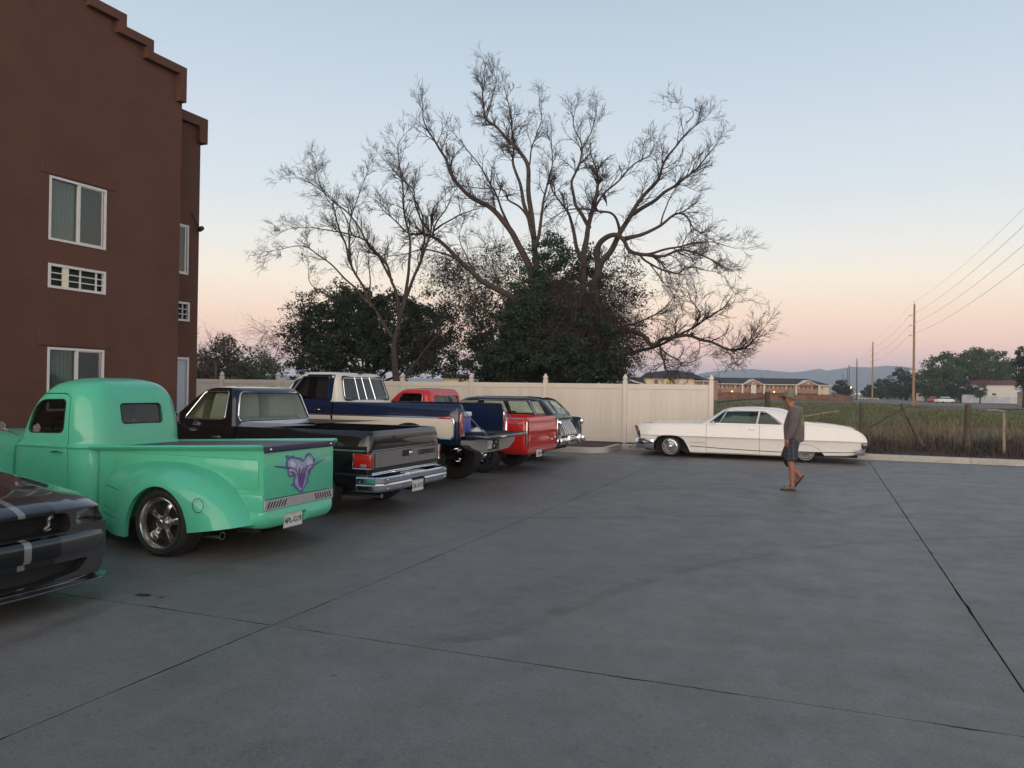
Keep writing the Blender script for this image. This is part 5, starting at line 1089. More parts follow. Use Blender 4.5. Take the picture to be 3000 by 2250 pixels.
        q = MB(); q.bbox(4.47, 4.61, *sorted((sg*.6, sg*.93)), .375, .535, .03, 3); link('tail_light', q, mat('dark_lens', (.05, .03, .035), rough=.15, coat=1, metal=.4, nz=(30, .3)), t)
        # front bumper end
        q = sweep([(-.40, -.995), (-.6, -.985), (-.78, -.95), (-.88, -.87), (-.91, -.5), (-.915, 0)][::(-1 if sg < 0 else 1)] if sg < 0 else [(-.40, .995), (-.6, .985), (-.78, .95), (-.88, .87), (-.91, .5), (-.915, 0)], [(0, .2), (.015, .24), (.022, .33), (.02, .40), (.0, .45), (-.05, .46), (-.05, .2)]); link('front_bumper', q, M_CHROME, t)
        for z in (.52, .66):
            q = MB(); q.lathe([(0, -.01), (.05, .0), (.062, .012), (.07, .0), (.072, -.05)], 18, Matrix.Translation((-.862, sg*.76, z)) @ Matrix.Rotation(R(-90), 4, 'Y')); link('headlight', q, M_LENS, t)
        q = MB(); q.prism([(-.92, .78), (-.84, .77), (-.77, .62), (-.76, .46), (-.80, .46), (-.86, .60)], 'y', *sorted((sg*.90, sg*.925))); link('headlight_bezel', q, M_CHROME, t)
        q = MB(); q.bbox(-.72, -.45, *sorted((sg*.80, sg*.83)), .845, .862, .006, 1); link('fender_ornament', q, M_CHROME, t)
        q = MB(); q.tube([(1.12, sg*.93, .87), (1.1, sg*.99, .90)], .008, 6); q.bbox(1.07, 1.1, *sorted((sg*.95, sg*1.07)), .885, .945, .012, 2); link('mirror', q, M_CHROME, t)
        q = MB(); [q.box(.53+.045*k, .53+.045*k+.03, *sorted((sg*.978, sg*.992)), .395, .415) for k in range(8)]; link('script_badge', q, M_TRIM, t, ang=None)
        for x in (0, 3.24): wheel(t, x, sg*.885, .268 if x == 0 else .262, .262, .168, .2, 'wire', sg, ww=(.188, .197))
    q = MB(); q.bbox(-.86, -.80, -.7, .7, .46, .72, .02, 2); link('grille', q, M_BLACK, t)
    q = MB(); q.bbox(1.75, 2.0, -.7, .7, .5, .95, .05, 2); q.bbox(2.35, 2.6, -.7, .7, .5, .93, .05, 2); link('seat', q, mat('teal_seat', (.10, .19, .17), rough=.7, nz=(6, .2)), t)
    q = MB(); q.tube([(1.42-.05*math.sin(a), -.38+.18*math.cos(a), .92+.15*math.sin(a)) for a in [k*math.pi/8 for k in range(17)]], .01, 6); link('steering_wheel', q, M_PLATEW, t)
    q = MB(); q.bbox(-.7, 4.4, -.62, .62, .14, .22, .01, 1); link('underbody', q, M_BLACK, t)
hardtop()
# ---------------------------------------------------------------- the walking man
def limb(name, chains, m, parent=None, sub=2, mb_only=False):
    """chains: [[(x,y,z,r), ...], ...]; first point of a later chain may repeat an earlier one to branch; skinned"""
    vs = []; es = []; rs = []
    def idx(p):
        for i, q in enumerate(vs):
            if (Vector(q)-Vector(p[:3])).length < 1e-5: return i
        vs.append(p[:3]); rs.append(p[3:]); return len(vs)-1
    for ch in chains:
        ids = [idx(p) for p in ch]
        for a, b in zip(ids, ids[1:]): es.append((a, b))
    me = bpy.data.meshes.new(name); me.from_pydata(vs, es, []); o = bpy.data.objects.new('t', me); TMP.collection.objects.link(o)
    sm = o.modifiers.new('s', 'SKIN'); sm.use_smooth_shade = True; sm.branch_smoothing = .6
    for i, r_ in enumerate(rs): me.skin_vertices[0].data[i].radius = (r_[0], r_[1] if len(r_) > 1 else r_[0])
    me.skin_vertices[0].data[0].use_root = True
    ss = o.modifiers.new('u', 'SUBSURF'); ss.levels = sub; ss.render_levels = sub
    dg = tmpdg(); r = bpy.data.meshes.new_from_object(o.evaluated_get(dg), depsgraph=dg); bpy.data.objects.remove(o)
    if mb_only: return r
    return link(name, r, m, parent, ang=180)
M_SKIN = mat('skin', (.30, .125, .075), rough=.5, nz=(25, .12, (.23, .088, .052)), bump=(60, .1, .002))
M_SHIRT = mat('grey_shirt', (.105, .088, .085), rough=.95, nz=(9, .16), bump=(14, .6, .02), sheen=.2)
def man():
    t = thing('person', 'man in cap, grey long sleeved shirt and plaid shorts walking past the white car', 'person', (-.50, 14.5, 0))
    # faces -x. near side is -y. coordinates relative to (-.45, 14.3)
    B = [[(.035, 0, .93, .12), (.03, 0, 1.08, .13), (.03, 0, 1.22, .14), (.045, 0, 1.36, .13), (.03, 0, 1.41, .095), (-.01, 0, 1.45, .075), (-.04, 0, 1.50, .076), (-.06, 0, 1.57, .092), (-.055, 0, 1.63, .092), (-.05, 0, 1.665, .06)],
         [(.035, 0, .93, .12), (.03, -.10, .87, .095), (.00, -.11, .66, .085), (-.01, -.11, .48, .062), (.015, -.11, .36, .058), (.015, -.11, .20, .042), (.02, -.11, .10, .036), (.035, -.11, .06, .036)],
         [(.035, 0, .93, .12), (.03, .10, .87, .095), (-.03, .11, .68, .085), (-.07, .11, .50, .064), (.0, .11, .38, .055), (.09, .11, .29, .044), (.15, .11, .235, .036), (.165, .11, .205, .034)],
         [(.015, -.11, .06, .034), (-.06, -.11, .045, .034), (-.12, -.112, .03, .026)],
         [(.045, 0, 1.36, .13), (.05, -.17, 1.385, .075), (.045, -.235, 1.30, .06), (.03, -.26, 1.13, .05), (-.02, -.255, 1.00, .042), (-.055, -.245, .91, .033), (-.06, -.243, .88, .03)],
         [(.045, 0, 1.36, .13), (.05, .17, 1.385, .075), (.045, .235, 1.30, .06), (.06, .26, 1.13, .05), (.0, .25, 1.0, .042), (-.05, .24, .90, .033)]]
    B[3][0] = B[1][-1]
    B += [[B[2][-1], (.12, .11, .155, .032), (.09, .11, .115, .024)]]
    body = limb('body', B, M_SKIN, t)
    # head details
    DZ = -.05
    q = MB(); q.tube([(-.138, 0, 1.615), (-.158, 0, 1.595), (-.162, 0, 1.578), (-.14, 0, 1.572)], [.010, .015, .016, .008], 8); link('nose', q, M_SKIN, body, ang=180, loc=(0, 0, DZ))
    for sg in (-1, 1):
        q = MB(); q.lathe([(0, .010), (.018, .012), (.026, .004), (.024, -.008)], 12, Matrix.Translation((-.03, sg*.083, 1.60)) @ Matrix.Rotation(R(90*sg), 4, 'X') @ Matrix.Diagonal((.8, 1.25, 1, 1))); link('ear', q, M_SKIN, body, ang=180, loc=(0, 0, DZ))
    q = MB(); q.tube([(-.128, -.03, 1.538), (-.136, 0, 1.54), (-.128, .03, 1.538)], .005, 5); link('mouth', q, mat('lips', (.25, .06, .05), rough=.5, nz=(20, .1)), body, loc=(0, 0, DZ))
    q = MB(); q.tube([(-.03, -.088, 1.632), (-.10, -.08, 1.632), (-.14, -.055, 1.628), (-.15, -.03, 1.622)], .005, 5); q.bbox(-.152, -.132, -.066, -.014, 1.607, 1.642, .006, 2); q.bbox(-.152, -.132, .014, .066, 1.607, 1.642, .006, 2); q.tube([(-.148, -.02, 1.63), (-.148, .02, 1.63)], .004, 5)
    link('sunglasses', q, M_BLACK, body, loc=(0, 0, DZ))
    hair = limb('hair', [[(.0, 0, 1.575, .078), (-.015, 0, 1.62, .093), (-.03, 0, 1.66, .09)]], mat('grey_hair', (.14, .12, .10), rough=.9, nz=(60, .4)), body); hair.location.z = DZ
    # cap
    C_ = [(.0975, 0), (.101, .02), (.100, .05), (.088, .085), (.06, .108), (.02, .118), (0, .119)]
    q = MB(); q.lathe(C_, 24, Matrix.Translation((-.045, 0, 1.645)) @ Matrix.Rotation(R(-6), 4, 'Y') @ Matrix.Diagonal((1.08, .93, 1, 1))); cap = link('cap', q, mat('camo_cap', (.17, .15, .11), rough=.95, nz=(28, .5, (.07, .075, .05))), body, loc=(0, 0, DZ))
    q = MB(); q.v = []; 
    for j, (u, z) in enumerate(((0, 1.665), (.35, 1.668), (.7, 1.660), (1, 1.646))):
        for k in range(9): a = R(-62+124*k/8); q.v.append((-.045-(.098+.085*u)*math.cos(a)*(1 if u == 0 else 1.0), .092*math.sin(a)*(1-.12*u), z-.012*abs(math.sin(a))*u))
    for j in range(3):
        for k in range(8): a = j*9+k; q.f.append((a, a+1, a+10, a+9))
    link('brim', q, mat('cap_brim', (.06, .02, .018), rough=.9, nz=(20, .2)), cap, ang=80)
    # shirt
    S = [[(.04, 0, .80, .172, .17), (.04, 0, .90, .182, .185), (.035, 0, 1.0, .184, .19), (.03, 0, 1.10, .192, .19), (.035, 0, 1.22, .190, .19), (.05, 0, 1.36, .158, .17), (.045, 0, 1.45, .105, .12), (.02, 0, 1.50, .075, .08)],
         [(.05, 0, 1.36, .158, .17), (.05, -.175, 1.40, .095), (.045, -.243, 1.30, .082), (.035, -.265, 1.13, .072), (-.012, -.260, 1.00, .064), (-.05, -.248, .91, .054), (-.056, -.245, .885, .050)],
         [(.05, 0, 1.36, .158, .17), (.05, .175, 1.40, .095), (.045, .243, 1.30, .082), (.06, .265, 1.13, .072), (.0, .257, 1.0, .064), (-.048, .243, .91, .054), (-.054, .24, .885, .05)]]
    sh = limb('shirt', S, M_SHIRT, t)
    bvh = Skin(sh.data)
    q = MB(); ys = [-.13, -.065, 0, .065, .13]
    def back(y, z): h = bvh.hit((2, y, z), (-1, 0, 0)); return Vector(((h.x if h else .2)+.004, y, z))
    P = panel([(-.12, 1.12), (.12, 1.12), (.13, 1.22), (.10, 1.34), (-.10, 1.34), (-.13, 1.22)], back, .03); link('back_print', P, mat('lime_print', (.15, .19, .06), rough=.9, nz=(26, .6, (.09, .085, .075))), sh)
    # shorts: plaid
    m = mat('plaid_cloth', (.03, .032, .042), rough=.95, nz=(20, .3)); tt = m.node_tree; bb = tt.nodes['Principled BSDF']; cc = N(tt, 'ShaderNodeTexCoord')
    col = None
    for ax, sc_, dr in (('X', 11, 0), ('Z', 11, 2)):
        wv = N(tt, 'ShaderNodeTexWave', wave_type='BANDS', bands_direction=ax); wv.inputs['Scale'].default_value = 4.2; wv.inputs['Distortion'].default_value = .6; tt.links.new(cc.outputs['Object'], wv.inputs['Vector'])
        rr = N(tt, 'ShaderNodeValToRGB'); rr.color_ramp.elements[0].position = .80; rr.color_ramp.elements[1].position = .9; rr.color_ramp.elements[0].color = (.018, .02, .03, 1); rr.color_ramp.elements[1].color = (.05, .047, .05, 1); tt.links.new(wv.outputs[0], rr.inputs[0])
        if col is None: col = rr.outputs[0]
        else:
            mx = N(tt, 'ShaderNodeMix', data_type='RGBA', blend_type='ADD'); mx.inputs[0].default_value = .6; tt.links.new(col, mx.inputs[6]); tt.links.new(rr.outputs[0], mx.inputs[7]); col = mx.outputs[2]
    tt.links.new(col, bb.inputs['Base Color'])
    limb('shorts', [[(.035, 0, 1.0, .150), (.035, 0, .90, .165)], [(.035, 0, .90, .165), (.02, -.10, .80, .125), (.0, -.115, .66, .118), (-.005, -.117, .53, .112), (-.005, -.117, .505, .110)], [(.035, 0, .90, .165), (.01, .10, .80, .125), (-.04, .115, .67, .118), (-.08, .117, .56, .110), (-.085, .117, .535, .108)]], m, t)
    # hands
    for sg, bx, bz in ((-1, -.058, .90), (1, -.05, .90)):
        y = sg*.243
        ch = [[(bx, y, bz+.0, .026, .030), (bx-.008, y, bz-.05, .018, .034), (bx-.014, y, bz-.085, .015, .035)]]
        h = limb('hand', ch, M_SKIN, body, sub=2)
        for k, (dx, ln) in enumerate(((-.030, .065), (-.010, .075), (.011, .07), (.030, .055))):
            limb('finger', [[(bx-.012+dx*.9, y, bz-.078, .009), (bx-.016+dx, y+sg*-.004, bz-.078-ln*.5, .008), (bx-.010+dx, y-sg*.014, bz-.078-ln*.9, .0075), (bx-.004+dx, y-sg*.022, bz-.078-ln, .006)]], M_SKIN, h, sub=1)
        limb('thumb', [[(bx-.02, y, bz-.03, .012), (bx-.045, y-sg*.01, bz-.06, .010), (bx-.052, y-sg*.014, bz-.088, .008)]], M_SKIN, h, sub=1)
    q = MB(); q.lathe([(.036, -.012), (.040, 0), (.036, .012)], 16, Matrix.Translation((-.052, -.248, .905)) @ Matrix.Rotation(R(20), 4, 'Y')); link('watch', q, M_CHROME, body)
    # sandals
    m_s = mat('sandal_sole', (.02, .02, .02), rough=.8, nz=(20, .3)); m_t = mat('sandal_strap', (.03, .10, .10), rough=.8, nz=(20, .3))
    for (ox, oy, oz, rx) in ((-.045, -.11, .012, 0), (.128, .11, .15, 56)):
        Q = Matrix.Translation((ox, oy, oz)) @ Matrix.Rotation(R(-rx), 4, 'Y')
        q = MB(); pts = [(-.125+.25*k/12, .046*(math.sin(math.pi*(k+.6)/13.2)**.45)*(1 if k < 6 else .86)) for k in range(13)]
        poly = pts+[(x, -y) for x, y in reversed(pts)]
        b0 = len(q.v); q.v += [tuple(Q @ Vector((x, y, -.012))) for x, y in poly]+[tuple(Q @ Vector((x, y, .014))) for x, y in poly]; n = len(poly)
        q.f += [tuple(reversed(range(n))), tuple(range(n, 2*n))]+[(i, (i+1) % n, (i+1) % n+n, i+n) for i in range(n)]
        s_ = link('sandal', q, m_s, t, ang=40)
        for x0 in (-.055, .04):
            q = MB(); q.tube([Q @ Vector(p) for p in ((x0, -.046, .01), (x0-.008, -.042, .05), (x0-.01, 0, .075 if x0 < 0 else .09), (x0-.008, .042, .05), (x0, .046, .01))], .011, 6); link('strap', q, m_t, s_)
        if rx:
            F_ = limb('foot', [[tuple(Q @ Vector((.06, 0, .05)))+(.034,), tuple(Q @ Vector((-.02, 0, .045)))+(.034,), tuple(Q @ Vector((-.09, 0, .03)))+(.026,)]], M_SKIN, body)
    # knee support on the far leg
    q = MB(); q.tube([(-.066, .11, .52), (-.062, .11, .46), (-.03, .11, .41)], [.068, .066, .060], 14, cap=False); link('knee_brace', q, M_BLACK, t, ang=180)
man()
# ================================================================ TREES, FIELD, DISTANCE
import numpy as np
M_BARK = mat('grey_bark', (.060, .044, .038), rough=.95, nz=(6, .35), bump=(18, .9, .02))
M_TWIG = mat('dry_twig', (.036, .028, .026), rough=.95, nz=(2, .3))
M_TWIG2 = mat('dead_brown_twig', (.058, .043, .040), rough=.95, nz=(2, .3))
M_LEAF = mat('dark_leaf', (.017, .029, .013), rough=.75, nz=(1.1, .6, (.008, .014, .008)))
M_LEAF2 = mat('green_leaf', (.04, .068, .02), rough=.7, nz=(.8, .5))
M_IVY = mat('ivy_leaf', (.016, .040, .016), rough=.65, nz=(1.6, .5))
M_LEAFR = mat('bronze_leaf', (.05, .040, .028), rough=.8, nz=(1.2, .4))
C8 = lambda x, y: (750+.7007*x, 150+.7007*y)
class Twigs:
    def __init__(s): s.mb = MB(); s.n = 0
    def grow(s, p, d, L, r, lvl, rg, up=.10, tips=None):
        n = max(3, int(L/.22)) if lvl < 3 else 3; pts = [Vector(p)]; d = Vector(d).normalized(); curl = Vector((rg.gauss(0, 1), rg.gauss(0, 1), rg.gauss(0, 1)))*.06
        for k in range(n):
            d = (d+Vector((rg.gauss(0, .13), rg.gauss(0, .13), rg.gauss(0, .13)+up*.5))+curl).normalized(); pts.append(pts[-1]+d*(L/n))
        s.mb.tube(pts, [max(.0045, r*(1-.7*k/n)) for k in range(n+1)], 3, cap=False); s.n += 1
        if tips is not None: tips.append(pts[-1])
        if lvl >= 3: return
        cnt = {0: 7, 1: 6, 2: 4}[lvl]
        for k in range(cnt):
            t = rg.uniform(.2, 1); i = min(n-1, int(t*n)); q = pts[i].lerp(pts[i+1], t*n-i) if t < 1 else pts[-1]
            dd = (pts[i+1]-pts[i]).normalized(); a = Vector((rg.gauss(0, 1), rg.gauss(0, .8), rg.gauss(0, 1))); a = (a-dd*a.dot(dd)).normalized()
            s.grow(q, dd*rg.uniform(.7, 1.2)+a*rg.uniform(.45, .9), L*rg.uniform(.38, .62), r*.52, lvl+1, rg, up, tips)
def bare_tree(label, limbs, Y, seed, dens=1.0, group=None, mt=M_TWIG, base=None, name='dead_tree', L0=1.05, cat='tree'):
    """limbs: [([(x,y)...] traced in the photograph's tree crop, start radius, end radius, depth drift)]"""
    rg = random.Random(seed); W = []
    for pts, r0, r1, dr in limbs:
        P = [at_y(*C8(*p), Y) for p in pts]
        d = 0
        Q = []
        for k, p in enumerate(P):
            yy = Y+dr*(k/(len(P)-1))**1.3 if isinstance(dr, (int, float)) else Y+dr[0]+(dr[1]-dr[0])*(k/(len(P)-1)); Q.append(at_y(*C8(*pts[k]), yy))
        C_ = catm([tuple(q) for q in Q], 6); n = len(C_); f = 1.0
        C_ = [Vector(c)+Vector((noise.noise(Vector(c)*1.1), noise.noise(Vector(c)*1.1+Vector((9, 0, 0))), noise.noise(Vector(c)*1.1+Vector((0, 9, 0)))))*.09*min(1, k/3) for k, c in enumerate(C_)]
        W.append((C_, [.78*(r0+(r1-r0)*(k/(n-1))**.75) for k in range(n)]))
    base = W[0][0][0] if base is None else base
    t = thing(name, label, cat, (base.x, base.y, 0), group=group)
    off_ = Vector((base.x, base.y, 0)); mb = MB()
    a = W[0][0][0]; mb.tube([Vector((a.x, a.y, -.1))-off_, a-off_], [W[0][1][0]*1.25, W[0][1][0]], 10)
    tw = Twigs()
    for i, (C_, Rr) in enumerate(W):
        if i == 0: mb.tube([c-off_ for c in C_], Rr, 10)
        else: link('limb', MB().tube([c-off_ for c in C_], Rr, 8), M_BARK, t, ang=180)
        n = len(C_); Lg = sum((C_[k+1]-C_[k]).length for k in range(n-1)); m_ = int(Lg*2.3*dens)
        for k in range(m_):
            u = rg.uniform(.22 if i else .5, 1)**.8; j = min(n-2, int(u*(n-1))); q = C_[j].lerp(C_[j+1], u*(n-1)-j); dd = (C_[j+1]-C_[j]).normalized()
            a = Vector((rg.gauss(0, 1), rg.gauss(0, .8), rg.gauss(.25, 1))); a = (a-dd*a.dot(dd)).normalized()
            tw.grow(q-off_, dd*1.0+a*rg.uniform(.5, 1.0), L0*rg.uniform(.55, 1.15)*(1.1-.35*u), min(Rr[j]*.6, .026), 1, rg)
        tw.grow(C_[-1]-off_, (C_[-1]-C_[-2]), L0*.9, Rr[-1]*.9, 1, rg)
    link('trunk', mb, M_BARK, t, ang=180)
    tag(link('twigs', tw.mb, mt, t, ang=None), kind='stuff')
    return t, off_
def leafmesh(name, P, size, m, parent=None, seed=1, flat=0, aspect=.6):
    rs = np.random.RandomState(seed); P = np.asarray(P, dtype=np.float64); n = len(P)
    a = rs.normal(size=(n, 3)); a /= np.linalg.norm(a, axis=1)[:, None]; b = rs.normal(size=(n, 3)); b -= a*(a*b).sum(1)[:, None]; b /= np.linalg.norm(b, axis=1)[:, None]
    s = size*rs.uniform(.35, 1.4, (n, 1)); a *= s*.5; b *= s*.5*aspect
    V = np.stack([P-a, P-b*.9+a*.1, P+a, P+b*.9+a*.1], 1).reshape(-1, 3)
    me = bpy.data.meshes.new(name); me.vertices.add(4*n); me.vertices.foreach_set('co', V.ravel()); me.loops.add(4*n); me.loops.foreach_set('vertex_index', np.arange(4*n)); me.polygons.add(n)
    me.polygons.foreach_set('loop_start', np.arange(n)*4); me.polygons.foreach_set('loop_total', np.full(n, 4)); me.update(calc_edges=True); me.validate()
    return link(name, me, m, parent, ang=None)
def clumps(ells, nclump, nleaf, cr, seed, fill=.55):
    """leaf positions: clumps spread through ellipsoids (centre, rx, ry, rz)"""
    rs = np.random.RandomState(seed); out_ = []
    vol = np.array([e[1]*e[2]*e[3] for e in ells])**(2/3); vol = vol/vol.sum()
    for e, f in zip(ells, vol):
        k = max(3, int(nclump*f)); d = rs.normal(size=(k, 3)); d /= np.linalg.norm(d, axis=1)[:, None]; r_ = rs.uniform(fill, 1, (k, 1))**.5*(1+np.abs(rs.normal(size=(k, 1)))**1.5*.16)
        c = np.array(e[0])+d*r_*np.array([e[1], e[2], e[3]])
        for q in c:
            g = rs.normal(size=(nleaf, 3)); g /= np.linalg.norm(g, axis=1)[:, None]; rr_ = cr*rs.uniform(.6, 1.3)*rs.uniform(0, 1, (nleaf, 1))**.45; out_.append(q+g*rr_*np.array([1.15, 1.15, .75]))
    return np.concatenate(out_)
def ellpx(px, py, rx, rz, Y, ry=None):
    c = at_y(px, py, Y); k = (c-EYEV).dot(AF)/F_PX; return (tuple(c), rx*k, (ry or rx*.7)*k if ry is None else ry, rz*k)
def leafy(name, label, ells, nclump, nleaf, cr, size, m, seed, cat='tree', group=None, trunk=.12, extra=None, kindcrown=True):
    c = np.array([e[0] for e in ells]); b = c.mean(0); t = thing(name, label, cat, (b[0], b[1], 0), group=group); o = np.array([b[0], b[1], 0])
    P = clumps(ells, nclump, nleaf, cr, seed)-o; P = P[P[:, 2] > .02]
    cw = leafmesh('crown', P, size, m, t, seed); 
    tag(cw, kind='stuff')
    tb = MB(); rg = random.Random(seed); tb.tube([(0, 0, -.1), (.1, 0, b[2]*.5), (0, 0, b[2]*.95)], [trunk*1.3, trunk, trunk*.5], 7)
    link('trunk', tb, M_BARK, t, ang=180)
    for e in ells[:8]: link('branch', MB().tube([(0, 0, b[2]*.35), tuple(np.array(e[0])-o-np.array([0, 0, e[3]*.2]))], [trunk*.6, trunk*.2], 5), M_BARK, t, ang=180)
    return t, o
YT = 31.0
B = [([(1175, 1330), (1170, 1150), (1175, 1000), (1170, 950), (1165, 830), (1150, 700), (1140, 600), (1135, 480), (1100, 420), (1060, 380), (1000, 320), (955, 280), (950, 200), (945, 130)], .25, .03, .5),
     ([(1172, 1000), (1130, 880), (1090, 790), (1045, 720), (1000, 670), (900, 610), (850, 560), (810, 500), (790, 440), (760, 390), (735, 350), (700, 290), (695, 240)], .22, .02, -2),
     ([(1160, 780), (1120, 640), (1100, 560), (1075, 480), (1075, 400), (1070, 320), (1060, 240), (1035, 160)], .13, .02, 1.5),
     ([(1165, 830), (1190, 720), (1200, 640), (1225, 540), (1240, 440), (1235, 350)], .12, .015, 2),
     ([(1060, 735), (1035, 680), (1015, 630), (985, 560), (930, 480), (870, 400), (830, 350)], .09, .015, -1),
     ([(1152, 735), (1110, 660), (1055, 625), (1040, 590), (1000, 575), (900, 570), (840, 560)], .07, .015, -2.5),
     ([(1138, 520), (1152, 400), (1190, 300), (1185, 210)], .06, .012, 2),
     ([(958, 300), (985, 200), (1000, 120), (975, 70)], .05, .012, 1)]
B2 = [([(1400, 1330), (1385, 1150), (1370, 950), (1370, 850), (1385, 760), (1400, 680), (1420, 600), (1430, 540), (1420, 490)], .26, .05, .0),
      ([(1372, 900), (1340, 820), (1320, 720), (1310, 680), (1280, 640), (1240, 580), (1230, 530)], .14, .02, -2),
      ([(1395, 740), (1340, 640), (1325, 560), (1340, 500), (1360, 400), (1325, 300), (1330, 240)], .12, .015, 1.5),
      ([(1345, 500), (1375, 390), (1410, 310), (1430, 240)], .06, .012, 1.0),
      ([(1400, 690), (1440, 620), (1500, 560), (1580, 480), (1640, 440), (1660, 410)], .08, .015, -2),
      ([(1405, 1000), (1440, 900), (1480, 840), (1520, 750), (1560, 690), (1620, 600), (1680, 540), (1700, 480), (1750, 400), (1830, 320), (1860, 290)], .22, .015, -1.5),
      ([(1560, 690), (1640, 640), (1720, 580), (1800, 530), (1850, 480), (1900, 420), (1925, 385)], .13, .012, 1.5),
      ([(1800, 300), (1830, 270), (1810, 240), (1765, 245)], .03, .008, .5),
      ([(1520, 750), (1500, 690), (1440, 670), (1330, 660), (1250, 690), (1190, 740)], .09, .012, -3),
      ([(1430, 950), (1430, 860), (1440, 805), (1490, 768), (1530, 785), (1560, 830), (1620, 850), (1700, 858), (1780, 830), (1850, 850), (1920, 880), (1950, 900)], .20, .015, -3.5),
      ([(1620, 850), (1700, 835), (1780, 815), (1850, 800), (1930, 805), (2000, 825)], .08, .010, -2.5),
      ([(1530, 785), (1620, 770), (1680, 740), (1740, 690), (1790, 685), (1830, 740), (1880, 775), (1935, 815)], .12, .010, 1.5),
      ([(1690, 735), (1720, 640), (1760, 560), (1790, 540)], .05, .010, 1),
      ([(1600, 848), (1640, 880), (1700, 915), (1760, 930), (1800, 900), (1900, 920), (1945, 940)], .07, .010, -2.5),
      ([(1640, 880), (1700, 960), (1740, 1010), (1760, 1080)], .04, .008, -2),
      ([(1440, 1200), (1500, 1180), (1560, 1168), (1620, 1190), (1665, 1235), (1700, 1205), (1800, 1190), (1880, 1210), (1960, 1240), (2040, 1240), (2080, 1205), (2115, 1165)], .19, .015, -4),
      ([(1430, 1290), (1540, 1270), (1620, 1250), (1680, 1235), (1760, 1190), (1840, 1150), (1900, 1110), (1960, 1060), (1990, 1020)], .13, .012, -3.5),
      ([(1840, 1150), (1850, 1100), (1815, 1040), (1795, 990)], .05, .010, -3),
      ([(1690, 1235), (1705, 1290), (1720, 1340), (1748, 1392)], .07, .03, -3.2),
      ([(1690, 1240), (1760, 1290), (1800, 1312), (1880, 1272)], .05, .010, -3.5),
      ([(1960, 1240), (2000, 1255), (2010, 1290), (1965, 1320)], .05, .008, -4),
      ([(1500, 1165), (1600, 1130), (1680, 1090), (1740, 1040), (1770, 990)], .07, .010, -2.5)]
B3 = [([(1160, 1200), (1100, 1060), (1020, 1000), (940, 950), (860, 880), (800, 820), (740, 780), (700, 765), (640, 760), (560, 690), (520, 650)], .22, .015, (0, -3)),
      ([(740, 780), (745, 740), (800, 640), (850, 560)], .08, .012, (-2, -2.5)), ([(745, 750), (820, 700), (900, 660), (930, 655)], .06, .010, (-2, -3)),
      ([(860, 880), (780, 840), (700, 830), (600, 850), (520, 870)], .07, .012, (-1.5, -3)), ([(700, 765), (690, 680), (640, 570), (600, 500)], .06, .01, (-2, -1)),
      ([(930, 945), (880, 860), (850, 780), (870, 720)], .05, .01, (-1, 1)), ([(1010, 990), (990, 880), (960, 790)], .05, .01, (0, 1))]
A = [([(590, 1420), (575, 1300), (580, 1220), (600, 1130), (620, 1040), (650, 980), (690, 880), (730, 760), (740, 680), (785, 600)], .20, .015, -1),
     ([(600, 1130), (590, 1010), (570, 960), (540, 880), (480, 820), (400, 690), (330, 640), (280, 590), (200, 540), (155, 530)], .10, .010, -1.5),
     ([(570, 960), (530, 890), (470, 810), (400, 770), (320, 750), (240, 740), (140, 745), (65, 785)], .075, .008, 1),
     ([(575, 1200), (520, 1120), (460, 1020), (400, 900), (370, 800), (330, 680), (320, 640), (270, 560), (245, 470)], .10, .010, 1),
     ([(500, 1080), (400, 980), (330, 910), (260, 850), (200, 822), (120, 820), (50, 832)], .07, .008, -1.5),
     ([(615, 1060), (635, 950), (640, 820), (625, 700), (610, 580), (600, 450), (592, 390), (640, 330)], .10, .010, .5),
     ([(690, 880), (700, 780), (670, 640), (640, 560), (560, 480), (515, 430)], .07, .010, 1.5),
     ([(595, 1400), (650, 1330), (700, 1260), (760, 1190), (825, 1110)], .11, .03, -1),
     ([(400, 900), (385, 780), (400, 690), (430, 600), (470, 510)], .06, .008, 2),
     ([(330, 1050), (270, 1000), (225, 960), (220, 850)], .05, .008, .5), ([(480, 1060), (470, 950), (475, 850), (480, 740)], .05, .008, 1.5),
     ([(400, 770), (370, 680), (300, 590), (250, 540), (235, 455)], .04, .008, 1)]
bare_tree('tall dead tree with the highest bare crown, ivy green about its lower trunk', B, YT, 3, dens=1.4)
bare_tree('wide dead tree whose lowest limb reaches right over the end of the fence', B2, YT+1, 5, dens=1.35)
bare_tree('dead tree leaning left between the tall dead tree and the forked one', B3, YT-.5, 8, dens=1.2, base=at_y(*C8(1160, 1200), YT-.5))
bare_tree('forked bare tree with slender stems standing behind the cream and navy truck', A, 27.5, 11, dens=1.35, L0=.95)
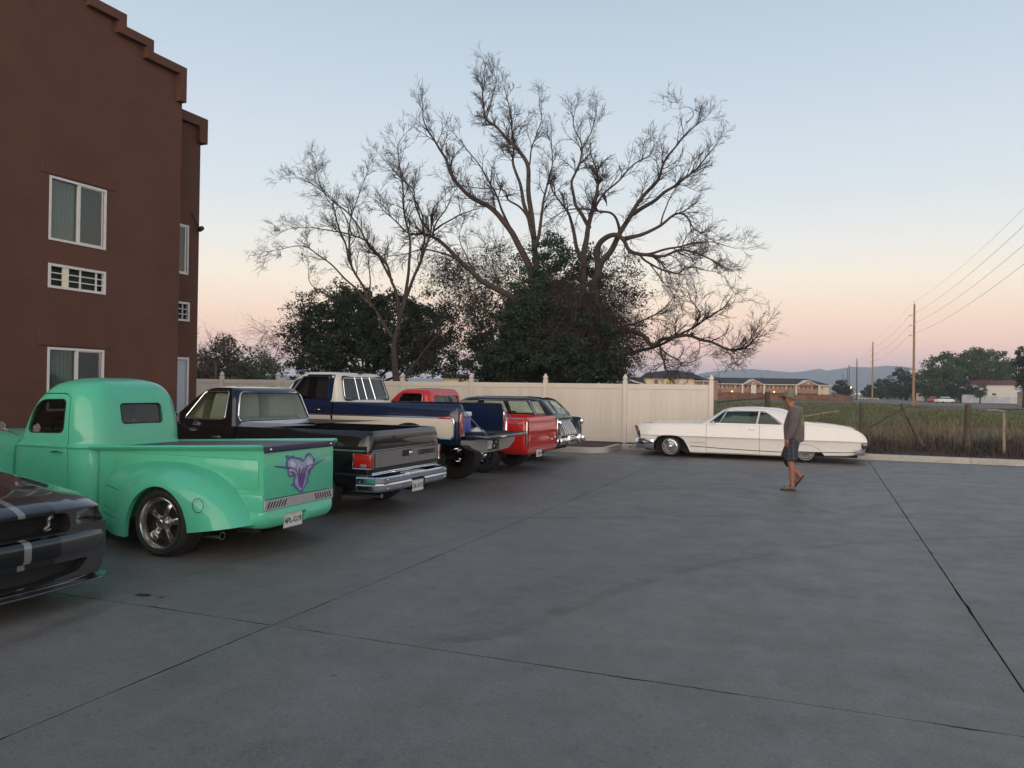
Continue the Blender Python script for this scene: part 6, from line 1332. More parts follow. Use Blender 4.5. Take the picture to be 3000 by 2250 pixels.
# dark leafy masses
q = C8
le = lambda x, y, rx, rz, Y: ellpx(*C8(x, y), rx*.7007, rz*.7007, Y)
leafy('leafy_bush', 'broad dark green leafy bush behind the forked bare tree', [le(300, 1180, 140, 120, 31), le(430, 1130, 110, 120, 32), le(250, 1260, 120, 110, 30.5), le(420, 1250, 150, 110, 30.5), le(560, 1120, 130, 100, 32.5), le(620, 1250, 150, 110, 31), le(720, 1160, 130, 90, 33), le(740, 1270, 100, 90, 31.5), le(360, 1040, 60, 60, 32), le(200, 1060, 30, 50, 31), le(470, 1060, 60, 60, 32), le(350, 1160, 160, 130, 32), le(600, 1190, 160, 130, 32)], 950, 84, .34, .12, M_LEAF, 21, cat='bush')
leafy('evergreen_mass', 'dense dark evergreen growth under the tall dead trees behind the fence', [le(1080, 1220, 170, 150, 32), le(1230, 1130, 160, 170, 32.5), le(1350, 1250, 180, 130, 32), le(1180, 1320, 260, 90, 30.5), le(1400, 1180, 80, 130, 33), le(1000, 1300, 130, 80, 31), le(1300, 1000, 130, 120, 33), le(1160, 1020, 90, 110, 32), le(1430, 1320, 110, 70, 31), le(1170, 1130, 120, 120, 29.8), le(1370, 1230, 150, 110, 29.8), le(1250, 1290, 200, 80, 29.5), le(1090, 1290, 130, 80, 29.8)], 1250, 90, .32, .12, M_LEAF, 22, cat='shrub mass')
leafy('ivy', 'bright green ivy climbing the trunk of the tall dead tree', [le(1170, 900, 34, 100, 30.4), le(1165, 980, 52, 90, 29.3), le(1130, 1060, 75, 80, 28.9), le(1080, 1120, 50, 60, 28.6), le(1230, 780, 20, 40, 31.3), le(1250, 840, 60, 60, 30.6)], 90, 80, .26, .11, M_IVY, 23, cat='ivy', trunk=.03)
leafy('sparse_bush', 'thin bronze leaved bush filling the gap left of the evergreen growth', [le(760, 900, 70, 70, 33), le(880, 980, 110, 110, 33), le(1000, 900, 100, 80, 33.5), le(950, 1080, 100, 80, 33), le(840, 1080, 80, 80, 34), le(1380, 900, 90, 60, 33.5), le(1520, 960, 70, 90, 33), le(1560, 1080, 60, 110, 32.5), le(1560, 1250, 90, 90, 32.5), le(880, 1260, 60, 60, 33), le(1330, 850, 100, 50, 33)], 230, 50, .55, .11, M_LEAFR, 24, cat='bush', trunk=.05)
def tangle(name, label, ells, n, L, seed, m, parentcat='dead branches'):
    rg = random.Random(seed); tw = Twigs(); c = Vector(ells[0][0]); t = thing(name, label, parentcat, (c.x, c.y, 0)); o = Vector((c.x, c.y, 0))
    for k in range(n):
        e = ells[k % len(ells)]; d = Vector((rg.gauss(0, 1), rg.gauss(0, 1), rg.gauss(0, 1))).normalized(); r_ = rg.random()**.4
        p = Vector(e[0])+Vector((d.x*e[1]*r_, d.y*e[2]*r_, d.z*e[3]*r_)); tw.grow(p-o, Vector((rg.gauss(0, 1), rg.gauss(0, 1), rg.gauss(-.2, .7))), L*rg.uniform(.6, 1.4), .012, 2, rg, up=-.08)
    tag(link('twigs', tw.mb, m, t, ang=None), kind='stuff')
leafy('scattered_foliage', 'ragged loose foliage and sprigs around the top of the evergreen growth', [le(1080, 1060, 130, 90, 31.5), le(1200, 900, 130, 120, 31.8), le(1330, 930, 130, 110, 32), le(1450, 1040, 120, 120, 32), le(960, 1150, 110, 110, 31.5), le(1520, 1200, 110, 130, 31.5), le(1250, 800, 60, 60, 32)], 260, 34, .34, .10, M_LEAF, 27, cat='foliage', trunk=.03)
leafy('scattered_foliage', 'ragged loose foliage fringing the broad leafy bush', [le(300, 1080, 180, 90, 31), le(520, 1060, 170, 70, 31.5), le(200, 1200, 110, 130, 30.8), le(700, 1080, 130, 80, 32), le(780, 1230, 110, 120, 31)], 200, 34, .34, .10, M_LEAF, 28, cat='foliage', trunk=.03)
tangle('dead_branch_tangle', 'brown tangle of hanging dead branches in front of the evergreen growth', [le(1280, 1080, 110, 90, 30.2), le(1330, 1180, 120, 90, 30), le(1230, 1000, 90, 60, 30.3), le(1400, 1060, 90, 120, 30.4), le(1450, 1130, 90, 110, 30.6), le(1500, 1230, 90, 90, 30.6)], 1000, 1.1, 31, M_TWIG2)
tangle('twig_tangle', 'fine bare twigs massed between the trunks left of the ivy', [le(900, 980, 130, 110, 32), le(1000, 880, 110, 90, 32.5), le(800, 900, 90, 90, 32), le(960, 1080, 120, 70, 31.5), le(1520, 1120, 90, 160, 32), le(1480, 1000, 70, 100, 32.5)], 620, 1.0, 33, M_TWIG2)
tangle('twig_tangle', 'pale bare twigs poking out at the left edge of the dark bush', [le(110, 1230, 90, 60, 33), le(60, 1180, 60, 30, 33.5), le(150, 1150, 60, 60, 33), le(60, 1300, 70, 40, 34)], 110, 1.3, 34, M_TWIG)
# trees left of the bush, farther back
def farbare(px, py, h, Y, label, seed, n=9):
    rg = random.Random(seed); b = at_y(px, py, Y); t = thing('bare_tree', label, 'tree', (b.x, b.y, 0)); H = (at_y(px, py-h, Y)-b).z+b.z; tw = Twigs(); tb = MB(); tb.tube([(0, 0, -.1), (.1, 0, H*.35), (0, 0, H*.55)], [.2, .14, .08], 7); link('trunk', tb, M_BARK, t, ang=180)
    for k in range(n): tw.grow((rg.uniform(-.1, .1), 0, H*rg.uniform(.25, .5)), (rg.gauss(0, .55), rg.gauss(0, .5), 1), H*rg.uniform(.3, .55), .05, 0, rg, up=.03)
    tag(link('twigs', tw.mb, M_TWIG2, t, ang=None), kind='stuff')
farbare(630, 1125, 175, 52, 'bare tree with a few leaves next to the hotel corner', 41); farbare(600, 1125, 120, 55, 'shorter bare tree half hidden by the hotel corner', 42, 7); farbare(705, 1120, 70, 60, 'small bare tree between the hotel corner and the dark bush', 43, 6)
el_ = lambda x, y, rx, rz, Y: ellpx(x, y, rx, rz, Y)
leafy('leafy_tree', 'bronze green leafy tree just right of the hotel corner', [el_(640, 1060, 45, 45, 54), el_(600, 1080, 35, 40, 54), el_(670, 1020, 25, 25, 54), el_(620, 1110, 60, 25, 53)], 110, 46, .8, .26, M_LEAFR, 44)
leafy('leafy_tree', 'low dark green leafy tree between the hotel corner and the big bush', [el_(740, 1075, 50, 38, 56), el_(700, 1095, 45, 30, 55), el_(780, 1090, 45, 28, 55)], 100, 50, .7, .26, M_LEAF2, 45)
# ---------------------------------------------------------------- field plants
rg = random.Random(99)
M_TAN = mat('dry_grass', (.205, .155, .098), rough=.95, nz=(.5, .4, (.10, .075, .05))); M_GRASS = mat('field_grass', (.088, .108, .036), rough=.9, nz=(.22, .4, (.105, .085, .042))); M_BRUSH = mat('dark_brush', (.062, .046, .038), rough=.95, nz=(1.3, .5, (.028, .021, .018)))
def gz(x, y): return max(.02, .1-.1*min(1, max(0, (y-26)/60)))
it = []
for k in range(22000):
    y = 22.9+rg.random()**1.15*7.5; x = rg.uniform(-2.4, 20)
    if x < .9 and y < 23.3: continue
    cl = noise.noise(Vector((x*.7, y*.7, 5))); h = rg.uniform(.25, .68)*(.75+.75*cl)*min(1, .3+(y-22.8)*.6)
    if y > 28 and rg.random() < (y-28)/2.6: continue
    it.append((x, y, gz(x, y)-.02, max(.08, h), rg.uniform(.012, .034), abs(rg.gauss(.45, .4)), rg.uniform(0, 6.3)))
tag(blades('brush', it, M_BRUSH), 'low dark brown dead weeds along the kerb under the wooden posts', 'weeds', kind='stuff')
it = []
for k in range(24000):
    y = 27+rg.random()**1.4*34; x = rg.uniform(-.04, .62)*y; cl = noise.noise(Vector((x*.35, y*.22, 2)))
    if rg.random() < max(0, (y-36)/26)*(1 if x/y < .38 else .35)+.25: continue
    if x/y < .12 and rg.random() < (.12-x/y)*7+cl*.5: continue
    if cl < -.12: continue
    it.append((x, y, gz(x, y)-.02, rg.uniform(.22, .58)*(.85+.7*cl), rg.uniform(.014, .03)*(1+(y-27)*.03), abs(rg.gauss(.22, .25)), rg.uniform(0, 6.3)))
for c_ in range(70):
    cy = rg.uniform(24.5, 34); cx = rg.uniform(-.02, .5)*cy
    for k in range(18): it.append((cx+rg.gauss(0, .14), cy+rg.gauss(0, .14), gz(cx, cy), rg.uniform(.45, .95), rg.uniform(.012, .02), abs(rg.gauss(.3, .25)), rg.uniform(0, 6.3)))
tag(blades('dry_grass', it, M_TAN), 'tall tan dry grass standing behind the brown weeds', 'grass', kind='stuff')
it = []
for k in range(60000):
    u = rg.random()**1.35; y = 27+u*118; r_ = rg.uniform(-.28, .52); x = r_*y
    if y < 44 and r_ > .10 and rg.random() < .9: continue
    if r_ > .2 and y > 105-(r_-.2)*180: continue
    if x > 13.5 and y > 105: continue
    cl = .65+.7*noise.noise(Vector((x*.16, y*.09, 7)))
    if cl < .5 and rg.random() < .6: continue
    it.append((x, y, gz(x, y)-.03, max(.10, rg.uniform(.22, .5)*cl), rg.uniform(.03, .055)*(1+u*2.6), abs(rg.gauss(.4, .3)), rg.uniform(0, 6.3)))
tag(blades('field_grass', it, M_GRASS), 'green grass covering the field beyond the kerb', 'grass', kind='stuff')
# ---------------------------------------------------------------- old wooden fence remains
M_OLDW = mat('weathered_wood', (.085, .07, .052), rough=.95, nz=(9, .45), bump=(26, .9, .01)); M_PALEW = mat('pale_stick', (.26, .22, .15), rough=.9, nz=(9, .3))
def post(label, x, y, h, r, lean=(0, 0), z0=0, m=M_OLDW, name='fence_post'):
    mb = MB(); rg = random.Random(int(x*100)+9); pts = [(lean[0]*u+rg.uniform(-.01, .01), lean[1]*u, z0+(h-z0)*u) for u in (0, .12, .3, .55, .8, 1)]; mb.tube(pts, [r*1.18, r*1.12, r, r*.97, r*.95, r*.9], 10)
    return tag(link(name, mb, m, loc=(x, y, 0), ang=50), label, 'post', 'old wooden posts and rails along the field')
post('thick weathered post standing alone right at the kerb', 3.63, 24.5, 1.435, .085); post('weathered upright post behind the tail of the white car', 1.01, 24.5, 1.405, .062)
post('weathered post leaning steeply left over the weeds', 2.56, 24.5, 1.42, .05, (-.56, 0), .25)
post('short pale post holding the broken rail at far right', 4.5, 24.6, 1.25, .042, (-.01, 0), .0, M_PALEW); post('distant weathered post seen above the roof of the white car', at_y(2249, 1180, 36).x, 36, 1.72, .12)
def railing(label, a, b, r, m=M_OLDW): return tag(link('fence_rail', MB().tube([a, ((a[0]+b[0])/2, a[1], (a[2]+b[2])/2+.012), b], [r, r, r*.85], 8), m, ang=60), label, 'rail', 'old wooden posts and rails along the field')
railing('thin rail slanting up to the leaning post', (1.2, 24.47, .72), (2.02, 24.47, 1.275), .026); railing('pale rail lying level on the short pale post', (4.1, 24.55, 1.29), (4.52, 24.55, 1.262), .028, M_PALEW)
railing('grey rail reaching out of the frame at far right', (4.2, 24.9, 1.30), (6.6, 24.9, 1.37), .02); railing('pale pole slanting behind the head of the walking man', (-.5, 24.5, 1.0), (.42, 24.5, 1.172), .022, M_PALEW)
railing('long dark rail lying in the field left of the distant post', tuple(at_y(2102, 1178, 40)), tuple(at_y(2245, 1166, 40)), .035)
# ---------------------------------------------------------------- utility poles and wires
M_POLE = mat('pole_wood', (.30, .18, .10), rough=.85, nz=(3, .25), bump=(20, .3, .01)); M_WIRE = mat('wire', (.08, .08, .085), rough=.6, nz=(1, .1))
PO = [(14.0, 61.3, 15.7), (12.14, 128.7, 14.9), (10.2, 196, 13.45), (9.3, 262, 12.4)]
p4 = at_d(2481.8, 1150, 345); p5 = at_d(2487, 1150, 300); PO += [(p5.x, p5.y, 1.66+300*(1156-1070)/2330), (p4.x, p4.y, 1.66+345*(1156-1081)/2330)]
p6 = at_d(2468, 1150, 420); PO.append((p6.x, p6.y, 1.66+420*(1156-1095)/2330))
names = ['tall wooden utility pole standing just outside the right edge', 'nearest and tallest wooden utility pole beyond the field', 'second wooden utility pole, half as tall, left of the nearest', 'third wooden utility pole, a thin line before the blue mountains',
         'thin dark utility pole left of the third one', 'thinner dark utility pole just left of its taller neighbour', 'tiny utility pole farthest left, above the end of the brown fence']
for i, (x, y, h) in enumerate(PO):
    t = thing('utility_pole', names[i], 'utility pole', (x, y, 0), group='utility poles along the road')
    link('pole', MB().tube([(0, 0, -.5), (0, 0, h*.5), (0, 0, h)], [.20, .17, .13], 10), M_POLE if i < 3 else mat('far_pole', (.10, .08, .07), rough=.9, nz=(2, .2)), t)
    if i < 4:
        mb = MB(); mb.tube([(0, 0, h), (0, 0, h+.45)], .035, 6); link('pin', mb, M_TRIM, t)
        for k in range(3): z = h-1.75-1.44*k; mb = MB(); mb.tube([(-.12, 0, z), (-.5, 0, z+.05)], .03, 6); mb.lathe([(.05, -.09), (.09, -.05), (.05, -.02), (.09, .03), (.04, .08)], 10, Matrix.Translation((-.55, 0, z+.1)), cap=True); link('insulator', mb, M_TRIM, t)
for k in range(4):
    mb = MB(); pts = []
    for i in range(3):
        a = Vector(PO[i]); b = Vector(PO[i+1]); za = PO[i][2]+.45 if k == 0 else PO[i][2]-1.6-1.44*(k-1); zb_ = PO[i+1][2]+.45 if k == 0 else PO[i+1][2]-1.6-1.44*(k-1)
        if i == 0 and k: za = PO[0][2]-1.4*k
        for s in range(14):
            u = s/14; pts.append((a.x+(b.x-a.x)*u-.55*(k > 0), a.y+(b.y-a.y)*u, za+(zb_-za)*u-4*.75*u*(1-u)))
    mb.tube(pts, .013 if k else .009, 4); tag(link('power_line', mb, M_WIRE), ['topmost and faintest', 'second from the top', 'third from the top', 'lowest'][k]+' of the power lines rising to the right edge', 'power line', 'power lines')
# ---------------------------------------------------------------- road and far buildings
def ribbon(name, pts, w_, m, z):
    mb = MB(); P = [Vector((x, y, 0)) for x, y in [tuple(q) for q in catm([tuple(p) for p in pts], 6)]]
    for k, p in enumerate(P):
        d = (P[min(k+1, len(P)-1)]-P[max(k-1, 0)]).normalized(); n_ = Vector((-d.y, d.x, 0)); mb.v += [tuple(p+n_*w_/2+Vector((0, 0, z))), tuple(p-n_*w_/2+Vector((0, 0, z)))]
    mb.f = [(2*k, 2*k+1, 2*k+3, 2*k+2) for k in range(len(P)-1)]; struct(name, mb, m)
ribbon('dirt_verge', [(64, 92), (40, 118), (27, 140), (19, 165), (14.5, 205), (13, 260)], 17, M_DIRT, .012); ribbon('road', [(78, 112), (50, 140), (31, 170), (22.5, 205), (18, 260), (15.5, 360), (14, 620)], 9.5, M_ROAD, .02)
def th_(px): return math.atan((px-1500)/F_PX)
def here(px, D): p = at_d(px, 1150, D); return (p.x, p.y, 0)
def Z(py, px, D): h = 1140+(px-1500)*math.tan(ROLL); return 1.66+(h-py)/F_PX*D
M_ROOF = mat('dark_shingle', (.035, .03, .034), rough=.9, nz=(.8, .3)); M_CRW = mat('cream_wall', (.60, .48, .34), rough=.85, nz=(.6, .1)); M_BRICK = mat('salmon_brick', (.32, .17, .115), rough=.9, nz=(2, .2)); M_WTR = mat('white_trim', (.6, .57, .52), rough=.7, nz=(1, .05)); M_DW = mat('dark_pane', (.03, .03, .035), rough=.2, nz=(1, .2))
M_LAMP = mat('lit_lamp', (1, .85, .5), rough=.4, nz=(3, .02), emit=((1, .72, .34), 9)); M_YEL = mat('lit_wall', (.6, .45, .2), rough=.8, nz=(2, .1), emit=((1, .66, .25), .16))
# motel
D = 230; s = D/F_PX; mt = thing('motel_building', 'long two storey motel with dark roof and brick gables far across the field', 'building', here(2109, D), YAW)
X = lambda px: (px-2109)*s
zz = lambda py, px=2270: Z(py, px, D)
bx = lambda nm, m, x0, x1, y0, y1, z0, z1, par=mt: link(nm, MB().box(x0, x1, y0, y1, z0, z1), m, par, ang=None)
bx('wall', M_BRICK, X(2109), X(2397), 1.6, 9, 0, zz(1139)); bx('upper_wall', M_CRW, X(2109), X(2397), 1.9, 9, zz(1139)+.01, zz(1127)); bx('end_wall', M_CRW, X(2397)+.02, X(2431), .4, 9, 0, zz(1127))
mb = MB(); e = zz(1126); rdg = zz(1107); mb.v = [(X(2098), -.4, e), (X(2436), -.4, e), (X(2436), 10, e), (X(2098), 10, e), (X(2103), 4.6, rdg), (X(2378), 4.6, rdg)]; mb.f = [(0, 1, 5, 4), (1, 2, 5), (2, 3, 4, 5), (3, 0, 4), (3, 2, 1, 0)]; link('roof', mb, M_ROOF, mt, ang=None)
bx('eave', M_WTR, X(2098), X(2436), -.46, -.42, e-.12, e+.08)
for g0, g1, ap in ((2173, 2236, 2204), (2330, 2397, 2364)):
    mb = MB(); mb.prism([(X(g0)-.2, e-.15), (X(g1)+.2, e-.15), (X(ap), zz(1113))], 'y', -.9, 3); g_ = link('gable', mb, M_BRICK, mt, ang=None)
    mb = MB(); mb.prism([(X(g0)-.5, e-.3), (X(g0)-.1, e-.3), (X(ap), zz(1113)-.05), (X(g1)+.1, e-.3), (X(g1)+.5, e-.3), (X(ap), zz(1111.5))], 'y', -1.0, 3.2); link('gable_trim', mb, M_WTR, g_, ang=None)
    bx('gable_vent', M_WTR, X(ap)-.25, X(ap)+.25, -.95, -.9, e+.25, e+.6, g_)
    for p in (g0, g1): bx('column', M_WTR, X(p)-.22, X(p)+.22, -.85, -.4, 0, e-.15)
bx('balcony', M_BRICK, X(2111), X(2397), -.3, -.15, zz(1151), zz(1139)+.12)
k = 0; x = 2113.0
while x < 2392:
    if not (2194 < x < 2210):
        w_ = bx('window', M_DW, X(x), X(x+4.0), 1.84, 1.88, zz(1138), zz(1129)); bx('door', M_CRW if k % 3 else M_YEL, X(x+5.5), X(x+9.5), 1.82, 1.86, zz(1138.5), zz(1128.6)) 
    k += 1; x += 12.6
bx('stair_tower', M_WTR, X(2197), X(2212), -1.0, -.9, .3, e-.2)
for px in (2143.6, 2266.6, 2238, 2330): q = MB(); q.lathe([(0, -.16), (.16, 0), (0, .16)], 8, Matrix.Translation((X(px), -.5, zz(1148 if px in (2143.6, 2266.6) else 1132)))); link('lamp', q, M_LAMP, mt)
bx('antenna', M_BLACK, X(2244), X(2244)+.1, 4.5, 4.6, rdg, rdg+.9)
# small window set in the end wall
bx('window', M_DW, X(2408), X(2412), .36, .39, zz(1137), zz(1131))
# cream house left of it
D = 168; s = D/F_PX; X = lambda px: (px-1891)*s; zz = lambda py, px=1960: Z(py, px, D); ho = thing('cream_house', 'cream two storey building with dark hipped roof above the fence end', 'building', here(1891, D), YAW)
bx('wall', M_CRW, X(1891), X(2034), 0, 8, 0, zz(1108), ho); bx('side_wall', M_BRICK, X(2034)+.02, X(2106), 1.0, 8, 0, zz(1113), ho)
mb = MB(); e = zz(1108); mb.v = [(X(1888), -.5, e), (X(2040), -.5, e), (X(2110), 2, zz(1118)), (X(2110), 9, zz(1118)), (X(1888), 9, e), (X(1900), 3.5, zz(1092)), (X(1935), 3.0, zz(1091)), (X(1965), 3, zz(1083)), (X(1988), 3, zz(1082)), (X(2035), 3.5, zz(1091)), (X(2078), 4, zz(1104))]
mb.f = [(0, 1, 9, 8, 7, 6, 5), (1, 2, 10, 9), (0, 5, 4), (2, 3, 10), (4, 5, 6, 7, 8, 9, 10, 3)]; link('roof', mb, M_ROOF, ho, ang=None)
bx('window', M_DW, X(1916), X(1927.5), -.05, -.02, zz(1124), zz(1112.5), ho); bx('window', mat('lit_yellow_pane', (.5, .35, .08), rough=.3, nz=(2, .3), emit=((1, .6, .12), .25)), X(1953), X(1960), -.05, -.02, zz(1122), zz(1112.5), ho)
for p in (2040, 2062, 2084): bx('balcony_post', M_WTR, X(p), X(p+2), .8, .95, 0, zz(1112), ho); bx('balcony_roof', M_WTR, X(p-4), X(p+15), .2, .9, zz(1113)-.2, zz(1113), ho)
D = 150; s = D/F_PX; X = lambda px: (px-1830)*s; zz = lambda py, px=1850: Z(py, px, D); h2 = thing('brick_house', 'low dark roofed house left of the cream two storey building', 'building', here(1830, D), YAW)
bx('wall', M_BRICK, X(1830), X(1888), 0, 7, 0, zz(1118), h2); mb = MB(); mb.prism([(X(1815), zz(1124)), (X(1893), zz(1126)), (X(1880), zz(1106)), (X(1845), zz(1105))], 'y', -.6, 7.5); link('roof', mb, M_ROOF, h2, ang=None)
mb = MB(); mb.prism([(X(1838), zz(1110)), (X(1888), zz(1124)), (X(1888), zz(1127)), (X(1838), zz(1114))], 'y', -.8, -.62); link('gable_trim', mb, M_WTR, h2, ang=None)
D = 92; s = D/F_PX; X = lambda px: (px-1300)*s; zz = lambda py, px=1340: Z(py, px, D); h3 = thing('white_house', 'pale house seen through the gap between bush and evergreens', 'building', here(1300, D), YAW)
bx('wall', M_CRW, X(1302), X(1382), 0, 7, 0, zz(1106), h3); mb = MB(); mb.prism([(X(1290), zz(1107)), (X(1392), zz(1107)), (X(1375), zz(1096)), (X(1310), zz(1096))], 'y', -.5, 7.5); link('roof', mb, M_ROOF, h3, ang=None); bx('window', M_DW, X(1343), X(1352), -.05, -.02, zz(1120), zz(1110), h3)
# brown board fence across the field
bf_ = thing('board_fence', 'long brown board fence across the field in front of the motel', 'fence', here(2085, 190), YAW); s = 190/F_PX; mb = MB(); n = 0
M_BF = mat('brown_boards', (.17, .085, .05), rough=.9, nz=(.6, .45))
for k in range(13):
    x0 = k*2.6; x1 = x0+2.57; h = 1.48+.1*math.sin(k*.7) if k < 12 else 1.2
    q = MB(); 
    for j in range(9): q.box(x0+j*.286+.008, x0+(j+1)*.286-.008, 0+rg.uniform(-.01, .01), .04, .02, h+rg.uniform(-.03, .02))
    q.box(x0, x1, .045, .09, .3, .4); q.box(x0, x1, .045, .09, h-.4, h-.3); link('fence_panel', q, M_BF, bf_, ang=None)
# right side far things
ft_ = lambda nm, lab, e, nc, nl, cr, sz, m, sd, **k: leafy(nm, lab, e, nc, nl, cr, sz, m, sd, **k)
E_ = lambda px, py, rx, rz, D: ((tuple(at_d(px, py, D))), rx*D/F_PX, rx*D/F_PX*.8, rz*D/F_PX)
gt = 'trees beyond the road'
ft_('shade_tree', 'large round leafed tree at the left of the big grove right of the nearest pole', [E_(2745, 1090, 40, 40, 215), E_(2730, 1125, 38, 38, 212), E_(2775, 1070, 40, 35, 215), E_(2770, 1110, 40, 40, 210)], 150, 60, 1.35, .62, M_LEAF2, 61, group=gt, trunk=.4)
ft_('shade_tree', 'tallest tree in the middle of the big grove above the red roof', [E_(2830, 1070, 42, 40, 218), E_(2860, 1060, 40, 32, 218), E_(2850, 1095, 50, 35, 214), E_(2880, 1085, 40, 35, 216)], 170, 60, 1.35, .62, M_LEAF2, 62, group=gt, trunk=.4)
ft_('shade_tree', 'tree sloping down at the right end of the big grove', [E_(2915, 1072, 35, 42, 218), E_(2945, 1098, 30, 35, 216), E_(2930, 1105, 40, 30, 214), E_(2962, 1120, 16, 25, 216)], 130, 60, 1.3, .62, M_LEAF2, 63, group=gt, trunk=.4)
ft_('shade_tree', 'dark tree by the street lamp left of the nearest utility pole', [E_(2640, 1120, 30, 35, 260), E_(2665, 1130, 30, 32, 255), E_(2625, 1140, 25, 22, 255), E_(2690, 1145, 20, 22, 255)], 120, 60, 1.4, .7, M_LEAF, 64, group=gt, trunk=.4)
ft_('shade_tree', 'low dark tree behind the second utility pole', [E_(2580, 1138, 28, 22, 300), E_(2555, 1148, 26, 14, 310), E_(2600, 1142, 20, 20, 300)], 80, 60, 1.4, .8, M_LEAF, 65, group=gt, trunk=.4)
ft_('shade_tree', 'small dark tree at the right end of the brown board fence', [E_(2465, 1135, 19, 19, 240), E_(2478, 1146, 14, 12, 238), E_(2455, 1148, 12, 12, 238)], 50, 60, .9, .5, M_LEAF, 66, group=gt, trunk=.25)
ft_('round_shrub', 'large dark shrub left of the white board fence', [E_(2815, 1140, 34, 25, 200), E_(2790, 1150, 26, 18, 198), E_(2840, 1152, 20, 16, 198)], 90, 60, .95, .45, M_LEAF, 67, cat='shrub', trunk=.15)
ft_('round_shrub', 'round dark shrub above the right part of the white fence', [E_(2953, 1148, 20, 18, 205), E_(2945, 1155, 16, 10, 205)], 50, 60, .8, .42, M_LEAF, 68, cat='shrub', trunk=.15)
ft_('round_shrub', 'shrubs hiding the foot of the grove beside the parked cars', [E_(2740, 1150, 28, 16, 214), E_(2765, 1150, 28, 18, 212), E_(2720, 1145, 15, 14, 216)], 80, 60, .95, .5, M_LEAF2, 69, cat='shrub', trunk=.15)
ft_('shade_tree', 'dark tree cut by the right edge of the picture', [E_(2998, 1040, 16, 22, 120), E_(2985, 1060, 12, 12, 120), E_(3010, 1075, 22, 25, 120), E_(2992, 1100, 14, 16, 120), E_(3015, 1120, 25, 22, 120)], 110, 56, .6, .3, M_LEAF, 70, group=gt, trunk=.2)
ft_('shade_tree', 'small pale green tree in front of the red roofed building', [E_(2874, 1142, 13, 14, 190), E_(2868, 1152, 12, 10, 190)], 36, 44, .6, .34, M_LEAF2, 71, group=gt, trunk=.15)
D = 205; s = D/F_PX*math.cos(th_(2915)); X = lambda px: (px-2842)*s; zz = lambda py, px=2915: Z(py, px, D); rb_ = thing('red_roofed_building', 'white building with a red metal roof below the big grove', 'building', here(2842, D), YAW-th_(2842))
bx('wall', M_WTR, X(2842), X(2987), 0, 9, 0, zz(1127), rb_); mb = MB(); mb.prism([(-.5, zz(1127.5)), (9.5, zz(1127.5)), (4.5, zz(1113.5))], 'x', X(2830), X(2984)); link('roof', mb, mat('red_metal_roof', (.13, .03, .035), rough=.6, nz=(.4, .2)), rb_, ang=None)
D = 196; s = D/F_PX; wf = thing('white_board_fence', 'white board fence beside the road at far right', 'fence', here(2818, D), YAW-th_(2890)-R(2)); 
for k in range(5): link('fence_panel', MB().box(k*2.6, k*2.6+2.55, 0, .08, 0, (2.0 if k < 2 else 1.65)), mat('white_boards', (.46, .47, .50), rough=.8, nz=(.8, .2)), wf, ang=None)
D = 203; s = D/F_PX; X = lambda px: (px-2895)*s; zz = lambda py, px=2915: Z(py, px, D); tr_ = thing('travel_trailer', 'pale rounded trailer roof showing above the white board fence', 'trailer', here(2895, D), YAW-th_(2895))
q = MB(); q.prism(rounded([(X(2896), 0), (X(2946), 0), (X(2940), zz(1150)), (X(2930), zz(1146)), (X(2899), zz(1147))], .5), 'y', 0, 2.4); link('body', q, M_WTR, tr_, ang=30); bx('window', M_DW, X(2905), X(2915), -.03, -.005, zz(1158), zz(1152), tr_)
D = 150; s = D/F_PX; X = lambda px: (px-2978)*s; zz = lambda py, px=2990: Z(py, px, D); gr_ = thing('grey_shed', 'grey brown shed with pale gable at the right edge', 'building', here(2978, D), YAW-th_(2978)-R(6))
bx('wall', mat('shed_wall', (.2, .16, .12), rough=.9, nz=(1, .2)), X(2980), X(3040), 0, 6, 0, zz(1150), gr_); mb = MB(); mb.prism([(X(2976), zz(1151)), (X(3044), zz(1151)), (X(3010), zz(1136))], 'y', -.4, 6.4); link('roof', mb, mat('shed_roof', (.16, .17, .19), rough=.8, nz=(1, .2)), gr_, ang=None)
D = 245; s = D/F_PX; X = lambda px: (px-2684)*s; zz = lambda py, px=2700: Z(py, px, D); hh = thing('tan_house', 'small tan house with a lit porch right of the nearest pole', 'building', here(2684, D), YAW-th_(2684))
bx('wall', M_CRW, X(2684), X(2722), 0, 7, 0, zz(1150), hh); mb = MB(); mb.prism([(X(2680), zz(1151)), (X(2724), zz(1151)), (X(2712), zz(1141)), (X(2690), zz(1143))], 'y', -.5, 7.5); link('roof', mb, M_ROOF, hh, ang=None); bx('window', M_DW, X(2690), X(2697), -.04, -.01, zz(1162), zz(1154), hh)
q = MB(); q.lathe([(0, -.35), (.2, 0), (0, .5)], 8, Matrix.Translation((X(2721), -.6, zz(1150)))); link('porch_lamp', q, M_LAMP, hh); bx('porch_post', M_WTR, X(2720.5), X(2722), -.55, -.4, 0, zz(1152), hh)
# water tower
D = 455; s = D/F_PX; wt = thing('water_tower', 'white bulb shaped water tower behind the nearest utility pole', 'water tower', here(2680, D), YAW); z0 = Z(1100, 2680, D); z1 = Z(1083, 2680, D)
q = MB(); q.lathe([(1.0, z0-1.6), (2.6, z0-.5), (4.2, z0+.4), (4.35, (z0+z1)/2), (3.6, z1-.5), (1.8, z1-.1), (0, z1)], 24); link('tank', q, M_WTR, wt); q = MB(); q.lathe([(1.5, 0), (.85, 2), (.8, z0-1.5)], 16); link('stem', q, M_WTR, wt)
link('lettering', text_mesh('ALAMOSA', 1.5, .05), mat('tower_letters', (.12, .15, .2), rough=.6, nz=(1, .1)), wt, ang=None, loc=(0, -4.5, (z0+z1)/2), rot=(R(90), 0, 0))
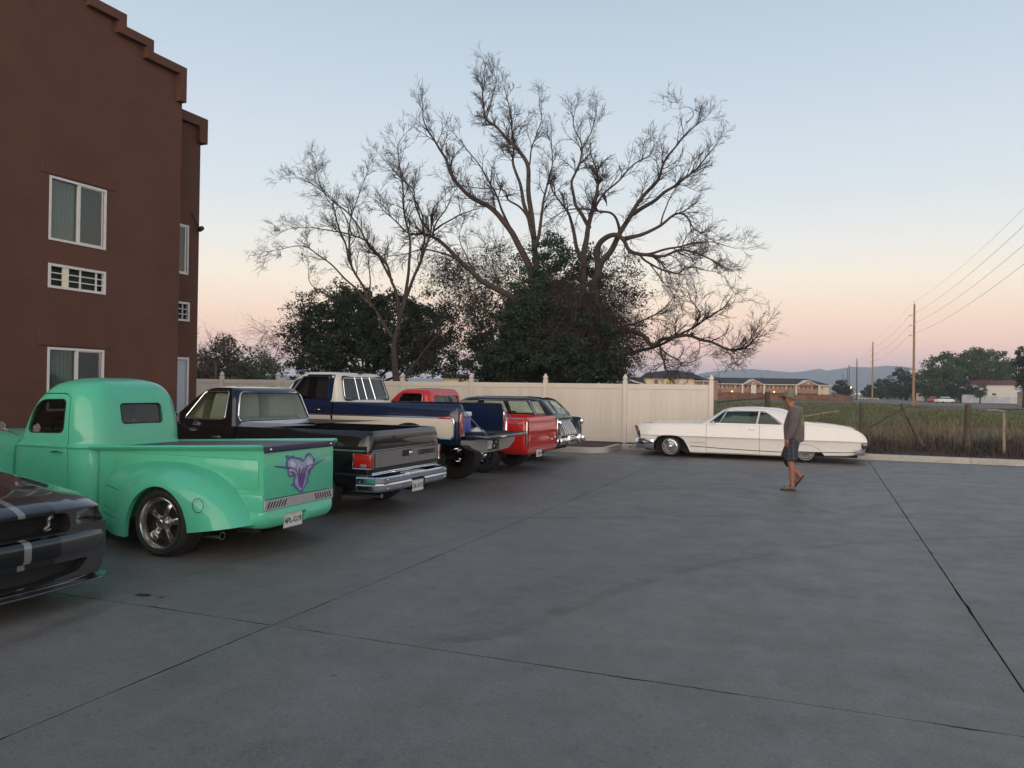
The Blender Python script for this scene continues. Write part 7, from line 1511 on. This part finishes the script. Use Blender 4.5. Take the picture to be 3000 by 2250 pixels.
# street lamps, lit lights at the junction
sl_ = thing('street_lamp', 'grey street lamp with a long arm left of the nearest pole', 'street lamp', here(2652, 300), YAW); h = Z(1110, 2652, 300)
link('pole', MB().tube([(0, 0, 0), (0, 0, h)], [.12, .08], 8), M_TRIM, sl_); link('arm', MB().tube([(0, 0, h), (-1.5, 0, h+.5), (-3.0, 0, h+.9)], .06, 6), M_TRIM, sl_); link('lamp_head', MB().bbox(-3.5, -2.9, -.15, .15, h+.82, h+.96, .03, 1), M_TRIM, sl_)
for px, py, D, lab in ((2486, 1135, 420, 'left lit lamp above the road end'), (2493, 1135, 420, 'right lit lamp above the road end'), (2508, 1153, 430, 'orange light low at the junction'), (2518, 1153, 430, 'second orange light low at the junction')):
    t_ = thing('junction_lamp', lab, 'lamp', here(px, D), YAW); z_ = Z(py, px, D); link('pole', MB().tube([(0, 0, 0), (0, 0, z_)], .07, 6), M_TRIM, t_); q = MB(); q.lathe([(0, -.5), (.42, 0), (0, .5)], 8, Matrix.Translation((0, 0, z_))); link('bulb', q, M_LAMP if py < 1140 else mat('amber_lamp', (1, .5, .1), rough=.4, nz=(3, .02), emit=((1, .38, .06), 3)), t_)
bar = thing('road_barrier', 'low pale barrier and signs across the far end of the field', 'barrier', here(2512, 235), YAW)
link('rail', MB().box(0, 6.4, 0, .08, .45, .62), M_WTR, bar, ang=None); [link('post', MB().box(x, x+.12, -.03, .09, 0, .7 if i else 1.6), M_WTR, bar, ang=None) for i, x in enumerate((.3, 2.2, 4.2, 6.2))]
# two parked cars by the road
def smallcar(label, px, D, m, rz, sc_=1.0):
    t = thing('parked_car', label, 'car', here(px, D), YAW+rz, group='cars parked by the far road')
    b = xloft([(-2.2, .7, .35, .62, .66), (-2.0, .85, .25, .75, .8), (-1.2, .9, .22, .86, .92), (0, .9, .22, .88, .95), (1.2, .9, .22, .88, .93), (2.0, .86, .25, .8, .84), (2.2, .7, .35, .62, .66)], 3, lambda w_, zb, zs, zt: catm([(0, zb), (w_*.9, zb), (w_, (zb+zs)/2), (w_*.95, zs), (w_*.6, zt), (0, zt)], 3)); link('body', b, m, t)
    L = [(.88, -1.3, 1.6, .80, .2, .2), (.95, -1.15, 1.5, .78, .2, .2), (1.3, -.6, 1.1, .66, .2, .2), (1.4, -.35, .85, .5, .2, .2), (1.43, 0, .5, .2, .05, .05)]; link('roof', stack(L, 3, None, 5, 4), m, t)
    q = MB(); q.add(stack([(.97, -1.17, 1.53, .79, .2, .2), (1.27, -.68, 1.17, .69, .2, .2)], 1, None, 4, 4).v, stack([(.97, -1.17, 1.53, .79, .2, .2), (1.27, -.68, 1.17, .69, .2, .2)], 1, None, 4, 4).f); link('windows', q, M_DW, t)
    for x in (-1.35, 1.35):
        for sg in (-1, 1): q = MB(); q.lathe([(0, .02), (.2, .02), (.32, 0), (.33, -.1), (.32, -.2)], 16, Matrix.Translation((x, sg*.88, .33)) @ Matrix.Rotation(R(90 if sg < 0 else -90), 4, 'X')); link('wheel', q, M_RUBBER, t)
smallcar('white car parked by the far road beside the dark red one', 2767, 176, M_WHITE, R(20)); smallcar('dark red car parked left of the white one by the far road', 2734, 186, M_REDP, R(60))
# bird in the dead tree
bd_ = thing('bird', 'dark bird perched on a branch in the wide dead tree', 'bird', tuple(at_y(*C8(1452, 612), 30.5))); bb_ = limb('body', [[(0, 0, .16, .045), (.02, 0, .10, .075), (.05, 0, .0, .085), (.10, 0, -.12, .05), (.14, 0, -.25, .022), (.15, 0, -.36, .014)]], M_BLACK, bd_); q = MB(); q.lathe([(.016, 0), (0, .05)], 6, Matrix.Translation((-.035, 0, .165)) @ Matrix.Rotation(R(-90), 4, 'Y')); link('beak', q, M_BLACK, bb_)
# mountains
D = 2700; s = D/F_PX
RD = [(-900, 1124), (200, 1114), (560, 1106), (800, 1100), (1000, 1104), (1500, 1112), (1850, 1104), (1980, 1104), (2040, 1099), (2069, 1092), (2097, 1088.5), (2140, 1085.5), (2198, 1083.5), (2248, 1087.5), (2313, 1094), (2362, 1091), (2397, 1084), (2422, 1090), (2457, 1086), (2497, 1080), (2525, 1082), (2551, 1083), (2596, 1079), (2630, 1081), (2661, 1084), (2720, 1098), (2800, 1106), (2900, 1112), (3050, 1108), (3300, 1118), (3900, 1124)]
mb = MB(); cols = []
for i in range(len(RD)-1):
    for k in range(7): u = k/7; cols.append((RD[i][0]+(RD[i+1][0]-RD[i][0])*u, RD[i][1]+(RD[i+1][1]-RD[i][1])*u))
rows = 9
for (px, py) in cols:
    p = at_d(px, 1150, 1); d = (p-EYEV); d.z = 0; d.normalize(); h = (1140+(px-1500)*math.tan(ROLL)-py+1.2*noise.noise(Vector((px*.05, 0, 0))))*s+1.66; f = 1/max(.45, d.dot(Vector((AF.x, AF.y, 0)).normalized()))
    f = min(f, 1.35)
    for r_ in range(rows):
        u = r_/(rows-1); dist = (2000+700*u)*f; zz_ = -.5+(h*f*.98)*(u**1.5)+(noise.noise(Vector((px*.02, u*6, 3)))*14*u*(1-u)*3)
        if r_ == rows-1: zz_ = h*f
        q = Vector((0, 0, 0))+d*dist; mb.v.append((q.x, q.y, zz_))
for i in range(len(cols)-1):
    for r_ in range(rows-1): a = i*rows+r_; mb.f.append((a, a+rows, a+rows+1, a+1))
struct('mountains', mb, mat('mountain_haze_tint', (.13, .15, .175), rough=.95, nz=(.004, .3)), ang=60)  # base colour raised and blued in place of more distance haze
# haze
if HAZE:
    hb = MB(); MT = max(v_[2] for v_ in mb.v)+3; XM = max(abs(v_[0]) for v_ in mb.v)+40; YM = max(v_[1] for v_ in mb.v)+300; hb.box(-XM, XM, -40, YM, -1.1, MT); hz = link('haze', hb, None, ang=None); m = bpy.data.materials.new('haze'); m.use_nodes = True; t = m.node_tree; t.nodes.clear(); o = N(t, 'ShaderNodeOutputMaterial'); v_ = N(t, 'ShaderNodeVolumePrincipled')
    v_.inputs['Color'].default_value = (.80, .90, 1.0, 1); v_.inputs['Density'].default_value = HAZE; t.links.new(v_.outputs[0], o.inputs['Volume']); hz.data.materials.append(m)
    tag(hz, 'thin evening haze over the plain towards the mountains', 'haze', kind='stuff')
bpy.data.scenes.remove(TMP)
